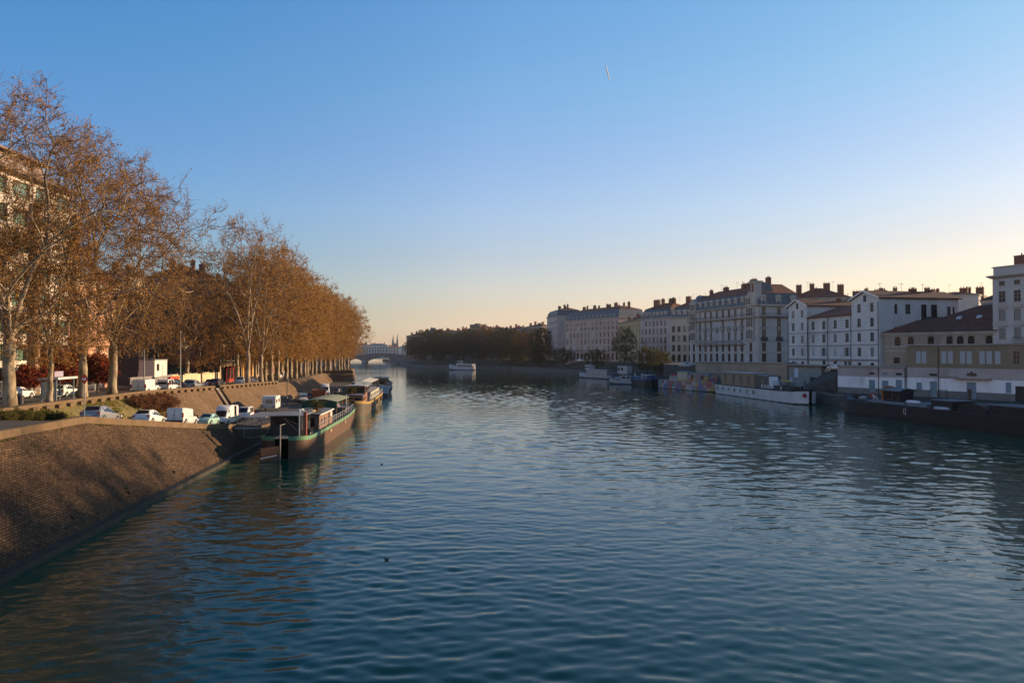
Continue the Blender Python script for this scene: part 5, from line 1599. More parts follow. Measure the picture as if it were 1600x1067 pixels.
# ------------------------------------------------------------------ vehicles
def paint(name, c): return mat(name, c, 0.35, 0.04, 1.0, spec=0.5, coat=0.6)
C_white = paint("white_car_paint", (0.68, 0.67, 0.65))
C_grey = paint("grey_car_paint", (0.20, 0.21, 0.225))
C_silver = paint("silver_car_paint", (0.36, 0.37, 0.38))
C_black = paint("black_car_paint", (0.02, 0.021, 0.024))
C_mint = paint("mint_car_paint", (0.32, 0.52, 0.44))
C_blue = paint("dark_blue_car_paint", (0.03, 0.04, 0.07))
M_red = mat("red_lens", (0.35, 0.012, 0.01), .3, 0, spec=.6)
M_lens = mat("clear_lens", (0.55, 0.55, 0.52), .2, 0, spec=.8)
M_orange_l = mat("orange_lens", (0.6, 0.2, 0.02), .3, 0)
M_plate = mat("blank_plate", (0.6, 0.58, 0.5), .5, 0)
M_bumper = mat("grey_plastic", (0.045, 0.045, 0.047), .65, .1, 3)
KIND = {
 # x, zb, zbelt, ztop, wb, wt
 'hatch': dict(W=.86, wx=(.72, 3.2), wr=.31, st=[(0, .42, .80, .82, .74, .70), (.05, .27, .93, .96, .83, .76), (.18, .24, .97, 1.02, .86, .74), (.62, .22, .96, 1.42, .86, .62), (1.3, .2, .94, 1.49, .86, .62), (2.1, .2, .92, 1.46, .86, .61), (3.0, .2, .90, .96, .85, .70), (3.75, .24, .78, .82, .80, .66), (3.98, .34, .62, .64, .68, .6)], ws=(5, 6), rw=(2, 3), side=[(.75, 1.5), (1.6, 2.75)]),
 'saloon': dict(W=.85, wx=(.85, 3.45), wr=.31, st=[(0, .42, .85, .87, .74, .70), (.06, .27, .93, .95, .82, .76), (.7, .24, .95, .99, .85, .74), (1.2, .22, .93, 1.36, .85, .62), (1.9, .2, .92, 1.40, .85, .62), (2.4, .2, .90, 1.37, .85, .61), (3.05, .2, .88, .93, .84, .70), (4.1, .24, .80, .83, .80, .68), (4.3, .34, .62, .64, .68, .6)], ws=(5, 6), rw=(2, 3), side=[(1.1, 1.75), (1.85, 2.8)]),
 'van': dict(W=.96, wx=(.85, 3.95), wr=.34, st=[(0, .45, 1.05, 1.78, .90, .80), (.05, .3, 1.05, 1.90, .95, .82), (1.5, .27, 1.05, 1.95, .96, .84), (3.1, .27, 1.04, 1.93, .96, .82), (3.5, .27, 1.03, 1.82, .95, .76), (4.15, .27, 1.02, 1.08, .93, .78), (4.75, .3, .80, .84, .86, .72), (4.9, .4, .62, .64, .74, .6)], ws=(4, 5), rw=None, side=[(3.15, 3.85)]),
 'minivan': dict(W=.86, wx=(.68, 3.25), wr=.31, st=[(0, .42, .98, 1.66, .80, .72), (.05, .28, .98, 1.78, .85, .73), (1.2, .24, .97, 1.82, .86, .74), (2.2, .24, .96, 1.78, .86, .70), (2.9, .24, .95, 1.02, .85, .70), (3.85, .26, .80, .84, .80, .68), (4.05, .36, .60, .62, .70, .6)], ws=(3, 4), rw=(0, 1), side=[(.25, .95), (1.1, 1.75), (1.85, 2.65)]),
 'suv': dict(W=.9, wx=(.85, 3.5), wr=.35, st=[(0, .5, 1.0, 1.04, .80, .74), (.05, .36, 1.04, 1.2, .88, .74), (.35, .33, 1.05, 1.62, .9, .68), (1.4, .31, 1.04, 1.7, .9, .68), (2.5, .31, 1.02, 1.64, .9, .66), (3.3, .31, 1.0, 1.06, .88, .72), (4.2, .34, .9, .94, .84, .7), (4.4, .44, .7, .72, .72, .62)], ws=(4, 5), rw=(1, 2), side=[(.5, 1.3), (1.4, 2.2), (2.3, 3.0)]),
 'camper': dict(W=.98, wx=(.95, 4.35), wr=.34, st=[(0, .5, 1.1, 2.35, .93, .88), (.05, .34, 1.1, 2.5, .97, .90), (2.6, .3, 1.08, 2.6, .98, .88), (3.5, .3, 1.05, 2.35, .97, .80), (4.0, .3, 1.04, 2.0, .95, .76), (4.75, .3, 1.02, 1.08, .93, .78), (5.25, .33, .80, .84, .86, .72), (5.4, .42, .62, .64, .74, .6)], ws=(4, 5), rw=(0, 1), side=[(1.0, 1.9), (3.6, 4.45)]),
}
def vehicle(name, label, cat, kind, paintm, loc, heading, group=None, pitch=0.0, lower=None, glassless_rear=False, stripe=None):
    """loc = ground point under the middle; heading: direction of travel, radians from +X"""
    K = KIND[kind]; st = K['st']; Lc = st[-1][0]
    root = thing(name, label, cat, loc, heading, group)
    root.rotation_euler = (0, -pitch, heading)
    ox = -Lc / 2
    def at(x):
        for a, b in zip(st, st[1:]):
            if x <= b[0]:
                t = (x - a[0]) / (b[0] - a[0]); return [a[i] + (b[i] - a[i]) * t for i in range(6)]
        return list(st[-1])
    secs = []
    for x, zb, zm, zt, wb, wt in st:
        h = zt - zm
        r = min(.1, h * .5)
        half = [(wb * .86, zb), (wb * .98, zb + .16), (wb, (zb + zm) / 2 + .06), (wb * .97, zm), (wt + (wb - wt) * .12 if h > .2 else wt, zt - r), (wt * .86, zt)]
        secs.append([(x + ox, -y, z) for y, z in half] + [(x + ox, y, z) for y, z in half[::-1]])
    mb = MB(); mb.loft(secs)
    body = mb.build("body", paintm, root, smooth=False)
    fix_normals(body)
    me = body.data
    me.polygons.foreach_set('use_smooth', [True] * len(me.polygons)); me.update()
    md = body.modifiers.new("edge", 'EDGE_SPLIT'); md.split_angle = R(32)
    # glass
    def cross(i, fr_, d):
        x, zb, zm, zt, wb, wt = st[i]
        return x, zm, zt, wb, wt
    def screen(i, j, nm, off):
        a, b = st[i], st[j]
        if kind in ('van', 'minivan', 'camper') and nm == 'rear_window':
            z0, z1 = a[2] + .12, a[3] - .22
            mb = MB(); mb.face([(ox - .012, -a[5] * .86, z0), (ox - .012, a[5] * .86, z0), (ox - .012, a[5] * .78, z1), (ox - .012, -a[5] * .78, z1)])
            return mb.build(nm, M_carglass, root)
        t0, t1 = .1, .9
        P = lambda t, s: (lerp(a[0], b[0], t) + ox + off * .6, s * lerp(a[5], b[5], t) * .84, lerp(a[3], b[3], t) + .014)
        mb = MB(); mb.face([P(t0, -1), P(t1, -1), P(t1, 1), P(t0, 1)])
        return mb.build(nm, M_carglass, root)
    screen(*K['ws'], 'windscreen', .012)
    if K['rw'] and not glassless_rear:
        screen(*K['rw'], 'rear_window', -.012)
    for s in (-1, 1):
        for x0, x1 in K['side']:
            q = []
            for x, up in ((x0, 0), (x1, 0), (x1, 1), (x0, 1)):
                _, zb, zm, zt, wb, wt = at(x)
                r = min(.1, (zt - zm) * .5)
                lo = (wb * .97, zm + .03); hi = (wt + (wb - wt) * .12, zt - r - .02)
                if hi[1] < lo[1] + .04: hi = (lo[0], lo[1] + .04)
                p = hi if up else lo
                q.append((x + ox, s * (p[0] + .014), p[1]))
            mb = MB(); mb.face(q if s > 0 else q[::-1])
            mb.build("side_window", M_carglass, root)
    wr = K['wr']
    tm = MB(); tm.lathe([(wr * .6, -.09), (wr, -.07), (wr, .07), (wr * .6, .09)], 16, ax='y')
    rm = MB(); rm.lathe([(wr * .6, -.092), (wr * .62, -.096), (wr * .2, -.07)], 10, ax='y'); rm.lathe([(wr * .2, .07), (wr * .62, .096), (wr * .6, .092)], 10, ax='y')
    tme, rme = tm.mesh("wheel", M_black, True), rm.mesh("rim", M_alu, False)
    am = MB(); am.lathe([(wr * 1.16, -.012), (wr * 1.16, .012)], 16, ax='y'); ame = am.mesh("wheel_arch", M_bumper)
    for x in K['wx']:
        for s in (-1, 1):
            w = put("wheel", tme, root, (x + ox, s * (K['W'] - .07), wr)); put("rim", rme, w)
            put("wheel_arch", ame, root, (x + ox, s * (K['W'] + .002), wr + .03))
    x0 = st[1]; f0 = st[-2]
    big = kind in ('van', 'minivan', 'camper')
    for s in (-1, 1):
        mb = MB()
        if big: mb.box(ox - .02, ox + .1, s * x0[4] - .09 * (1 + s) , s * x0[4] + .09 * (1 - s), .85, 1.35)
        else: mb.box(ox - .015, ox + .22, s * x0[4] * .98 - .16 * (1 + s) / 2 * 1.6, s * x0[4] * .98 + .16 * (1 - s) / 2 * 1.6, x0[2] - .22, x0[2] - .03)
        mb.build("tail_light", M_red, root)
        mb = MB(); xx = st[-1][0] + ox
        mb.box(xx - .22, xx - .02, s * f0[4] * .9 - .17, s * f0[4] * .9 + .08, f0[2] - .2, f0[2] - .03)
        mb.build("headlight", M_lens, root)
        mb = MB(); xm = K['ws'] and st[K['ws'][1]][0] - .35 + ox
        mb.box(xm, xm + .1, s * (K['W'] + .02) - .1 * (1 - s), s * (K['W'] + .02) + .1 * (1 + s), st[K['ws'][1]][2] + .03, st[K['ws'][1]][2] + .2)
        mb.build("wing_mirror", M_bumper, root)
    mb = MB(); mb.box(ox - .05, ox + .12, -x0[4] * .95, x0[4] * .95, x0[1] + .03, x0[1] + .25); mb.build("bumper", M_bumper if big else paintm, root)
    mb = MB(); xx = st[-1][0] + ox; mb.box(xx - .16, xx + .04, -f0[4] * .9, f0[4] * .9, f0[1] + .02, f0[1] + .24); mb.build("bumper", M_bumper if big else paintm, root)
    mb = MB(); mb.box(ox - .062, ox - .045, -.26, .26, x0[1] + .32, x0[1] + .43); mb.build("number_plate", M_plate, root)
    mb = MB(); mb.box(xx + .041, xx + .055, -.26, .26, f0[1] + .07, f0[1] + .18); mb.build("number_plate", M_plate, root)
    if kind == 'van':
        mb = MB(); mb.box(ox - .02, ox - .005, -.012, .012, .5, 1.8); mb.box(ox - .03, ox - .01, .06, .1, 1.0, 1.2); mb.build("door_seam", M_bumper, root)
        mb = MB()
        for s in (-1, 1):
            mb.box(1.3 + ox, 3.0 + ox, s * .965 - .006, s * .965 + .006, 1.02, 1.045); mb.box(2.98 + ox, 3.0 + ox, s * .955 - .012, s * .955 + .012, .45, 1.7)
        mb.build("door_seam", M_bumper, root)
    if stripe:
        mb = MB()
        for s in (-1, 1):
            mb.box(.2 + ox, 3.4 + ox, s * .985 - .006, s * .985 + .006, .86, 1.0)
        mb.build("side_stripe", stripe, root)
    return root

def ramp_z(x, Y):
    x0, z0, x1, z1 = interp(T_W, Y) - .86 * (interp(T_ZO, Y) - .3), interp(T_ZO, Y), interp(T_XI, Y), interp(T_ZI, Y)
    t = min(1, max(0, (x - x0) / (x1 - x0)))
    return lerp(z0, z1, t) + .01
AH = R(90) + .10
GR_ = "vehicles parked on the quay ramp"
def on_ramp(name, label, cat, kind, p, x, Y, head=0, **kw):
    z = ramp_z(x, Y); dz = (ramp_z(x - .2, Y + 2) - ramp_z(x + .2, Y - 2)) / 4.0
    h = AH + head
    return vehicle(name, label, cat, kind, p, (x, Y, z), h, GR_, pitch=math.atan(dz) * (1 if abs(head) < 1 else -1), **kw)
on_ramp("parked_car", "grey hatchback at the left end of the ramp, behind the no entry sign", "car", 'hatch', C_grey, -36.2, 60.2)
on_ramp("parked_car", "white hatchback with dark rear window between the grey car and the white van", "car", 'hatch', C_white, -36.4, 68.6)
on_ramp("delivery_van", "white delivery van seen from behind on the quay ramp", "van", 'van', C_white, -37.3, 77.4)
on_ramp("parked_car", "small mint green hatchback half hidden by the white van on the ramp", "car", 'hatch', C_mint, -37.4, 84.0, math.pi)
on_ramp("camper_van", "white high roofed camper van with a green side stripe, facing the camera", "camper van", 'camper', C_white, -37.6, 89.6, math.pi, stripe=mat("green_stripe", (.05, .3, .12), .5, 0))
on_ramp("small_van", "small white van facing the camera, right of the camper van", "van", 'minivan', C_white, -38.0, 97.0, math.pi)
GQ = "vehicles parked on the lower quay"
def on_quay(name, label, cat, kind, p, x, Y, head, **kw):
    return vehicle(name, label, cat, kind, p, (x, Y, ramp_z(x, Y)), head, GQ, **kw)
on_quay("small_van", "small white van with dark windows in the shade beside the green awning", "van", 'minivan', C_white, -41.0, 133, R(90) + .5)
on_quay("parked_car", "dark blue car right beside the small white van on the shaded quay", "car", 'hatch', C_blue, -41.2, 140, R(100))
on_quay("camper_van", "white camper van standing behind the rusty trailer on the shaded quay", "camper van", 'camper', C_white, -42.4, 155, R(-72))
on_quay("parked_car", "black car in the shade close to the stern of the second barge", "car", 'hatch', C_black, -40.2, 158, R(100))
# caravan
cv = thing("caravan", "white touring caravan standing on the lower quay below the embankment", "caravan", (-39.6, 112.5, ramp_z(-39.6, 112.5)), R(99))
mb = MB()
pr = [(-2.1, .55), (2.0, .55), (2.15, 1.0), (1.95, 2.3), (1.7, 2.5), (-1.9, 2.5), (-2.15, 2.2), (-2.2, 1.0)]
mb.prism([(x, z) for x, z in pr], 'y', -1.05, 1.05)
mb.build("body", mat("caravan_white", (.62, .6, .57), .5, .06, 1), cv)
mb = MB(); mb.box(-2.2, -2.16, -.6, .5, 1.35, 2.0); mb.build("rear_window", mat("brown_blind", (.38, .3, .2), .5, .1, 2), cv)
for x, w in ((-1.2, .9), (.9, 1.0)):
    mb = MB(); mb.box(x - w / 2, x + w / 2, -1.07, -1.053, 1.4, 2.0); mb.build("side_window", M_carglass, cv)
mb = MB(); mb.box(-.3, .35, -1.066, -1.053, .65, 2.15); d_ = mb.build("door", M_offwhite, cv)
mb = MB(); mb.box(-.25, -.15, -1.08, -1.067, 1.2, 1.3); mb.build("handle", M_dark, d_)
for s in (-1, 1):
    mb = MB(); mb.lathe([(.2, -.09), (.32, -.07), (.32, .07), (.2, .09)], 14, ax='y'); w = mb.build("wheel", M_black, cv, loc=(0, s * .92, .32))
    mb = MB(); mb.lathe([(.19, -.095), (.05, -.095)], 10, ax='y'); mb.build("rim", M_alu, w)
    mb = MB(); mb.box(-2.22, -2.2, s * .8 - .1, s * .8 + .1, .75, .95); mb.build("tail_light", M_red, cv)
mb = MB(); mb.tube([(2.0, -.5, .5), (3.2, 0, .5), (2.0, .5, .5)], .05, 5); mb.tube([(3.1, 0, .5), (3.1, 0, 0)], .04, 5); mb.build("tow_bar", M_dark, cv)
# upper road vehicles
GU = "vehicles parked along the upper road"
def on_road(name, label, cat, kind, p, x, Y, head=0, **kw):
    z = road_z(Y) - (.0 if x > interp(T_XP, Y) - 5.2 else .13)
    return vehicle(name, label, cat, kind, p, (x, Y, z + .005), R(90) + .12 + head, GU, **kw)
on_road("parked_car", "white saloon car cut by the left plane trunk, on the upper road", "car", 'saloon', C_white, -57.6, 79.6, 0)
on_road("delivery_van", "white van on the upper road between two plane trees, side towards the river", "van", 'van', C_white, -48.2, 90.0, 0)
on_road("parked_car", "white car behind the upper white van, beside the parapet", "car", 'minivan', C_white, -49.6, 98.5, 0)
on_road("parked_car", "white car nose just right of the bus shelter", "car", 'hatch', C_white, -55.6, 85.0, 0)
on_road("parked_car", "black estate car behind the white cars on the upper road", "car", 'suv', C_black, -52.0, 105, 0)
on_road("parked_car", "grey car with red tail light beside the lamp post", "car", 'hatch', C_grey, -49.6, 106.5, 0)
on_road("parked_car", "silver car facing the camera near the cream hoarding", "car", 'hatch', C_silver, -54.8, 116, math.pi)
on_road("parked_car", "silver saloon in front of the cream hoarding", "car", 'saloon', C_silver, -54.3, 123, math.pi)
on_road("parked_car", "black hatchback left of the silver off-roader", "car", 'hatch', C_black, -51.2, 118.5, 0)
on_road("parked_car", "silver off-roader with dark windows right behind the parapet", "car", 'suv', C_silver, -50.2, 126.0, .25)
on_road("parked_car", "dark car partly hidden behind the silver off-roader", "car", 'hatch', C_blue, -51.4, 134, 0)
on_road("parked_car", "dark car below the red painted shop front", "car", 'hatch', C_black, -55.5, 146, 0)
on_road("parked_car", "white car in the shade under the tree row", "car", 'hatch', C_white, -62, 181, 0)
on_road("parked_car", "silver car further along under the tree row", "car", 'hatch', C_silver, -64, 190, 0)
# right bank cars
vehicle("parked_car", "white car parked at the top of the ramp by the gabled house", "car", 'hatch', C_white, (77.6, 163.5, 7.01), R(150), "cars on the right bank")
vehicle("parked_car", "pale blue car on the street left of the low beige building", "car", 'hatch', C_silver, (53.8, 212, 6.75), R(150), "cars on the right bank")
vehicle("parked_car", "white car parked below the long pink building", "car", 'hatch', C_white, (36, 362, 6.7), R(120), "cars on the right bank")

# ------------------------------------------------------------------ street furniture on the left
def lamp_post(label, x, Y, z, h, arm=1.2, toward=1, name="street_lamp"):
    t = thing(name, label, "street lamp", (x, Y, z), 0)
    mb = MB(); mb.tube([(0, 0, 0), (0, 0, h * .5), (0, 0, h)], [.11, .085, .05], 8); mb.lathe([(.17, 0), (.15, .9), (.1, 1.0)], 8); mb.build("pole", M_grey, t)
    if arm:
        mb = MB(); mb.tube([(0, 0, h - .1), (toward * arm * .5, 0, h + .15), (toward * arm, 0, h + .18)], .04, 6); mb.build("arm", M_grey, t)
        mb = MB(); mb.prism([(-.14, 0), (.14, 0), (.1, .12), (-.1, .12)], 'x', toward * arm - .1, toward * arm + .5); mb.build("lamp_head", M_grey, t, loc=(0, 0, h + .1))
    return t
lamp_post("tall slim lamp post beside the grey car, behind the parapet", gx(282, 101), 101, road_z(101), gz(516, 101) - road_z(101), 0.0)
lamp_post("short slim lamp post behind the bare wall site between the plane trunks", -56, 104, road_z(104) - .13, 6.4, .9)
up = thing("utility_pole", "thin dark pole standing on the lower quay right of the caravan", "pole", (gx(449, 125), 125, 1.55))
mb = MB(); mb.tube([(0, 0, -.3), (0, 0, 4.8)], [.09, .07], 7); mb.build("post", M_dark, up)
mb = MB(); mb.box(-.16, .16, -.05, .05, 4.2, 4.7); mb.box(-.08, .08, -.12, .12, 1.1, 1.5); mb.build("fixture_box", M_grey, up)
# no entry sign
sx, sy = gx(133, 53.3), 53.3
sg = thing("no_entry_sign", "round red no entry sign on a grey post at the corner of the ramp", "road sign", (sx, sy, 5.9), -.5)
mb = MB(); mb.tube([(0, 0, -.2), (0, 0, 3.35)], .035, 8); mb.build("post", M_grey, sg)
mb = MB(); mb.lathe([(.36, -.045), (.375, -.03), (.36, -.02)], 24, (0, 0, 3.1), ax='y'); pl = mb.build("sign_plate", mat("sign_red", (.50, .015, .02), .45, .05, 3), sg)
mb = MB(); mb.box(-.27, .27, -.052, -.046, 3.035, 3.165); mb.build("white_bar", M_white, pl)
# bus shelter
bx, by = gx(100, 74), 74
bs = thing("bus_shelter", "grey framed glass bus shelter between plane trees behind the parapet", "bus shelter", (bx, by, road_z(74)), R(90) + .18)
mb = MB()
for x in (-2.0, 0, 2.0):
    mb.box(x - .05, x + .05, 1.2, 1.3, 0, 2.35)
for x in (-2.0, 2.0):
    mb.box(x - .05, x + .05, -.2, -.1, 0, 2.35)
mb.build("frame", M_grey, bs)
mb = MB(); mb.prism([(-.45, 2.35), (1.55, 2.35), (1.55, 2.5), (-.45, 2.58)], 'x', -2.3, 2.3); mb.build("roof", M_offwhite, bs)
clear = bpy.data.materials.new("clear_glass"); clear.use_nodes = True
cn = clear.node_tree.nodes; cb = cn["Principled BSDF"]; cb.inputs["Transmission Weight"].default_value = 1.0; cb.inputs["Roughness"].default_value = .02; cb.inputs["Base Color"].default_value = (.75, .85, .82, 1); cb.inputs["IOR"].default_value = 1.05
for x in (-1.95, .05):
    mb = MB(); mb.box(x, x + 1.9, 1.24, 1.26, .25, 2.3); g = mb.build("glass_panel", clear, bs)
    mb = MB(); mb.box(x + .02, x + 1.88, 1.225, 1.235, 1.05, 1.15); mb.build("white_stripe", M_white, g)
mb = MB(); mb.box(1.99, 2.01, -.1, 1.2, .25, 2.3); mb.build("glass_panel", clear, bs)
mb = MB(); mb.box(-2.06, -1.94, -.1, 1.2, .3, 2.1); mb.build("poster_case", mat("pale_poster", (.45, .43, .35), .5, .3, 2), bs)
mb = MB(); mb.box(-1.5, 1.5, .75, 1.1, .44, .5); mb.box(-1.2, -1.1, .85, .95, 0, .44); mb.box(1.1, 1.2, .85, .95, 0, .44); mb.build("bench", M_grey, bs)
mb = MB(); mb.box(-1.6, .4, .2, .26, 2.62, 3.2); mb.build("roof_sign", mat("lilac_panel", (.3, .27, .36), .5, .2, 2), bs)
# litter bin and bollards
lb_ = thing("litter_bin", "dark litter bin on the pavement beside the big left plane trunk", "bin", (gx(33, 66), 66, road_z(66)))
mb = MB(); mb.lathe([(.25, .1), (.28, .2), (.3, .95), (.26, 1.0)], 12); mb.build("drum", M_dark, lb_)
mb = MB(); mb.box(-.33, -.28, -.03, .03, 0, 1.2); mb.build("post", M_dark, lb_)
# fences
def fence(label, a, b, z, h, m, step=2.0, rails=(.3, .9), name="fence", infill=None):
    d = Vector((b[0] - a[0], b[1] - a[1])); L = d.length
    t = thing(name, label, "fence", (a[0], a[1], z), math.atan2(d.y, d.x))
    n = int(L / step)
    me = MB(); me.box(-.05, .05, -.05, .05, -.2, h); pm = me.mesh("post", m)
    for i in range(n + 1):
        put("post", pm, t, (L * i / n, 0, 0))
    mb = MB()
    for r in rails:
        mb.box(0, L, -.02, .02, h * r - .025, h * r + .025)
    k = int(L / .22)
    for i in range(k):
        mb.box(L * i / k, L * i / k + .03, -.012, .012, .12, h * .95)
    mb.build("bars", infill or m, t)
    return t
fence("pale metal railing with white posts in front of the office block", (-60.3, 66), (-61.5, 104), road_z(80) - .1, 2.1, M_offwhite, 3.2, infill=M_grey)
# building site
W_hoard = mat("cream_hoarding", (.58, .47, .30), .85, .18, .6, dirt=(.38, .28, .17))
hd = thing("site_hoarding", "long cream painted hoarding in front of the blank red brown wall", "hoarding", (-60.4, 118.5, road_z(120) - .1), R(90) + .03)
mb = MB()
for i in range(9):
    mb.box(i * 2.7, i * 2.7 + 2.66, -.04, .04, 0, 2.1 + .12 * math.sin(i * 2.3))
mb.build("panels", W_hoard, hd)
mb = MB()
for i in range(9):
    mb.box(i * 2.7 - .08, i * 2.7 + .04, .05, .2, 0, 2.4)
mb.build("posts", M_stonegrey, hd)
sc_ = thing("site_cabin", "white and grey site cabin raised above the building site wall", "site cabin", (-59.6, 113.5, road_z(113) - .1), R(98))
mb = MB(); mb.box(-2.8, 2.8, -1.2, 1.2, 2.0, 4.7); mb.build("cabin_walls", mat("cabin_white", (.56, .53, .48), .6, .12, .8), sc_)
mb = MB(); mb.box(-2.9, 2.9, -1.3, 1.3, 4.7, 4.85); mb.box(-2.9, 2.9, -1.3, 1.3, 1.85, 2.0); mb.build("frame", M_grey, sc_)
mb = MB(); mb.box(-1.9, -.9, -1.24, -1.2, 3.0, 4.1); mb.build("window", M_carglass, sc_)
mb = MB(); mb.box(.6, 1.5, -1.24, -1.2, 2.05, 4.2); mb.build("door", M_offwhite, sc_)
mb = MB()
for x in (-2.7, 2.7):
    for y in (-1.1, 1.1):
        mb.box(x - .08, x + .08, y - .08, y + .08, -.1, 1.85)
mb.build("stilts", M_dark, sc_)
rb_ = thing("site_wall", "grey and rubble building site wall below the white cabin", "wall", (-58.2, 104, road_z(104) - .12), R(92))
mb = MB(); mb.box(0, 14, -.1, .12, 0, 1.9); mb.build("panels", mat("tagged_grey_wall", (.2, .18, .17), .9, .45, .9), rb_)
mb = MB(); mb.box(-.1, 14.1, -.16, .18, 1.9, 2.0); mb.build("capping", M_concrete, rb_)
oc = thing("skip_container", "orange red rubbish skip beside the white cabin", "skip", (-59.2, 118, road_z(118) - .1), R(95))
mb = MB(); mb.loft([[(-1.4, -.8, .15), (1.4, -.8, .15), (1.4, .8, .15), (-1.4, .8, .15)], [(-1.9, -1, 1.9), (1.9, -1, 1.9), (1.9, 1, 1.9), (-1.9, 1, 1.9)]]); mb.build("bin_body", mat("orange_red_paint", (.62, .09, .03), .6, .2, 1.5), oc)
mb = MB()
for x in (-1.0, 0, 1.0):
    mb.prism([(-.86, .2), (-.8, .2), (-.98, 1.85), (-1.06, 1.85)], 'x', x - .05, x + .05)
mb.build("ribs", M_bumper, oc)
# rusty trailer and clutter on the quay
tr = thing("flat_trailer", "rusty orange trailer box on the shaded quay in front of the white camper", "trailer", (-38.6, 137, 1.55), R(104))
mb = MB(); mb.loft([[(-3, -1.2, .6), (3, -1.2, .6), (3, 1.2, .6), (-3, 1.2, .6)], [(-3.2, -1.3, 2.2), (3.2, -1.3, 2.2), (3.2, 1.3, 2.2), (-3.2, 1.3, 2.2)]]); mb.build("box_body", mat("rust_orange", (.30, .085, .03), .8, .3, 1.2), tr)
for x in (-1.4, 1.4):
    for s in (-1, 1):
        mb = MB(); mb.lathe([(.2, -.1), (.4, -.08), (.4, .08), (.2, .1)], 12, ax='y'); mb.build("wheel", M_black, tr, loc=(x, s * 1.1, .4))
# bushes on the bank
BUSH = tree_meshes("bush", 71, 1.7, 1.3, .25, .05, 110, M_barkdark, M_twig, leaf_mat("olive_leaves", (.05, .06, .015), (.10, .10, .025), (.16, .13, .04)), 5, 50, .13, .4, base_frac=.1)
BUSHR = tree_meshes("bush_red", 72, 1.8, 1.9, .25, .05, 120, M_barkdark, M_twig, leaf_mat("reddish_dry_leaves", (.10, .04, .025), (.17, .065, .035), (.22, .11, .05)), 6, 34, .12, .5, base_frac=.1)
rb2 = random.Random(3)
for i in range(8):
    Y = 51.5 + i * 1.1; t = .12 + rb2.uniform(0, .2)
    x = lerp(interp(T_XI, Y), interp(T_XP, Y), t); z = lerp(interp(T_ZI, Y), interp(T_ZP, Y) - .55, t) - .15
    s = rb2.uniform(.45, .7)
    plant_tree("hedge_bush", "low olive green bush in the ragged hedge below the parapet at the left edge", "bush", BUSH, (x, Y, z), rb2.uniform(0, 6), (s, s, s * .8), "hedge bushes below the parapet")
for i, (Y, t, s) in enumerate(((79, .6, .9), (81.5, .55, 1.1), (84, .5, 1.2), (86.0, .62, 1.0), (88.2, .6, .75))):
    x = lerp(interp(T_XI, Y), interp(T_XP, Y), t); z = lerp(interp(T_ZI, Y), interp(T_ZP, Y) - .55, t) - .2
    plant_tree("dry_bush", "reddish dry bush on the bank above the white delivery van", "bush", BUSHR, (x, Y, z), i * 1.3, (s, s, s), "dry bushes above the delivery van")
# grass tufts on the bank: ground cover
g = MB(); rg = random.Random(2)
for i in range(5200):
    Y = rg.uniform(52, 86); t = rg.random()
    if math.sin(Y * .55) + math.sin(t * 5 + Y * .21) < rg.uniform(-.9, 1.1): continue
    x = lerp(interp(T_XI, Y), interp(T_XP, Y) + .4, t); z = lerp(interp(T_ZI, Y) - .1, interp(T_ZP, Y) - .55, t)
    a = rg.uniform(0, 6.28); h = rg.uniform(.1, .3); w = rg.uniform(.03, .07)
    for k in range(3):
        b_ = a + k * 2.1
        g.face([(x + w * math.cos(b_), Y + w * math.sin(b_), z - .03), (x - w * math.cos(b_), Y - w * math.sin(b_), z - .03), (x + .1 * math.sin(b_), Y + .1 * math.cos(b_), z + h)])
o = g.build("grass", leaf_mat("bank_grass", (.08, .09, .015), (.16, .15, .03), (.26, .21, .06))); o["kind"] = "stuff"; o["label"] = "patchy grass on the sunlit bank below the parapet"
# old rope line drooping along the embankment, white cable
mb = MB(); mb.tube([(interp(T_XP, Y) + .75, Y, interp(T_ZP, Y) - 1.25 + .1 * math.sin(Y * 1.7)) for Y in range(112, 172, 3)], .05, 4)
o = mb.build("cable", M_offwhite); tag(o, "pale cable running along the top of the paved embankment", "cable")
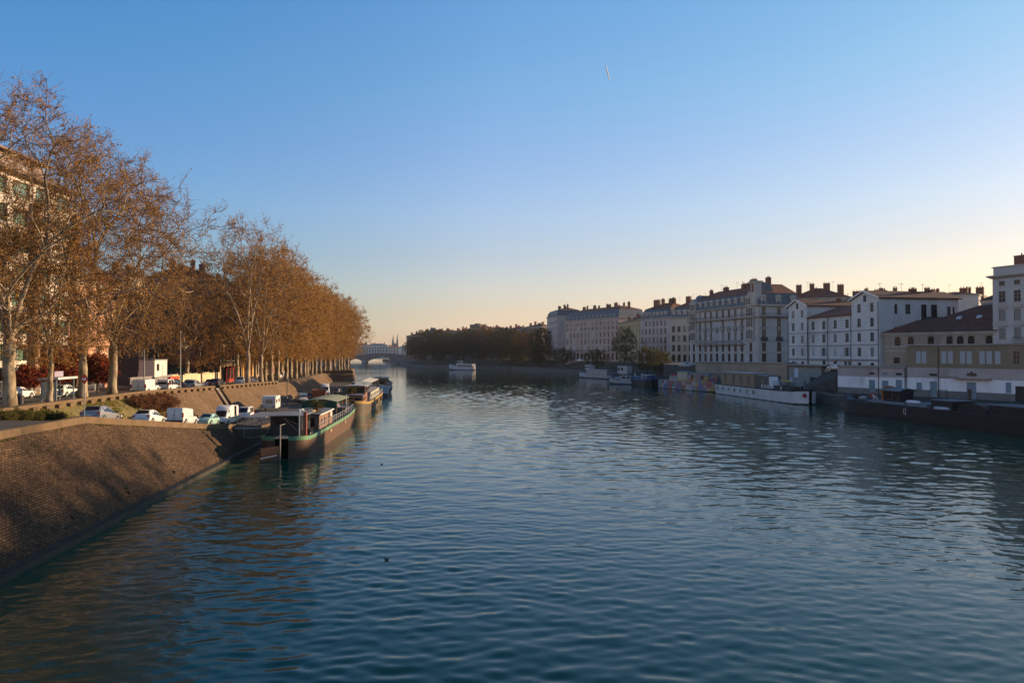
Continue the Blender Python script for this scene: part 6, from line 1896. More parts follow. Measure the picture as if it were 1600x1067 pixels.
# people seen small on the quay and pavement
M_skin = mat("skin", (.45, .27, .19), .6, .05, 3)
def person(label, x, y, z, h, top, legs, rz=0, hairm=None, step=.12):
    t = thing("person", label, "person", (x, y, z), rz)
    k = h / 1.75
    me = bpy.data.meshes.new("body")
    J = [(0, 0, .95), (0, 0, 1.2), (0, 0, 1.42), (0, 0, 1.5), (0, .02, 1.64), (0, .01, 1.74), (.1, 0, .9), (.11, step, .5), (.11, -.02 + step, .08), (.12, .14 + step, .04), (-.1, 0, .9), (-.11, -step * .4, .5), (-.11, -.04 - step, .08), (-.12, .12 - step, .04), (.2, 0, 1.4), (.27, -.03, 1.12), (.26, .06, .86), (-.2, 0, 1.4), (-.27, .02, 1.12), (-.26, .1, .86)]
    E = [(0, 1), (1, 2), (2, 3), (3, 4), (4, 5), (0, 6), (6, 7), (7, 8), (8, 9), (0, 10), (10, 11), (11, 12), (12, 13), (2, 14), (14, 15), (15, 16), (2, 17), (17, 18), (18, 19)]
    rr = [.15, .145, .14, .055, .1, .085, .09, .065, .05, .035, .09, .065, .05, .035, .065, .045, .04, .065, .045, .04]
    me.from_pydata([tuple(c * k for c in p) for p in J], E, [])
    o = put("body", me, t)
    m = o.modifiers.new("skin", 'SKIN')
    for v, r_ in zip(me.skin_vertices[0].data, rr):
        v.radius = (r_ * k, r_ * k * .8)
    me.skin_vertices[0].data[0].use_root = True
    s = o.modifiers.new("sub", 'SUBSURF'); s.levels = 1; s.render_levels = 1
    me.materials.append(legs)
    mb = MB(); mb.loft([[(math.cos(a) * r_ * k, math.sin(a) * r_ * .75 * k, zz * k) for a in [2 * math.pi * i / 10 for i in range(10)]] for r_, zz in ((.19, .86), (.185, 1.1), (.2, 1.35), (.17, 1.47), (.07, 1.53))]); mb.build("jacket", top, t, smooth=True)
    for s_ in (-1, 1):
        mb = MB(); mb.tube([(s_ * .2 * k, 0, 1.41 * k), (s_ * .275 * k, -.01, 1.12 * k), (s_ * .265 * k, .06 * k, .92 * k)], [.075 * k, .06 * k, .052 * k], 7); mb.build("sleeve", top, t, smooth=True)
    mb = MB(); mb.lathe([(.06 * k, 1.5 * k), (.095 * k, 1.58 * k), (.1 * k, 1.66 * k), (.07 * k, 1.75 * k)], 10, (0, .02 * k, 0)); mb.build("face", M_skin, t, smooth=True)
    mb = MB(); mb.lathe([(.1 * k, 1.66 * k), (.11 * k, 1.71 * k), (.08 * k, 1.78 * k), (.02 * k, 1.8 * k)], 10, (0, 0, 0)); mb.build("hair", hairm or M_dark, t, smooth=True)
    return t
person("person in a pale jacket standing on the shaded quay near the second barge", -38.3, 151.0, 1.6, 1.72, mat("pale_jacket", (.5, .45, .38), .8, .1, 3), mat("dark_trousers", (.04, .04, .05), .8, .1, 3), .6)
# ------------------------------------------------------------------ boats
def plan(L, B, e0, e1, n=22, p0=2.0, p1=2.0):
    """station list (x, halfwidth) of a blunt ended hull"""
    out = []
    xs = sorted(set([0, .04 * e0, .15 * e0, .35 * e0, .6 * e0, e0] + [e0 + (L - e0 - e1) * i / 6 for i in range(1, 6)] + [L - e1, L - .6 * e1, L - .35 * e1, L - .15 * e1, L - .04 * e1, L]))
    for x in xs:
        w = 1.0
        if x < e0: w = max(0.02, 1 - ((e0 - x) / e0) ** p0) ** (1 / p0)
        if x > L - e1: w = min(w, max(0.02, 1 - ((x - L + e1) / e1) ** p1) ** (1 / p1))
        out.append((x, w * B / 2))
    return out
def hull(root, L, B, e0, e1, zs, rows, p0=2.0, p1=2.0, flare=.92, name="hull"):
    """zs(x) -> deck height; rows: list of (fraction of height from waterline, material) bottom to top"""
    st = plan(L, B, e0, e1, p0=p0, p1=p1)
    parts = []
    fr = [0.0] + [r[0] for r in rows]
    nm = [r[2] if len(r) > 2 else name for r in rows]
    for k, r in enumerate(rows):
        mb = MB()
        secs = []
        for x, w in st:
            zd = zs(x); zb = -.8
            a, b = fr[k], fr[k + 1]
            za, zz = lerp(zb, zd, a) , lerp(zb, zd, b)
            pr = .03 if nm[k] != name else 0
            fa, fb = lerp(flare, 1, a) + pr / B * 2, lerp(flare, 1, b) + pr / B * 2
            dx = 0
            sx = (L / 2 - x)
            def X(f):
                return x + (sx * (1 - f) * .12 if (x < e0 or x > L - e1) else 0)
            secs.append([(X(fa), -w * fa, za), (X(fb), -w * fb, zz)])
        mb.loft(secs, closed=False, cap=False)
        mb.loft([[(p[0], -p[1], p[2]) for p in s][::-1] for s in secs], closed=False, cap=False)
        o = mb.build(nm[k], r[1], root, smooth=False)
        fix_normals(o)
        o.data.polygons.foreach_set('use_smooth', [True] * len(o.data.polygons))
        parts.append(o)
    return parts, st
def deck(root, st, zs, drop, m, name="deck"):
    mb = MB()
    for (x0, w0), (x1, w1) in zip(st, st[1:]):
        mb.face([(x0, -w0 * .97, zs(x0) - drop), (x1, -w1 * .97, zs(x1) - drop), (x1, w1 * .97, zs(x1) - drop), (x0, w0 * .97, zs(x0) - drop)])
    return mb.build(name, m, root)
def rail(root, st, zs, side, x0, x1, h, m, off=.08, step=1.6):
    mb = MB(); pts = []
    n = int((x1 - x0) / step)
    for i in range(n + 1):
        x = lerp(x0, x1, i / n)
        w = interp(st, x) - off
        p = (x, side * w, zs(x))
        pts.append((p[0], p[1], p[2] + h))
        mb.tube([p, (p[0], p[1], p[2] + h)], .025, 5)
    mb.tube(pts, .028, 5); mb.tube([(p[0], p[1], p[2] - h * .45) for p in pts], .018, 4)
    return mb.build("railing", m, root)
def cabin(root, x0, x1, y0, y1, z0, z1, wm, rm, wins=(), over=.12, name="cabin", roofname="cabin_roof", camber=.12, holes=None):
    mb = MB(); mb.box(x0, x1, y0, y1, z0, z1)
    c = mb.build(name, wm, root)
    mb = MB(); n = 5
    pr = [(lerp(y0 - over, y1 + over, i / n), z1 + .003 + camber * math.sin(math.pi * i / n)) for i in range(n + 1)]
    mb.prism(pr[::-1] + [(p[0], p[1] + .07) for p in pr], 'x', x0 - over, x1 + over)
    mb.build(roofname, rm, root)
    for w in wins:     # (side, a, b, za, zb): side 'r' y0, 'l' y1, 's' x0, 'b' x1
        s, a, b, za, zb = w[:5]
        mb = MB()
        if s == 'r': mb.box(a, b, y0 - .02, y0 - .003, za, zb)
        if s == 'l': mb.box(a, b, y1 + .003, y1 + .02, za, zb)
        if s == 's': mb.box(x0 - .02, x0 - .003, a, b, za, zb)
        if s == 'b': mb.box(x1 + .003, x1 + .02, a, b, za, zb)
        mb.build("window", w[5] if len(w) > 5 else M_carglass, c)
    return c
def text_mesh(s, size, m, parent, loc, rot, name="lettering"):
    cu = bpy.data.curves.new(name, 'FONT'); cu.body = s; cu.size = size; cu.extrude = .006; cu.align_x = 'CENTER'
    o = bpy.data.objects.new("tmp_text", cu); COL.objects.link(o)
    dg = bpy.context.evaluated_depsgraph_get()
    me = bpy.data.meshes.new_from_object(o.evaluated_get(dg)); me.name = name
    bpy.data.objects.remove(o); bpy.data.curves.remove(cu)
    me.materials.clear(); me.materials.append(m)
    o = put(name, me, parent, loc); o.rotation_euler = rot
    return o
B_brown = mat("brown_hull_paint", (.095, .046, .023), .6, .22, .5, bump=.01, dirt=(.09, .05, .03), spec=.4)
B_green = mat("green_gunwale", (.12, .25, .13), .45, .1, 1, spec=.5)
B_black = mat("black_hull_paint", (.014, .013, .015), .5, .3, .6, spec=.4)
B_navy = mat("navy_hull_paint", (.02, .025, .04), .5, .2, .6, spec=.4)
B_white = mat("white_hull_paint", (.58, .58, .58), .5, .08, .5, dirt=(.38, .37, .35))
B_white2 = mat('dull_white_paint', (.40, .40, .40), .55, .1, .5, dirt=(.28, .27, .26))
B_wood = mat("varnished_wood", (.24, .105, .05), .5, .2, 2, spec=.5)
B_deck = mat("grey_deck", (.14, .145, .15), .8, .2, .8)
B_canvas = mat("dark_green_canvas", (.012, .07, .04), .85, .15, 1)
B_canvastop = mat("faded_green_canvas", (.26, .27, .18), .85, .15, 1)
B_slate = mat("slate_grey_roof", (.14, .145, .165), .6, .12, 1)
B_tan = mat("tan_cladding", (.30, .225, .155), .75, .12, .8)
def heading(a, b): return math.atan2(b[1] - a[1], b[0] - a[0])
def barge(name, label, cat, a, b, beam):
    """a near end, b far end of the centre line on the water"""
    L = (Vector(b) - Vector(a)).length
    return thing(name, label, cat, (a[0], a[1], 0), heading(a, b)), L

# --- first left barge: brown hull, green gunwale, stern towards the camera
b1, L = barge("houseboat_barge", "brown hulled barge with green gunwale and big rudder, stern towards the camera", "barge", (-23.9, 71.0), (-27.1, 109.5), 5.1)
zs = lambda x: 2.15 + .25 * max(0, (6 - x) / 6) ** 2 + 1.0 * max(0, (x - 26) / 12.5) ** 2
pr_, st = hull(b1, L, 5.1, 2.6, 4.5, zs, [(.86, B_brown), (1.0, B_green, "gunwale")], flare=.93, p0=3.0)
deck(b1, st, zs, .25, B_deck)
# local +y is left (away from the river): the sunlit side is -y
text_mesh("LAVIDO", .34, M_offwhite, b1, (-.32, -.15, 2.28), (R(90), 0, R(-90)), "stern_name")
mb = MB(); mb.tube([(-.6, 0, -1), (-.6, 0, 3.6)], .065, 8); mb.tube([(-.6, 0, 3.6), (.5, -.2, 3.62)], .03, 5); rp_ = mb.build("rudder_post", mat('weathered_steel', (.3, .27, .24), .6, .3, 3), b1)
mb = MB(); mb.loft([[(-.62, -.06, -.8), (-.62, .06, -.8), (-.62, .06, 1.5), (-.62, -.06, 1.5)], [(-1.5, 1.66, -.8), (-1.5, 1.78, -.8), (-1.5, 1.78, 1.35), (-1.5, 1.66, 1.35)]]); mb.build("rudder", B_brown, b1)
mb = MB(); mb.tube([(-.85, .3, .55), (-1.55, 1.75, .3)], .07, 6); mb.build("rudder_stay", M_offwhite, b1)
# aft wheelhouse, dark
cabin(b1, 3.6, 8.2, -1.2, 2.1, 2.0, 4.15, B_black, M_grey, [('s', -.9, 1.8, 3.3, 4.1), ('r', 4.0, 5.8, 3.3, 4.1), ('r', 6.1, 7.9, 3.3, 4.1)], over=.35, name="wheelhouse", roofname="wheelhouse_roof", camber=.05)
mb = MB(); mb.box(2.2, 9, 2.2, 4.6, 4.12, 4.2)
for x in (2.4, 8.8): mb.tube([(x, 4.5, 2.0), (x, 4.5, 4.12)], .035, 5)
mb.build("side_awning", M_grey, b1)
# posts and davits at the stern
mb = MB(); mb.box(2.4, 2.75, -2.0, -1.65, 2.1, 4.7); mb.build("davit_post", mat("rust_red_post", (.28, .085, .04), .7, .2, 2), b1)
mb = MB(); mb.tube([(2.2, -1.3, 2.1), (2.2, -1.3, 4.7)], .07, 8); mb.lathe([(.05, 4.7), (.13, 4.8), (.13, 4.92), (.05, 5.0)], 8, (2.2, -1.3, 0)); mb.build("signal_mast", M_offwhite, b1)
mb = MB(); mb.tube([(2.3, -1.2, 2.6), (1.9, .3, 4.1), (2.3, -1.1, 3.4)], .06, 5); mb.build("boom", B_wood, b1)
mb = MB(); mb.lathe([(.25, 2.05), (.18, 2.3), (.28, 2.6), (.2, 2.7)], 8, (4.2, -1.9, 0)); mb.lathe([(.25, 2.05), (.18, 2.3), (.28, 2.6), (.2, 2.7)], 8, (5.0, -1.9, 0)); mb.build("bollards", M_dark, b1)
# brown cabin with grey roof
cabin(b1, 9.6, 18.4, -1.95, 2.0, 1.9, 3.75, mat("brown_cabin_side", (.22, .13, .085), .6, .12, 1), B_slate, [('r', 10.7, 11.3, 2.3, 3.2), ('r', 12.6, 13.2, 2.3, 3.2), ('r', 15.4, 16.2, 2.05, 3.5, B_black), ('r', 17.0, 17.7, 2.9, 3.5, M_white), ('s', -1.4, -.2, 2.4, 3.4)], over=.15)
mb = MB(); mb.box(9.5, 18.5, -2.13, -2.08, 3.68, 3.78); mb.build("roof_trim", M_white, b1)
for x, y, s in ((11, .4, .5), (13.5, 1.0, .35), (16, -.3, .3)):
    mb = MB(); mb.lathe([(s * .8, 3.8), (s, 3.95), (s * .9, 4.15), (s * .3, 4.2)], 10, (x, y, 0)); mb.build("roof_vent", M_offwhite, b1)
mb = MB(); mb.lathe([(.45, 4.0), (.55, 4.05), (.55, 4.2), (.45, 4.25)], 12, (10.6, -.8, 0)); mb.build("rope_coil", mat("rope", (.45, .33, .17), .9, .2, 3), b1)
# green awning
mb = MB()
n = 6
pr = [(lerp(-2.3, 2.3, i / n), 4.55 + .35 * math.sin(math.pi * i / n)) for i in range(n + 1)]
mb.prism(pr[::-1] + [(p[0], p[1] + .05) for p in pr], 'x', 19.6, 30.0)
aw = mb.build("awning", B_canvastop, b1)
mb = MB(); mb.box(19.55, 19.6, -2.3, 2.3, 3.75, 4.6); mb.box(19.6, 30.0, 2.26, 2.3, 3.6, 4.55); mb.build("awning_valance", B_canvas, aw)
mb = MB()
for x in (19.8, 24.8, 29.8):
    for y in (-2.2, 2.2): mb.tube([(x, y, 2.0), (x, y, 4.6)], .04, 5)
mb.build("awning_posts", B_wood, b1)
rail(b1, st, zs, -1, 6.5, 33, .85, M_alu)
rail(b1, st, zs, 1, 4, 33, .85, M_alu)
mb = MB(); mb.box(31, 34.5, -1.6, 1.6, 2.2, 2.9); mb.build("fore_hatch", B_slate, b1)
mb = MB()
for sx_ in (-1, 1):
    for k, (a, b_) in enumerate(((13, .9), (24, .9))):
        pass
mb.box(13.2, 14.4, -2.60, -2.56, 1.25, 1.6); mb.box(24.2, 25.4, -2.60, -2.56, 1.25, 1.6)
mb.build("hull_marks", mat("faded_mark", (.3, .2, .14), .7, .3, 2), b1)
mb = MB(); mb.tube([(34.5, -1.2, 2.9), (34.5, -1.2, 4.6)], .08, 6); mb.build("bow_post", M_offwhite, b1)
# bicycles and clutter on the foredeck: things of their own
def bicycle(label, x, y, z, rz, m):
    c = math.cos(b1.rotation_euler.z); s = math.sin(b1.rotation_euler.z)
    t = thing("bicycle", label, "bicycle", (b1.location.x + x * c - y * s, b1.location.y + x * s + y * c, z), b1.rotation_euler.z + rz, "bicycles on the barge deck")
    mb = MB()
    for a, b in (((-.5, .34), (-.15, .34)), ((-.15, .34), (.4, .78)), ((-.15, .34), (-.3, .85)), ((-.3, .8), (.4, .78)), ((-.5, .34), (-.28, .75)), ((.52, .34), (.38, .95))):
        mb.tube([(a[0], 0, a[1]), (b[0], 0, b[1])], .022, 5)
    mb.build("frame", m, t)
    for xx in (-.5, .52):
        mb = MB(); n = 16
        mb.tube([(xx + .33 * math.cos(2 * math.pi * i / n), 0, .34 + .33 * math.sin(2 * math.pi * i / n)) for i in range(n + 1)], .02, 4, cap=False)
        for i in range(6): mb.tube([(xx, 0, .34), (xx + .32 * math.cos(i * 1.05), 0, .34 + .32 * math.sin(i * 1.05))], .005, 3)
        mb.build("wheel", M_black, t)
    mb = MB(); mb.tube([(.36, -.28, 1.0), (.4, 0, .97), (.36, .28, 1.0)], .018, 5); mb.build("handlebar", M_dark, t)
    mb = MB(); mb.loft([[(-.44, -.08, .86), (-.44, .08, .86), (-.44, .08, .9), (-.44, -.08, .9)], [(-.16, -.03, .87), (-.16, .03, .87), (-.16, .03, .9), (-.16, -.03, .9)]]); mb.build("saddle", M_black, t)
bicycle("red bicycle leaning on the foredeck railing of the green trimmed barge", 30.8, -1.9, 2.05, .2, mat("red_frame", (.4, .05, .03), .4, 0))
bicycle("pale bicycle on the foredeck of the green trimmed barge, nearest its bow", 32.4, -1.7, 2.15, .4, M_offwhite)
def on_b1(name, label, cat, x, y, z, rz, build):
    c = math.cos(b1.rotation_euler.z); s = math.sin(b1.rotation_euler.z)
    t = thing(name, label, cat, (b1.location.x + x * c - y * s, b1.location.y + x * s + y * c, z), b1.rotation_euler.z + rz)
    build(t); return t
def tarp(t):
    mb = MB(); secs = []
    for i, (x, h, w) in enumerate(((-1.3, .1, .5), (-.9, .7, .75), (-.1, .95, .8), (.7, .75, .7), (1.2, .1, .4))):
        secs.append([(x, -w, 0), (x, -w * .7, h * .7), (x, 0, h), (x, w * .6, h * .75), (x, w, 0)])
    mb.loft(secs); o = mb.build("tarpaulin", mat("dusty_pink_tarp", (.36, .24, .21), .8, .2, 2), t, smooth=True); fix_normals(o)
    mb = MB(); mb.tube([(-1.1, -.7, .4), (0, -.1, 1.0), (1.0, .6, .4)], .02, 4); mb.build("rope", M_offwhite, t)
on_b1("covered_heap", "dusty pink tarpaulin over a heap on the barge's foredeck", "covered heap", 33.0, .2, 2.6, .3, tarp)
# mooring gangplank
gp = thing("gangway", "grey gangway plank from the quay to the brown barge's stern", "gangway", (-32.6, 78.5, 2.4), .05)
mb = MB(); mb.box(0, 6.6, -.4, .4, -.06, .04); mb.build("plank", M_stonegrey, gp)
mb = MB()
for i in range(5):
    mb.tube([(.2 + i * 1.5, .38, 0), (.2 + i * 1.5, .38, .95)], .02, 4)
mb.tube([(.2, .38, .95), (6.2, .38, .95)], .02, 4); mb.build("handrail", M_alu, gp)

# --- second left barge
b2, L = barge("houseboat_barge", "dark barge with varnished wheelhouse and yellow topped stern, moored behind the green one", "barge", (-27.9, 119.5), (-32.0, 157.5), 5.1)
zs2 = lambda x: 2.2 + .5 * max(0, (7 - x) / 7) ** 2 + .7 * max(0, (x - 28) / 10) ** 2
pr_, st2 = hull(b2, L, 5.1, 4.0, 4.5, zs2, [(.86, mat("olive_hull_paint", (.085, .06, .035), .55, .25, .5, spec=.4, dirt=(.06, .05, .04))), (1.0, mat("yellow_gunwale", (.36, .22, .07), .5, .1, 1), "gunwale")], flare=.9)
deck(b2, st2, zs2, .2, B_deck)
cabin(b2, 2.2, 6.5, -1.6, 1.7, 2.1, 3.4, B_wood, B_slate, [('r', 2.6, 4.2, 2.6, 3.1), ('r', 4.6, 6.2, 2.6, 3.1), ('s', -1.2, -.1, 2.6, 3.1), ('s', .2, 1.3, 2.6, 3.1)], name="stern_cabin", roofname="stern_cabin_roof")
cabin(b2, 6.8, 10.4, -1.5, 1.8, 2.1, 4.9, B_wood, M_offwhite, [('s', -1.25, .05, 3.7, 4.7), ('s', .25, 1.6, 3.7, 4.7), ('r', 7.1, 8.4, 3.7, 4.7), ('r', 8.7, 10.1, 3.7, 4.7)], over=.3, name="wheelhouse", roofname="wheelhouse_roof")
cabin(b2, 11.5, 31, -2.0, 2.0, 2.0, 3.5, mat("pale_green_coaming", (.36, .36, .28), .6, .12, 1), mat("grey_pink_roof", (.30, .28, .28), .7, .12, 1), [('r', 12.5 + 3 * i, 13.9 + 3 * i, 2.5, 3.1) for i in range(6)], name="hold_cabin", roofname="hold_roof")
mb = MB()
for i in range(5):
    x = 15 + i * 3.4
    mb.prism([(-1.9, 5.3), (0, 5.6), (1.9, 5.3), (1.9, 5.36), (0, 5.67), (-1.9, 5.36)], 'x', x - 1.72, x + 1.72)
aw = mb.build("awning", mat("cream_canvas", (.6, .55, .45), .8, .1, 1), b2)
mb = MB()
for i in range(6):
    for y in (-1.85, 1.85): mb.tube([(13.3 + i * 3.4, y, 3.4), (13.3 + i * 3.4, y, 5.32)], .035, 4)
mb.build("awning_posts", M_offwhite, b2)
mb = MB(); mb.prism([(12, 3.6), (13.6, 4.5), (14.2, 4.5), (14.2, 3.6)], 'y', -.9, .9); mb.build("skylight", B_black, b2)
rail(b2, st2, zs2, -1, 5, 34, .8, M_alu)
# --- third left boat: blue white tug
b3, L = barge("work_boat", "blue and white work boat with a tall mast, furthest of the three left boats", "boat", (-33.6, 171), (-37.2, 199), 5.0)
zs3 = lambda x: 2.3 + .9 * max(0, (8 - x) / 8) ** 2 + 1.1 * max(0, (x - 18) / 10) ** 2
pr_, st3 = hull(b3, L, 5.2, 4.2, 6, zs3, [(.45, B_navy), (.9, mat("pale_blue_hull", (.25, .34, .42), .5, .1, .6)), (1.0, B_white, "gunwale")], flare=.85)
deck(b3, st3, zs3, .3, B_deck)
cabin(b3, 5, 16, -1.9, 1.9, 2.0, 4.4, B_wood, B_black, [('s', -1.5, -.2, 3.2, 4.1), ('s', .2, 1.5, 3.2, 4.1)] + [('r', 5.6 + 2 * i, 7.1 + 2 * i, 3.2, 4.1) for i in range(5)], over=.35, name="cabin")
mb = MB(); mb.tube([(9, 0, 4.4), (9, 0, 14)], [.07, .03], 6); mb.build("mast", M_grey, b3)
rail(b3, st3, zs3, -1, 2, 24, .9, M_alu)

# --- right bank: white houseboat (bow near the camera)
b4, L = barge("white_houseboat", "long white houseboat with a tall tan timber cabin on the right bank", "houseboat", (63.6, 145.5), (57.9, 190.5), 5.2)
zs4 = lambda x: 2.75 + .45 * max(0, (9 - x) / 9) ** 2 + .5 * max(0, (x - 38) / 11) ** 2
pr_, st4 = hull(b4, L, 5.4, 3.6, 4, zs4, [(.27, B_black), (.93, B_white), (1.0, B_navy, "gunwale")], flare=.92)
deck(b4, st4, zs4, .1, B_navy)
for i, x in enumerate((20, 23.4, 26.8, 30.2, 33.6, 37, 40.4, 43.5)):
    mb = MB(); mb.box(x, x + .75, 2.655, 2.72, 1.15, 2.05)
    mb.build("hull_window", (M_carglass, mat("dull_yellow_pane", (.28, .24, .12), .3, .1, 2), M_bluedoor)[i % 3], b4)
cabin(b4, 21.5, 40, -1.9, 1.9, 2.7, 6.0, B_tan, M_offwhite, [], over=.2, camber=.03)
for x in (23.6, 27.8, 32.0, 36.6):
    mb = MB(); mb.box(x, x + 1.2, 1.905, 1.94, 3.0, 5.4); w_ = mb.build("window", M_carglass, b4)
    mb = MB()
    for k in range(4): mb.box(x - .05, x + 1.25, 1.945, 1.96, 3.0 + .6 * k, 3.06 + .6 * k)
    mb.box(x - .07, x, 1.91, 1.99, 2.95, 5.45); mb.box(x + 1.2, x + 1.27, 1.91, 1.99, 2.95, 5.45); mb.build("frame", B_wood, w_)
cabin(b4, 15.6, 21.4, -1.8, 1.5, 2.7, 5.6, mat("brown_grey_cladding", (.14, .12, .11), .8, .15, 1), M_grey, [('l', 17.5, 18.6, 3.0, 5.0)], name="rear_cabin", roofname="rear_cabin_roof")
mb = MB(); mb.loft([[(13.4, -.6, 2.75), (16.0, -.6, 2.75), (16.0, 1.2, 2.75), (13.4, 1.2, 2.75)], [(14.9, -.6, 5.5), (16.0, -.6, 5.5), (16.0, 1.2, 5.5), (14.9, 1.2, 5.5)]]); mb.build("funnel", M_white, b4)
mb = MB(); mb.box(5.5, 12.8, -1.5, 1.5, 2.7, 3.6); mb.build("wheelhouse_base", B_black, b4)
for i, x in enumerate((17.0, 15.6, 14.2, 8.3)):
    mb = MB(); mb.box(x, x + .75, 1.95, 2.0, 2.8, 3.6); mb.build("deck_box", M_offwhite, b4)
mb = MB(); mb.box(4.8, 13.0, -1.6, 1.6, 4.5, 4.62)
mb.build("deck_awning", M_grey, b4)
mb = MB()
for x in (5, 9, 12.8):
    for y in (-1.5, 1.5): mb.tube([(x, y, 3.5), (x, y, 4.5)], .04, 4)
mb.build("awning_posts", M_grey, b4)
mb = MB(); mb.lathe([(.06, 0), (.45, .06), (.75, .2)], 14, ax='y'); mb.tube([(0, 0, 0), (0, -.2, -.3)], .05, 5); d_ = mb.build("satellite_dish", M_offwhite, b4, loc=(5.8, 1.0, 4.9), smooth=True)
mb = MB(); mb.lathe([(.28, -.06), (.45, -.08), (.45, .08), (.28, .06)], 14, ax='x'); mb.build("anchor_fender", mat("red_fender", (.35, .03, .03), .6, .2, 3), b4, loc=(.15, 1.3, 2.0))
rail(b4, st4, zs4, 1, 1.0, 14, .75, M_grey)
c = math.cos(b4.rotation_euler.z); s = math.sin(b4.rotation_euler.z)
ky = thing("kayak", "yellow kayak lying on the deck awning of the white houseboat", "kayak", (b4.location.x + 8 * c - 1.1 * s, b4.location.y + 8 * s + 1.1 * c, 4.85), b4.rotation_euler.z)
mb = MB(); mb.loft([[(x, w * math.cos(a), h * math.sin(a)) for a in [2 * math.pi * i / 8 for i in range(8)]] for x, w, h in ((-2.6, .03, .03), (-1.8, .2, .14), (-.6, .32, .2), (.6, .32, .2), (1.8, .2, .14), (2.6, .03, .03))]); mb.build("hull", mat("yellow_plastic", (.5, .36, .06), .5, .1, 1), ky, smooth=True)
mb = MB(); mb.lathe([(.3, .19), (.28, .21), (.2, .2)], 12); mb.build("cockpit", M_black, ky)

# --- right bank: black barge
b5, L = barge("black_barge", "long black steel barge with a pale draught mark, moored at the right edge", "barge", (67.4, 128.5), (74.4, 84.0), 5.1)
zs5 = lambda x: 2.55 + .5 * max(0, (6 - x) / 6) ** 2 + .4 * max(0, (x - 36) / 9) ** 2
b5.location.x = 63.6; b5.location.y = 129.0
pr_, st5 = hull(b5, L, 5.2, 3.5, 4.5, zs5, [(.35, mat("rusty_black_hull", (.022, .014, .012), .6, .3, .6)), (.93, B_black), (1.0, B_navy, "gunwale")], flare=.95)
deck(b5, st5, zs5, .25, mat("blue_grey_deck", (.10, .125, .15), .7, .2, .8))
# river side is local -y (heading down-right): mark shaped like a mirrored D
mb = MB()
n = 12
for rr_ in ((.5, .42),):
    pts = [(.38 * math.cos(a), .55 * math.sin(a)) for a in [math.pi / 2 + math.pi * i / n for i in range(n + 1)]]
    for (p, q) in zip(pts, pts[1:]):
        mb.loft([[(p[0] * .72, 0, p[1] * .82), (p[0], 0, p[1]), (p[0], .02, p[1]), (p[0] * .72, .02, p[1] * .82)], [(q[0] * .72, 0, q[1] * .82), (q[0], 0, q[1]), (q[0], .02, q[1]), (q[0] * .72, .02, q[1] * .82)]])
mb.box(.12, .24, 0, .02, -.6, .5)
mb.build("draught_mark", M_offwhite, b5, loc=(17.8, -2.63, 1.6))
mb = MB(); mb.box(8, 16.8, -1.9, 1.9, 2.35, 2.85); mb.build("fore_hatch", mat("blue_grey_hatch", (.15, .18, .21), .7, .15, 1), b5)
wh_c = cabin(b5, 11.0, 15.0, -1.2, 1.3, 2.8, 4.6, B_black, B_slate, [('r', 11.6, 12.7, 3.4, 4.6), ('r', 13.2, 14.5, 3.2, 4.7), ('s', -.9, 1.0, 3.4, 4.6)], over=.35, name="wheelhouse", roofname="wheelhouse_roof", camber=.45)
mb = MB(); n = 8
mb.prism([(-1.35, 2.85), (1.45, 2.85)] + [(1.45 * math.cos(math.pi * i / n), 4.5 + .9 * math.sin(math.pi * i / n)) for i in range(n + 1)], 'x', 10.75, 10.98); mb.build("end_panel", mat("orange_wood", (.34, .13, .04), .6, .15, 2), b5)
mb = MB(); mb.box(17.4, 21.6, -1.9, 1.9, 2.35, 2.95); mb.build("mid_hatch", mat("blue_grey_hatch", (.1, .1, .1), .7), b5)
for x0, x1 in ((22.4, 27.0), (33.0, 42.0)):
    mb = MB(); mb.box(x0, x1, -2.0, 2.0, 3.75, 3.87); mb.build("flat_canopy", B_slate, b5)
    mb = MB(); mb.box(x0 + .2, x1 - .2, -1.9, 1.9, 2.4, 3.73); mb.build("dark_cabin", B_black, b5)
mb = MB(); n = 8
mb.prism([(27.4 + 5.2 * i / n, 2.9 + .85 * math.sin(math.pi * i / n) ** .6) for i in range(n + 1)] + [(32.6, 2.4), (27.4, 2.4)], 'y', -1.7, 1.7); mb.build("covered_hold", B_black, b5)
mb = MB()
mb.tube([(20.6, 1.2, 2.9), (20.6, 1.2, 5.2), (22.2, 1.2, 5.2), (22.2, 1.2, 2.9)], .06, 5); mb.build("hoist_frame", M_dark, b5)
c5, s5 = math.cos(b5.rotation_euler.z), math.sin(b5.rotation_euler.z)
def on5(x, y): return (b5.location.x + x * c5 - y * s5, b5.location.y + x * s5 + y * c5)
def dinghy(label, x, y, z, rz, m):
    p = on5(x, y)
    t = thing("dinghy", label, "dinghy", (p[0], p[1], z), b5.rotation_euler.z + rz, "dinghies on the black barge")
    mb = MB(); secs = []
    for xx, w, h in ((-1.3, .02, .22), (-1.1, .45, .3), (-.3, .66, .36), (.6, .62, .35), (1.2, .35, .27), (1.35, .02, .2)):
        secs.append([(xx, -w, 0), (xx, -w * .85, h * .7), (xx, 0, h), (xx, w * .85, h * .7), (xx, w, 0)])
    mb.loft(secs); mb.build("hull", m, t, smooth=True)
    mb = MB(); mb.box(-1.2, 1.25, -.03, .03, .3, .4); mb.build("keel", M_grey, t)
dinghy("upturned white dinghy beside the wheelhouse deck of the black barge", 17.2, -.6, 2.95, .1, M_white)
dinghy("upturned pale grey dinghy below the curved hold cover of the black barge", 25.0, -2.15, 2.5, .12, mat("pale_grey_boat", (.4, .42, .47), .5, .1, 1))
p = on5(9.0, -1.3)
cr = thing("garden_chair", "white plastic garden chair on the black barge deck, left of its wheelhouse", "chair", (p[0], p[1], 2.85), b5.rotation_euler.z + 2.2)
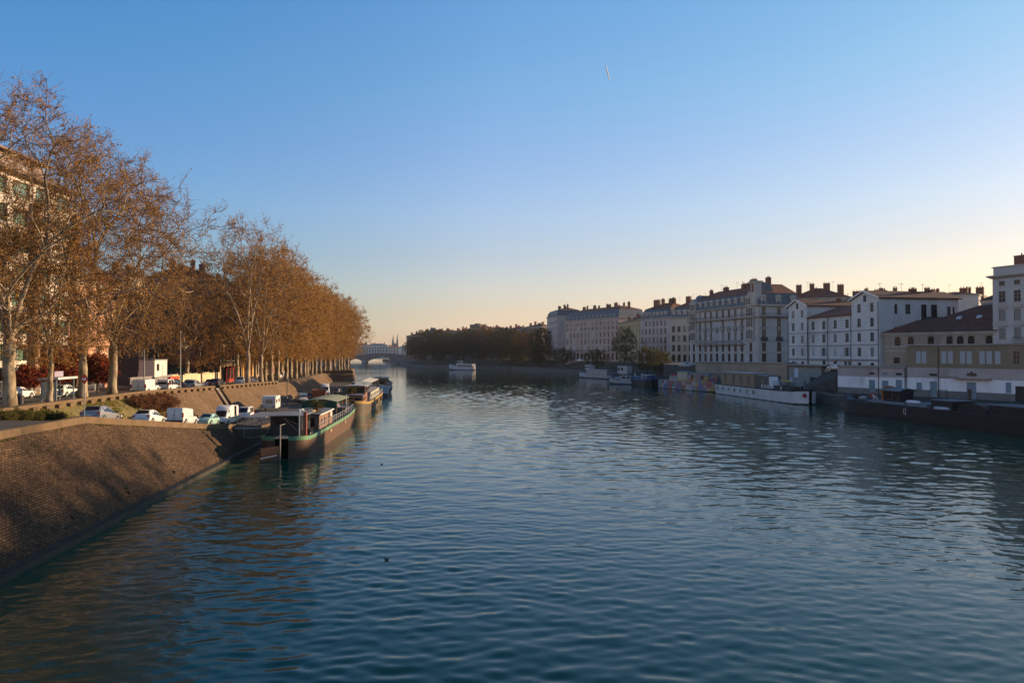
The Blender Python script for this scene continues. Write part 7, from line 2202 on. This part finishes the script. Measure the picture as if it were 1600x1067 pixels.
mb = MB(); mb.box(-.27, .27, -.27, .27, .42, .47); mb.build("seat", M_white, cr)
mb = MB(); mb.loft([[(-.27, .22, .47), (.27, .22, .47), (.27, .27, .47), (-.27, .27, .47)], [(-.24, .34, .95), (.24, .34, .95), (.24, .38, .95), (-.24, .38, .95)]]); mb.build("backrest", M_white, cr)
for x in (-.24, .24):
    for y in (-.24, .24):
        mb = MB(); mb.tube([(x, y, .42), (x * 1.15, y * 1.15, 0)], .03, 5); mb.build("leg", M_white, cr)
    mb = MB(); mb.tube([(x, -.22, .44), (x * 1.1, -.22, .68), (x * 1.1, .28, .7)], .025, 5); mb.build("armrest", M_white, cr)
p = on5(2.6, .3)
wn_ = thing("anchor_winch", "dark anchor winch with a pale rope heap on the near end of the black barge", "winch", (p[0], p[1], 2.55), b5.rotation_euler.z)
mb = MB(); mb.lathe([(.5, -.6), (.35, -.5), (.35, .5), (.5, .6)], 12, (0, 0, .5), ax='y'); mb.build("drum", M_dark, wn_)
mb = MB(); mb.box(-.5, .5, -.75, -.62, 0, .9); mb.box(-.5, .5, .62, .75, 0, .9); mb.build("side_frame", M_dark, wn_)
mb = MB(); mb.lathe([(.7, 0.0), (.75, .25), (.5, .5), (.15, .6)], 12, (1.0, 0, .1)); mb.build("rope_heap", mat("old_rope", (.3, .29, .27), .9, .3, 4), wn_)
lr = thing("lifebuoy", "small red round lifebuoy on a post on the black barge", "lifebuoy", (on5(5.6, .8)[0], on5(5.6, .8)[1], 2.35), b5.rotation_euler.z + 1.57)
mb = MB(); n = 16
mb.tube([(.38 * math.cos(2 * math.pi * i / n), 0, 1.1 + .38 * math.sin(2 * math.pi * i / n)) for i in range(n + 1)], .1, 7, cap=False); mb.build("ring", mat("lifebuoy_red", (.5, .03, .02), .5, .05, 2), lr)
mb = MB(); mb.tube([(0, .1, 0), (0, .1, 1.5)], .03, 5); mb.build("post", M_dark, lr)

# --- graffiti barge
def graffiti_mat():
    m = bpy.data.materials.new("painted_mural"); m.use_nodes = True
    nt = m.node_tree; N = nt.nodes; L_ = nt.links; b = N["Principled BSDF"]; b.inputs["Roughness"].default_value = .7
    tc = N.new("ShaderNodeTexCoord"); nz = N.new("ShaderNodeTexNoise"); nz.inputs["Scale"].default_value = .9; nz.inputs["Detail"].default_value = 2
    mx = N.new("ShaderNodeMix"); mx.data_type = 'RGBA'; mx.blend_type = 'LINEAR_LIGHT'; mx.inputs["Factor"].default_value = .9
    L_.new(tc.outputs["Object"], nz.inputs["Vector"]); L_.new(tc.outputs["Object"], mx.inputs["A"]); L_.new(nz.outputs["Color"], mx.inputs["B"])
    vo = N.new("ShaderNodeTexVoronoi"); vo.inputs["Scale"].default_value = .85
    L_.new(mx.outputs["Result"], vo.inputs["Vector"])
    sep = N.new("ShaderNodeSeparateColor"); L_.new(vo.outputs["Color"], sep.inputs[0])
    rp = N.new("ShaderNodeValToRGB"); rp.color_ramp.interpolation = 'CONSTANT'
    cs = [(.42, .06, .04), (.55, .3, .22), (.08, .16, .42), (.5, .36, .06), (.3, .1, .28), (.06, .3, .3), (.5, .45, .42), (.32, .16, .1), (.5, .14, .05), (.18, .22, .3)]
    e = rp.color_ramp.elements; e[0].color = (*cs[0], 1); e[1].position = .95; e[1].color = (*cs[-1], 1)
    for i, c_ in enumerate(cs[1:-1]):
        k = e.new((i + 1) / len(cs)); k.color = (*c_, 1)
    L_.new(sep.outputs["Red"], rp.inputs[0]); dk = N.new('ShaderNodeHueSaturation'); dk.inputs['Saturation'].default_value = .82; dk.inputs['Value'].default_value = .85
    L_.new(rp.outputs[0], dk.inputs['Color']); L_.new(dk.outputs[0], b.inputs["Base Color"])
    return m
M_graf = graffiti_mat()
b6, L = barge("mural_barge", "barge covered in bright multicoloured mural painting, behind the white houseboat", "barge", (58.2, 193.5), (48.4, 221), 5.0)
zs6 = lambda x: 2.6 + .5 * max(0, (8 - x) / 8) ** 2
pr_, st6 = hull(b6, L, 5, 3, 3, zs6, [(.28, B_black), (1.0, M_graf, "painted_hull")], flare=.95)
deck(b6, st6, zs6, .2, B_deck)
cabin(b6, 2.5, 12, -1.8, 1.8, 2.4, 5.0, M_graf, mat("teal_roof", (.06, .25, .3), .6, .15, 1), [('l', 4, 5.2, 3.2, 4.4), ('l', 9, 10.2, 3.2, 4.4)], name="painted_cabin")
cabin(b6, 12.1, 17.5, -1.8, 1.8, 2.4, 5.4, mat("yellow_slats", (.5, .36, .14), .7, .2, 1), mat("teal_roof", (.06, .25, .3)), [('l', 12.4 + .62 * i, 12.72 + .62 * i, 3.2, 5.1, M_offwhite) for i in range(8)], name="slatted_cabin")
cabin(b6, 18, 22, -1.6, 1.6, 2.4, 4.0, mat("cream_slats", (.5, .45, .32), .7, .2, 1), mat("red_canopy", (.4, .02, .03), .7, .1, 1), [('l', 18.2 + .6 * i, 18.5 + .6 * i, 2.8, 3.9, M_graf) for i in range(6)], name="red_roofed_cabin", camber=.4)
# --- flat dark pontoon barge with blue tug
b7, L = barge("pontoon_barge", "flat dark pontoon barge with a blue bow, left of the mural barge", "barge", (46.8, 226), (40.8, 262), 5.0)
zs7 = lambda x: 2.3 + .5 * max(0, (5 - x) / 5) ** 2
pr_, st7 = hull(b7, L, 5, 2.5, 3, zs7, [(.85, B_black), (1.0, mat("blue_bow_band", (.05, .09, .2), .5, .1, 1), "gunwale")], flare=.95)
deck(b7, st7, zs7, .1, mat("pale_deck", (.33, .33, .32), .7, .1, 1))
cabin(b7, 1.8, 5.5, -1.6, 1.6, 2.2, 3.6, mat("dark_blue_cabin", (.05, .08, .17), .5, .1, 1), M_offwhite, [('l', 2.2, 3.4, 2.7, 3.3)], name="cabin")
mb = MB(); mb.box(9, 28, -1.9, 1.9, 2.25, 2.9); mb.build("hold_cover", mat("blue_tarp", (.08, .12, .22), .7, .2, 1), b7)
for x in (8, 15):
    mb = MB(); mb.lathe([(.25, 2.2), (.2, 2.8), (.32, 3.2), (.32, 3.8), (.1, 4.1)], 8, (x, 1.0, 0)); mb.build("vent_cowl", M_offwhite, b7)
# --- small white cabin cruiser and grey passenger boat
b8, L = barge("cabin_cruiser", "small white cabin boat with a red brown roof, in front of the grey passenger boat", "boat", (43.3, 240.5), (35.2, 246.5), 3.2)
zs8 = lambda x: 1.25 + .7 * max(0, (x - 5) / 5) ** 2
pr_, st8 = hull(b8, L, 3.3, .8, 4.5, zs8, [(.55, B_navy), (1.0, B_white2)], p1=1.6, flare=.8)
deck(b8, st8, zs8, .05, B_white2)
cabin(b8, 1.2, 5.0, -1.2, 1.2, 1.2, 3.0, B_white2, mat("red_brown_roof", (.3, .1, .06), .6, .1, 1), [('l', 1.5, 2.6, 2.0, 2.7), ('l', 3.0, 4.6, 2.0, 2.7), ('b', -.9, .9, 2.0, 2.7)], name="wheelhouse")
cabin(b8, 5.1, 7.4, -1.0, 1.0, 1.2, 2.1, B_white2, B_white2, [('l', 5.5, 6.9, 1.5, 1.9)], name="fore_cabin")
rail(b8, st8, zs8, 1, 5, 9.4, .6, M_alu)
b9, L = barge("passenger_boat", "grey glazed passenger boat with white deckhouse on the right bank", "boat", (43.0, 291), (31.0, 312), 5.0)
zs9 = lambda x: 1.5 + .8 * max(0, (x - 14) / 10) ** 2
pr_, st9 = hull(b9, L, 5, 2, 7, zs9, [(.5, B_navy), (1.0, B_white2)], p1=1.7, flare=.85)
deck(b9, st9, zs9, .05, B_white2)
cabin(b9, 1.5, 16.5, -2.1, 2.1, 1.4, 3.7, mat("grey_glazing", (.22, .23, .26), .2, .1, 1, spec=.8), B_white2, [('l', 2 + 2.3 * i, 4 + 2.3 * i, 1.9, 3.3, mat("pale_curtain_pane", (.3, .29, .28), .3, .1, 1)) for i in range(6)], name="saloon")
cabin(b9, 14.5, 18.5, -1.3, 1.3, 3.8, 5.6, B_white2, B_white2, [('l', 14.8, 16.2, 4.4, 5.2), ('l', 16.7, 18.1, 4.4, 5.2)], name="bridge_deck")
mb = MB(); mb.tube([(16, 0, 5.6), (16, 0, 8.5)], .06, 5); mb.build("mast", M_offwhite, b9)
# white truck cabin on the quay behind them
tk = thing("site_cabin", "small white cabin on the quay behind the grey passenger boat", "cabin", (46.5, 282, QZ), heading((43, 291), (31, 312)))
mb = MB(); mb.box(-3.2, 3.2, -1.2, 1.2, .5, 3.4); mb.build("cabin_walls", B_white2, tk)
mb = MB(); mb.box(-3.3, 3.3, -1.3, 1.3, 3.4, 3.55); mb.box(-3, 3, -1, 1, 0, .5); mb.build("frame", M_grey, tk)
for x in (-.4, 1.7):
    mb = MB(); mb.box(x, x + 1.2, 1.2, 1.24, 1.6, 2.7); mb.build("window", M_carglass, tk)
# --- tour boat far down the river
b10, L = barge("tour_boat", "white tour boat with rows of arched windows far along the dark bank", "boat", (gx(742, 446), 446), (gx(702, 456), 456), 5.0)
zs10 = lambda x: 1.6 + .9 * max(0, (x - 11) / 6) ** 2
pr_, st10 = hull(b10, L, 5, 1.5, 5, zs10, [(.45, B_navy), (1.0, B_white2)], p1=1.6, flare=.85)
deck(b10, st10, zs10, .05, B_white2)
cabin(b10, .8, 13.5, -2.1, 2.1, 1.5, 4.0, B_white2, B_white2, [('l', 1.3 + 1.25 * i, 2.1 + 1.25 * i, 2.1, 3.4) for i in range(9)], name="saloon")
cabin(b10, 10, 13, -1.2, 1.2, 4.1, 6.0, B_white2, B_white2, [('l', 10.3, 12.7, 4.8, 5.6)], name="bridge_deck")
mb = MB(); mb.tube([(11, 0, 6), (11, 0, 9)], .06, 5); mb.tube([(11, -.5, 8.6), (11, .5, 8.6)], .15, 5); mb.build("mast", M_offwhite, b10)
# two waterfowl on the river
DUCK_S = .5
M_duck = mat("dark_plumage", (.04, .035, .03), .8, .2, 8)
for k, (px, py) in enumerate(((597, 725), (605, 873))):
    Y = 11737 / (py - 552)
    t = thing("duck", ("dark duck swimming in mid river right of the barge's stern", "dark duck with a pale bill swimming nearest the camera")[k], "duck", (gx(px, Y), Y, .0), .6 + k * 2.5, "ducks on the river"); t.scale = (DUCK_S,) * 3
    mb = MB(); secs = []
    for x, w, h, z in ((-.3, .02, .02, .13), (-.22, .08, .06, .1), (-.05, .13, .11, .07), (.12, .12, .11, .08), (.22, .06, .08, .13), (.24, .04, .05, .22), (.26, .05, .05, .29), (.33, .03, .03, .3)):
        secs.append([(x, w * math.cos(a), z + h * math.sin(a)) for a in [2 * math.pi * i / 10 for i in range(10)]])
    mb.loft(secs); mb.build("body", M_duck, t, smooth=True)
    mb = MB(); mb.loft([[(.32, -.025, .28), (.32, .025, .28), (.32, .025, .31), (.32, -.025, .31)], [(.42, -.02, .275), (.42, .02, .275), (.42, .02, .285), (.42, -.02, .285)]]); mb.build("bill", M_offwhite, t)
# contrail high in the sky
ct = MB(); Y = 6000.0
pa = (gx(947, Y), Y, CAM_H + (552 - 97) / F * Y); pb = (gx(955.5, Y), Y + 80, CAM_H + (552 - 117) / F * Y)
ct.tube([pa, [(pa[i] * .7 + pb[i] * .3) for i in range(3)], pb], [2.2, 5.5, 3.2], 8)
cm = bpy.data.materials.new("ice_cloud"); cm.use_nodes = True
cm.node_tree.nodes["Principled BSDF"].inputs["Base Color"].default_value = (.9, .9, .9, 1)
cm.node_tree.nodes["Principled BSDF"].inputs["Roughness"].default_value = 1
cm.node_tree.nodes["Principled BSDF"].inputs["Subsurface Weight"].default_value = 1.0
cm.node_tree.nodes["Principled BSDF"].inputs["Subsurface Radius"].default_value = (40, 40, 40)
tag(ct.build("contrail", cm, smooth=True), "short white aircraft contrail high in the blue sky", "contrail")
# ------------------------------------------------------------------ ropes, tyres, weeds and other small things
M_rope = mat("old_rope", (.3, .29, .27), .9, .3, 4)
M_tyre = M_black
def rope(label, a, b, sag):
    a, b = Vector(a), Vector(b)
    mb = MB(); n = 10
    mb.tube([a.lerp(b, i / n) - Vector((0, 0, sag * math.sin(math.pi * i / n))) for i in range(n + 1)], .035, 5)
    return tag(mb.build("mooring_rope", M_rope), label, "rope", "mooring ropes")
def wpt(root, x, y, z):
    c, s = math.cos(root.rotation_euler.z), math.sin(root.rotation_euler.z)
    return (root.location.x + x * c - y * s, root.location.y + x * s + y * c, z)
rope("pale mooring rope from the green trimmed barge's stern to the quay", wpt(b1, 1.0, 2.0, 2.4), (-34.2, 82, 1.75), .5)
rope("pale mooring rope from the middle of the green trimmed barge to the quay", wpt(b1, 25, 2.5, 2.3), (-36.2, 99, 1.6), .5)
rope("pale mooring rope from the varnished wheelhouse barge to the quay", wpt(b2, 3, 2.2, 2.7), (-37.2, 121, 1.6), .5)
rope("pale mooring rope from the white houseboat's near end to the quay", wpt(b4, 1.2, -1.5, 3.1), (70.0, 141.0, QZ + .1), .5)
rope("pale mooring rope from the black barge's near left end to the quay", wpt(b5, 1.0, 1.6, 3.0), (72.0, 131.0, QZ + .1), .5)
def fender_tyre(root, x, side, z, w):
    mb = MB(); n = 14
    mb.tube([(x + .38 * math.cos(2 * math.pi * i / n), side * (w + .12), z + .38 * math.sin(2 * math.pi * i / n)) for i in range(n + 1)], .13, 6, cap=False)
    mb.tube([(x, side * (w + .1), z + .4), (x, side * (w - .05), z + 1.0)], .02, 4)
    mb.build("tyre_fender", M_tyre, root)
for x in (9, 19, 28): fender_tyre(b2, x, -1, 1.3, 2.5)
for x in (6, 13, 20): fender_tyre(b3, x, -1, 1.3, 2.45)
# potted plants and boxes on the decks of the left barges
M_pot = mat("terracotta_pot", (.3, .12, .06), .8, .1, 3)
POT = tree_meshes("deck_shrub", 81, .9, .45, .2, .03, 60, M_barkdark, M_twig, M_leaf_gr, 4, 40, .11, .25, base_frac=.15)
def pot_plant(label, root, x, y, z, s=1.0):
    t = thing("potted_plant", label, "potted plant", wpt(root, x, y, z), x, "potted plants on the barges")
    t.scale = (s, s, s)
    mb = MB(); mb.lathe([(.18, 0), (.27, .42), (.3, .45), (.24, .45)], 10); mb.build("pot", M_pot, t)
    put("foliage", POT[1], t, (0, 0, .38))
pot_plant("potted shrub on the roof of the brown cabin, river side", b1, 12.0, -1.2, 3.92, .9)
pot_plant("potted shrub on the foredeck below the green awning's far end", b1, 30.2, .9, 2.2, 1.1)
pot_plant("potted shrub beside the wheelhouse of the second barge", b2, 5.6, .8, 3.6, .9)
pot_plant("potted shrub at the near end of the second barge's hold roof", b2, 12.0, -.9, 3.75, .9)
# weeds rooted in the joints of the sloping wall and along its coping
g = MB(); rg = random.Random(8)
for i in range(900):
    if i < 380:
        Y = rg.uniform(36, 84); z = interp(T_ZO, Y) - .3; x = xo(Y) + .16 + rg.uniform(0, .1)
        if math.sin(Y * 1.1) + math.sin(Y * .37) < rg.uniform(-.4, 1.6): continue
    else:
        Y = rg.uniform(34, 84); f = rg.random() ** 1.5; z = lerp(.4, interp(T_ZO, Y) - .4, f)
        if math.sin(Y * .9 + z * 1.3) + math.sin(Y * .31 - z) < rg.uniform(.1, 1.9): continue
        x = interp(T_W, Y) - .86 * (z - .3)
    a = rg.uniform(0, 6.28)
    for k in range(5):
        b_ = a + k * 1.3; h = rg.uniform(.06, .2); w = .03
        g.face([(x + w * math.cos(b_), Y + w * math.sin(b_), z), (x - w * math.cos(b_), Y - w * math.sin(b_), z), (x + .08 * math.sin(b_) + .06, Y + .1 * math.cos(b_), z + h)])
o = g.build("wall_weeds", bpy.data.materials["bank_grass"]); o["kind"] = "stuff"; o["label"] = "weeds growing from the joints of the sloping river wall"
# iron mooring rings let into the wall
for i, Y in enumerate((41.5, 49.0, 57.5)):
    z = 1.0; x = interp(T_W, Y) - .86 * (z - .3)
    t = thing("mooring_ring", "rusty iron mooring ring low on the sloping river wall", "mooring ring", (x + .04, Y, z), 0, "mooring rings on the river wall")
    mb = MB(); n = 12
    mb.tube([(.05 + .0 * i, .16 * math.cos(2 * math.pi * k / n), -.1 + .16 * math.sin(2 * math.pi * k / n)) for k in range(n + 1)], .025, 5, cap=False); mb.build("ring", mat("rusted_iron", (.06, .03, .02), .8, .3, 6), t)
    mb = MB(); mb.box(-.1, .06, -.12, .12, -.02, .16); mb.build("anchor_plate", M_dark, t)
# iron ladder on the right quay wall and bollards along the quay edge
ld = thing("quay_ladder", "iron ladder on the right bank quay wall between the two barges", "ladder", (interp(T_R, 137) - .12, 137, 0), .15)
mb = MB()
for y in (-.22, .22): mb.tube([(0, y, -.4), (0, y, QZ + .7)], .03, 5)
for k in range(8): mb.tube([(0, -.22, .1 + .32 * k), (0, .22, .1 + .32 * k)], .02, 4)
mb.build("rails", M_dark, ld)
mb = MB(); mb.lathe([(.2, 0), (.17, .1), (.15, .4), (.22, .46), (.22, .58), (.1, .64)], 10); bme = mb.mesh("bollard", M_dark, True)
for Y, lab in ((131, "iron bollard on the right quay by the black barge's left end"), (137.5, "iron bollard on the right quay just left of the iron ladder"), (149, "iron bollard on the right quay beside the white houseboat's near half"), (163, "iron bollard on the right quay beside the white houseboat's middle")):
    p = inland(Y, .8)
    tag(put("bollard", bme, None, (p.x, p.y, QZ)), lab, "bollard", "bollards on the right quay")
# fallen leaves drifting on the near water
g = MB()
for i in range(420):
    t = rg.random(); Y = rg.uniform(30, 95)
    x = interp(T_W, Y) + 1 + abs(rg.gauss(0, 7)); a = rg.uniform(0, 6.28); s = rg.uniform(.03, .075)
    g.face([(x + s * math.cos(a + k * 1.57) * (1 if k % 2 else .6), Y + s * math.sin(a + k * 1.57) * (1 if k % 2 else .6), .05) for k in range(4)])
o = g.build("floating_leaves", mat("fallen_leaf", (.3, .16, .06), .7, .3, 4)); o["kind"] = "stuff"; o["label"] = "fallen leaves drifting on the water near the left wall"
# red painted shop front and street signs under the trees
sf = thing("shop_front", "dark red painted shop front under the carved house, behind the parked cars", "shop front", (-61.75, 147.5, 4.7), R(90) + .16)
mb = MB(); mb.box(0, 9, -.12, .0, 0, 3.3); mb.build("panelling", mat("shop_red", (.30, .03, .025), .55, .1, 1), sf)
mb = MB(); mb.box(-.2, 9.2, -1.5, -.13, 3.3, 3.45); mb.build("awning", mat("dark_red_canvas", (.2, .025, .02), .8, .1, 1), sf)
for k in range(3):
    mb = MB(); mb.box(.6 + 2.9 * k, 2.9 + 2.9 * k, -.15, -.125, .7, 2.9); mb.build("shop_window", M_carglass, sf)
# ------------------------------------------------------------------ evening air
HAZE = 0.00008
mb = MB(); mb.box(-1500, 1500, -80, 3500, -4.0, 62)
hz = mb.build("haze", [])
hm = bpy.data.materials.new("evening_haze"); hm.use_nodes = True
hn = hm.node_tree.nodes; hn.remove(hn["Principled BSDF"])
pv = hn.new("ShaderNodeVolumePrincipled")
pv.inputs["Color"].default_value = (0.86, 0.88, 0.92, 1); pv.inputs["Density"].default_value = HAZE; pv.inputs["Anisotropy"].default_value = 0.3
hm.node_tree.links.new(pv.outputs[0], hn["Material Output"].inputs["Volume"])
hz.data.materials.clear(); hz.data.materials.append(hm); hz["kind"] = "stuff"; hz["label"] = "thin evening haze over the river"
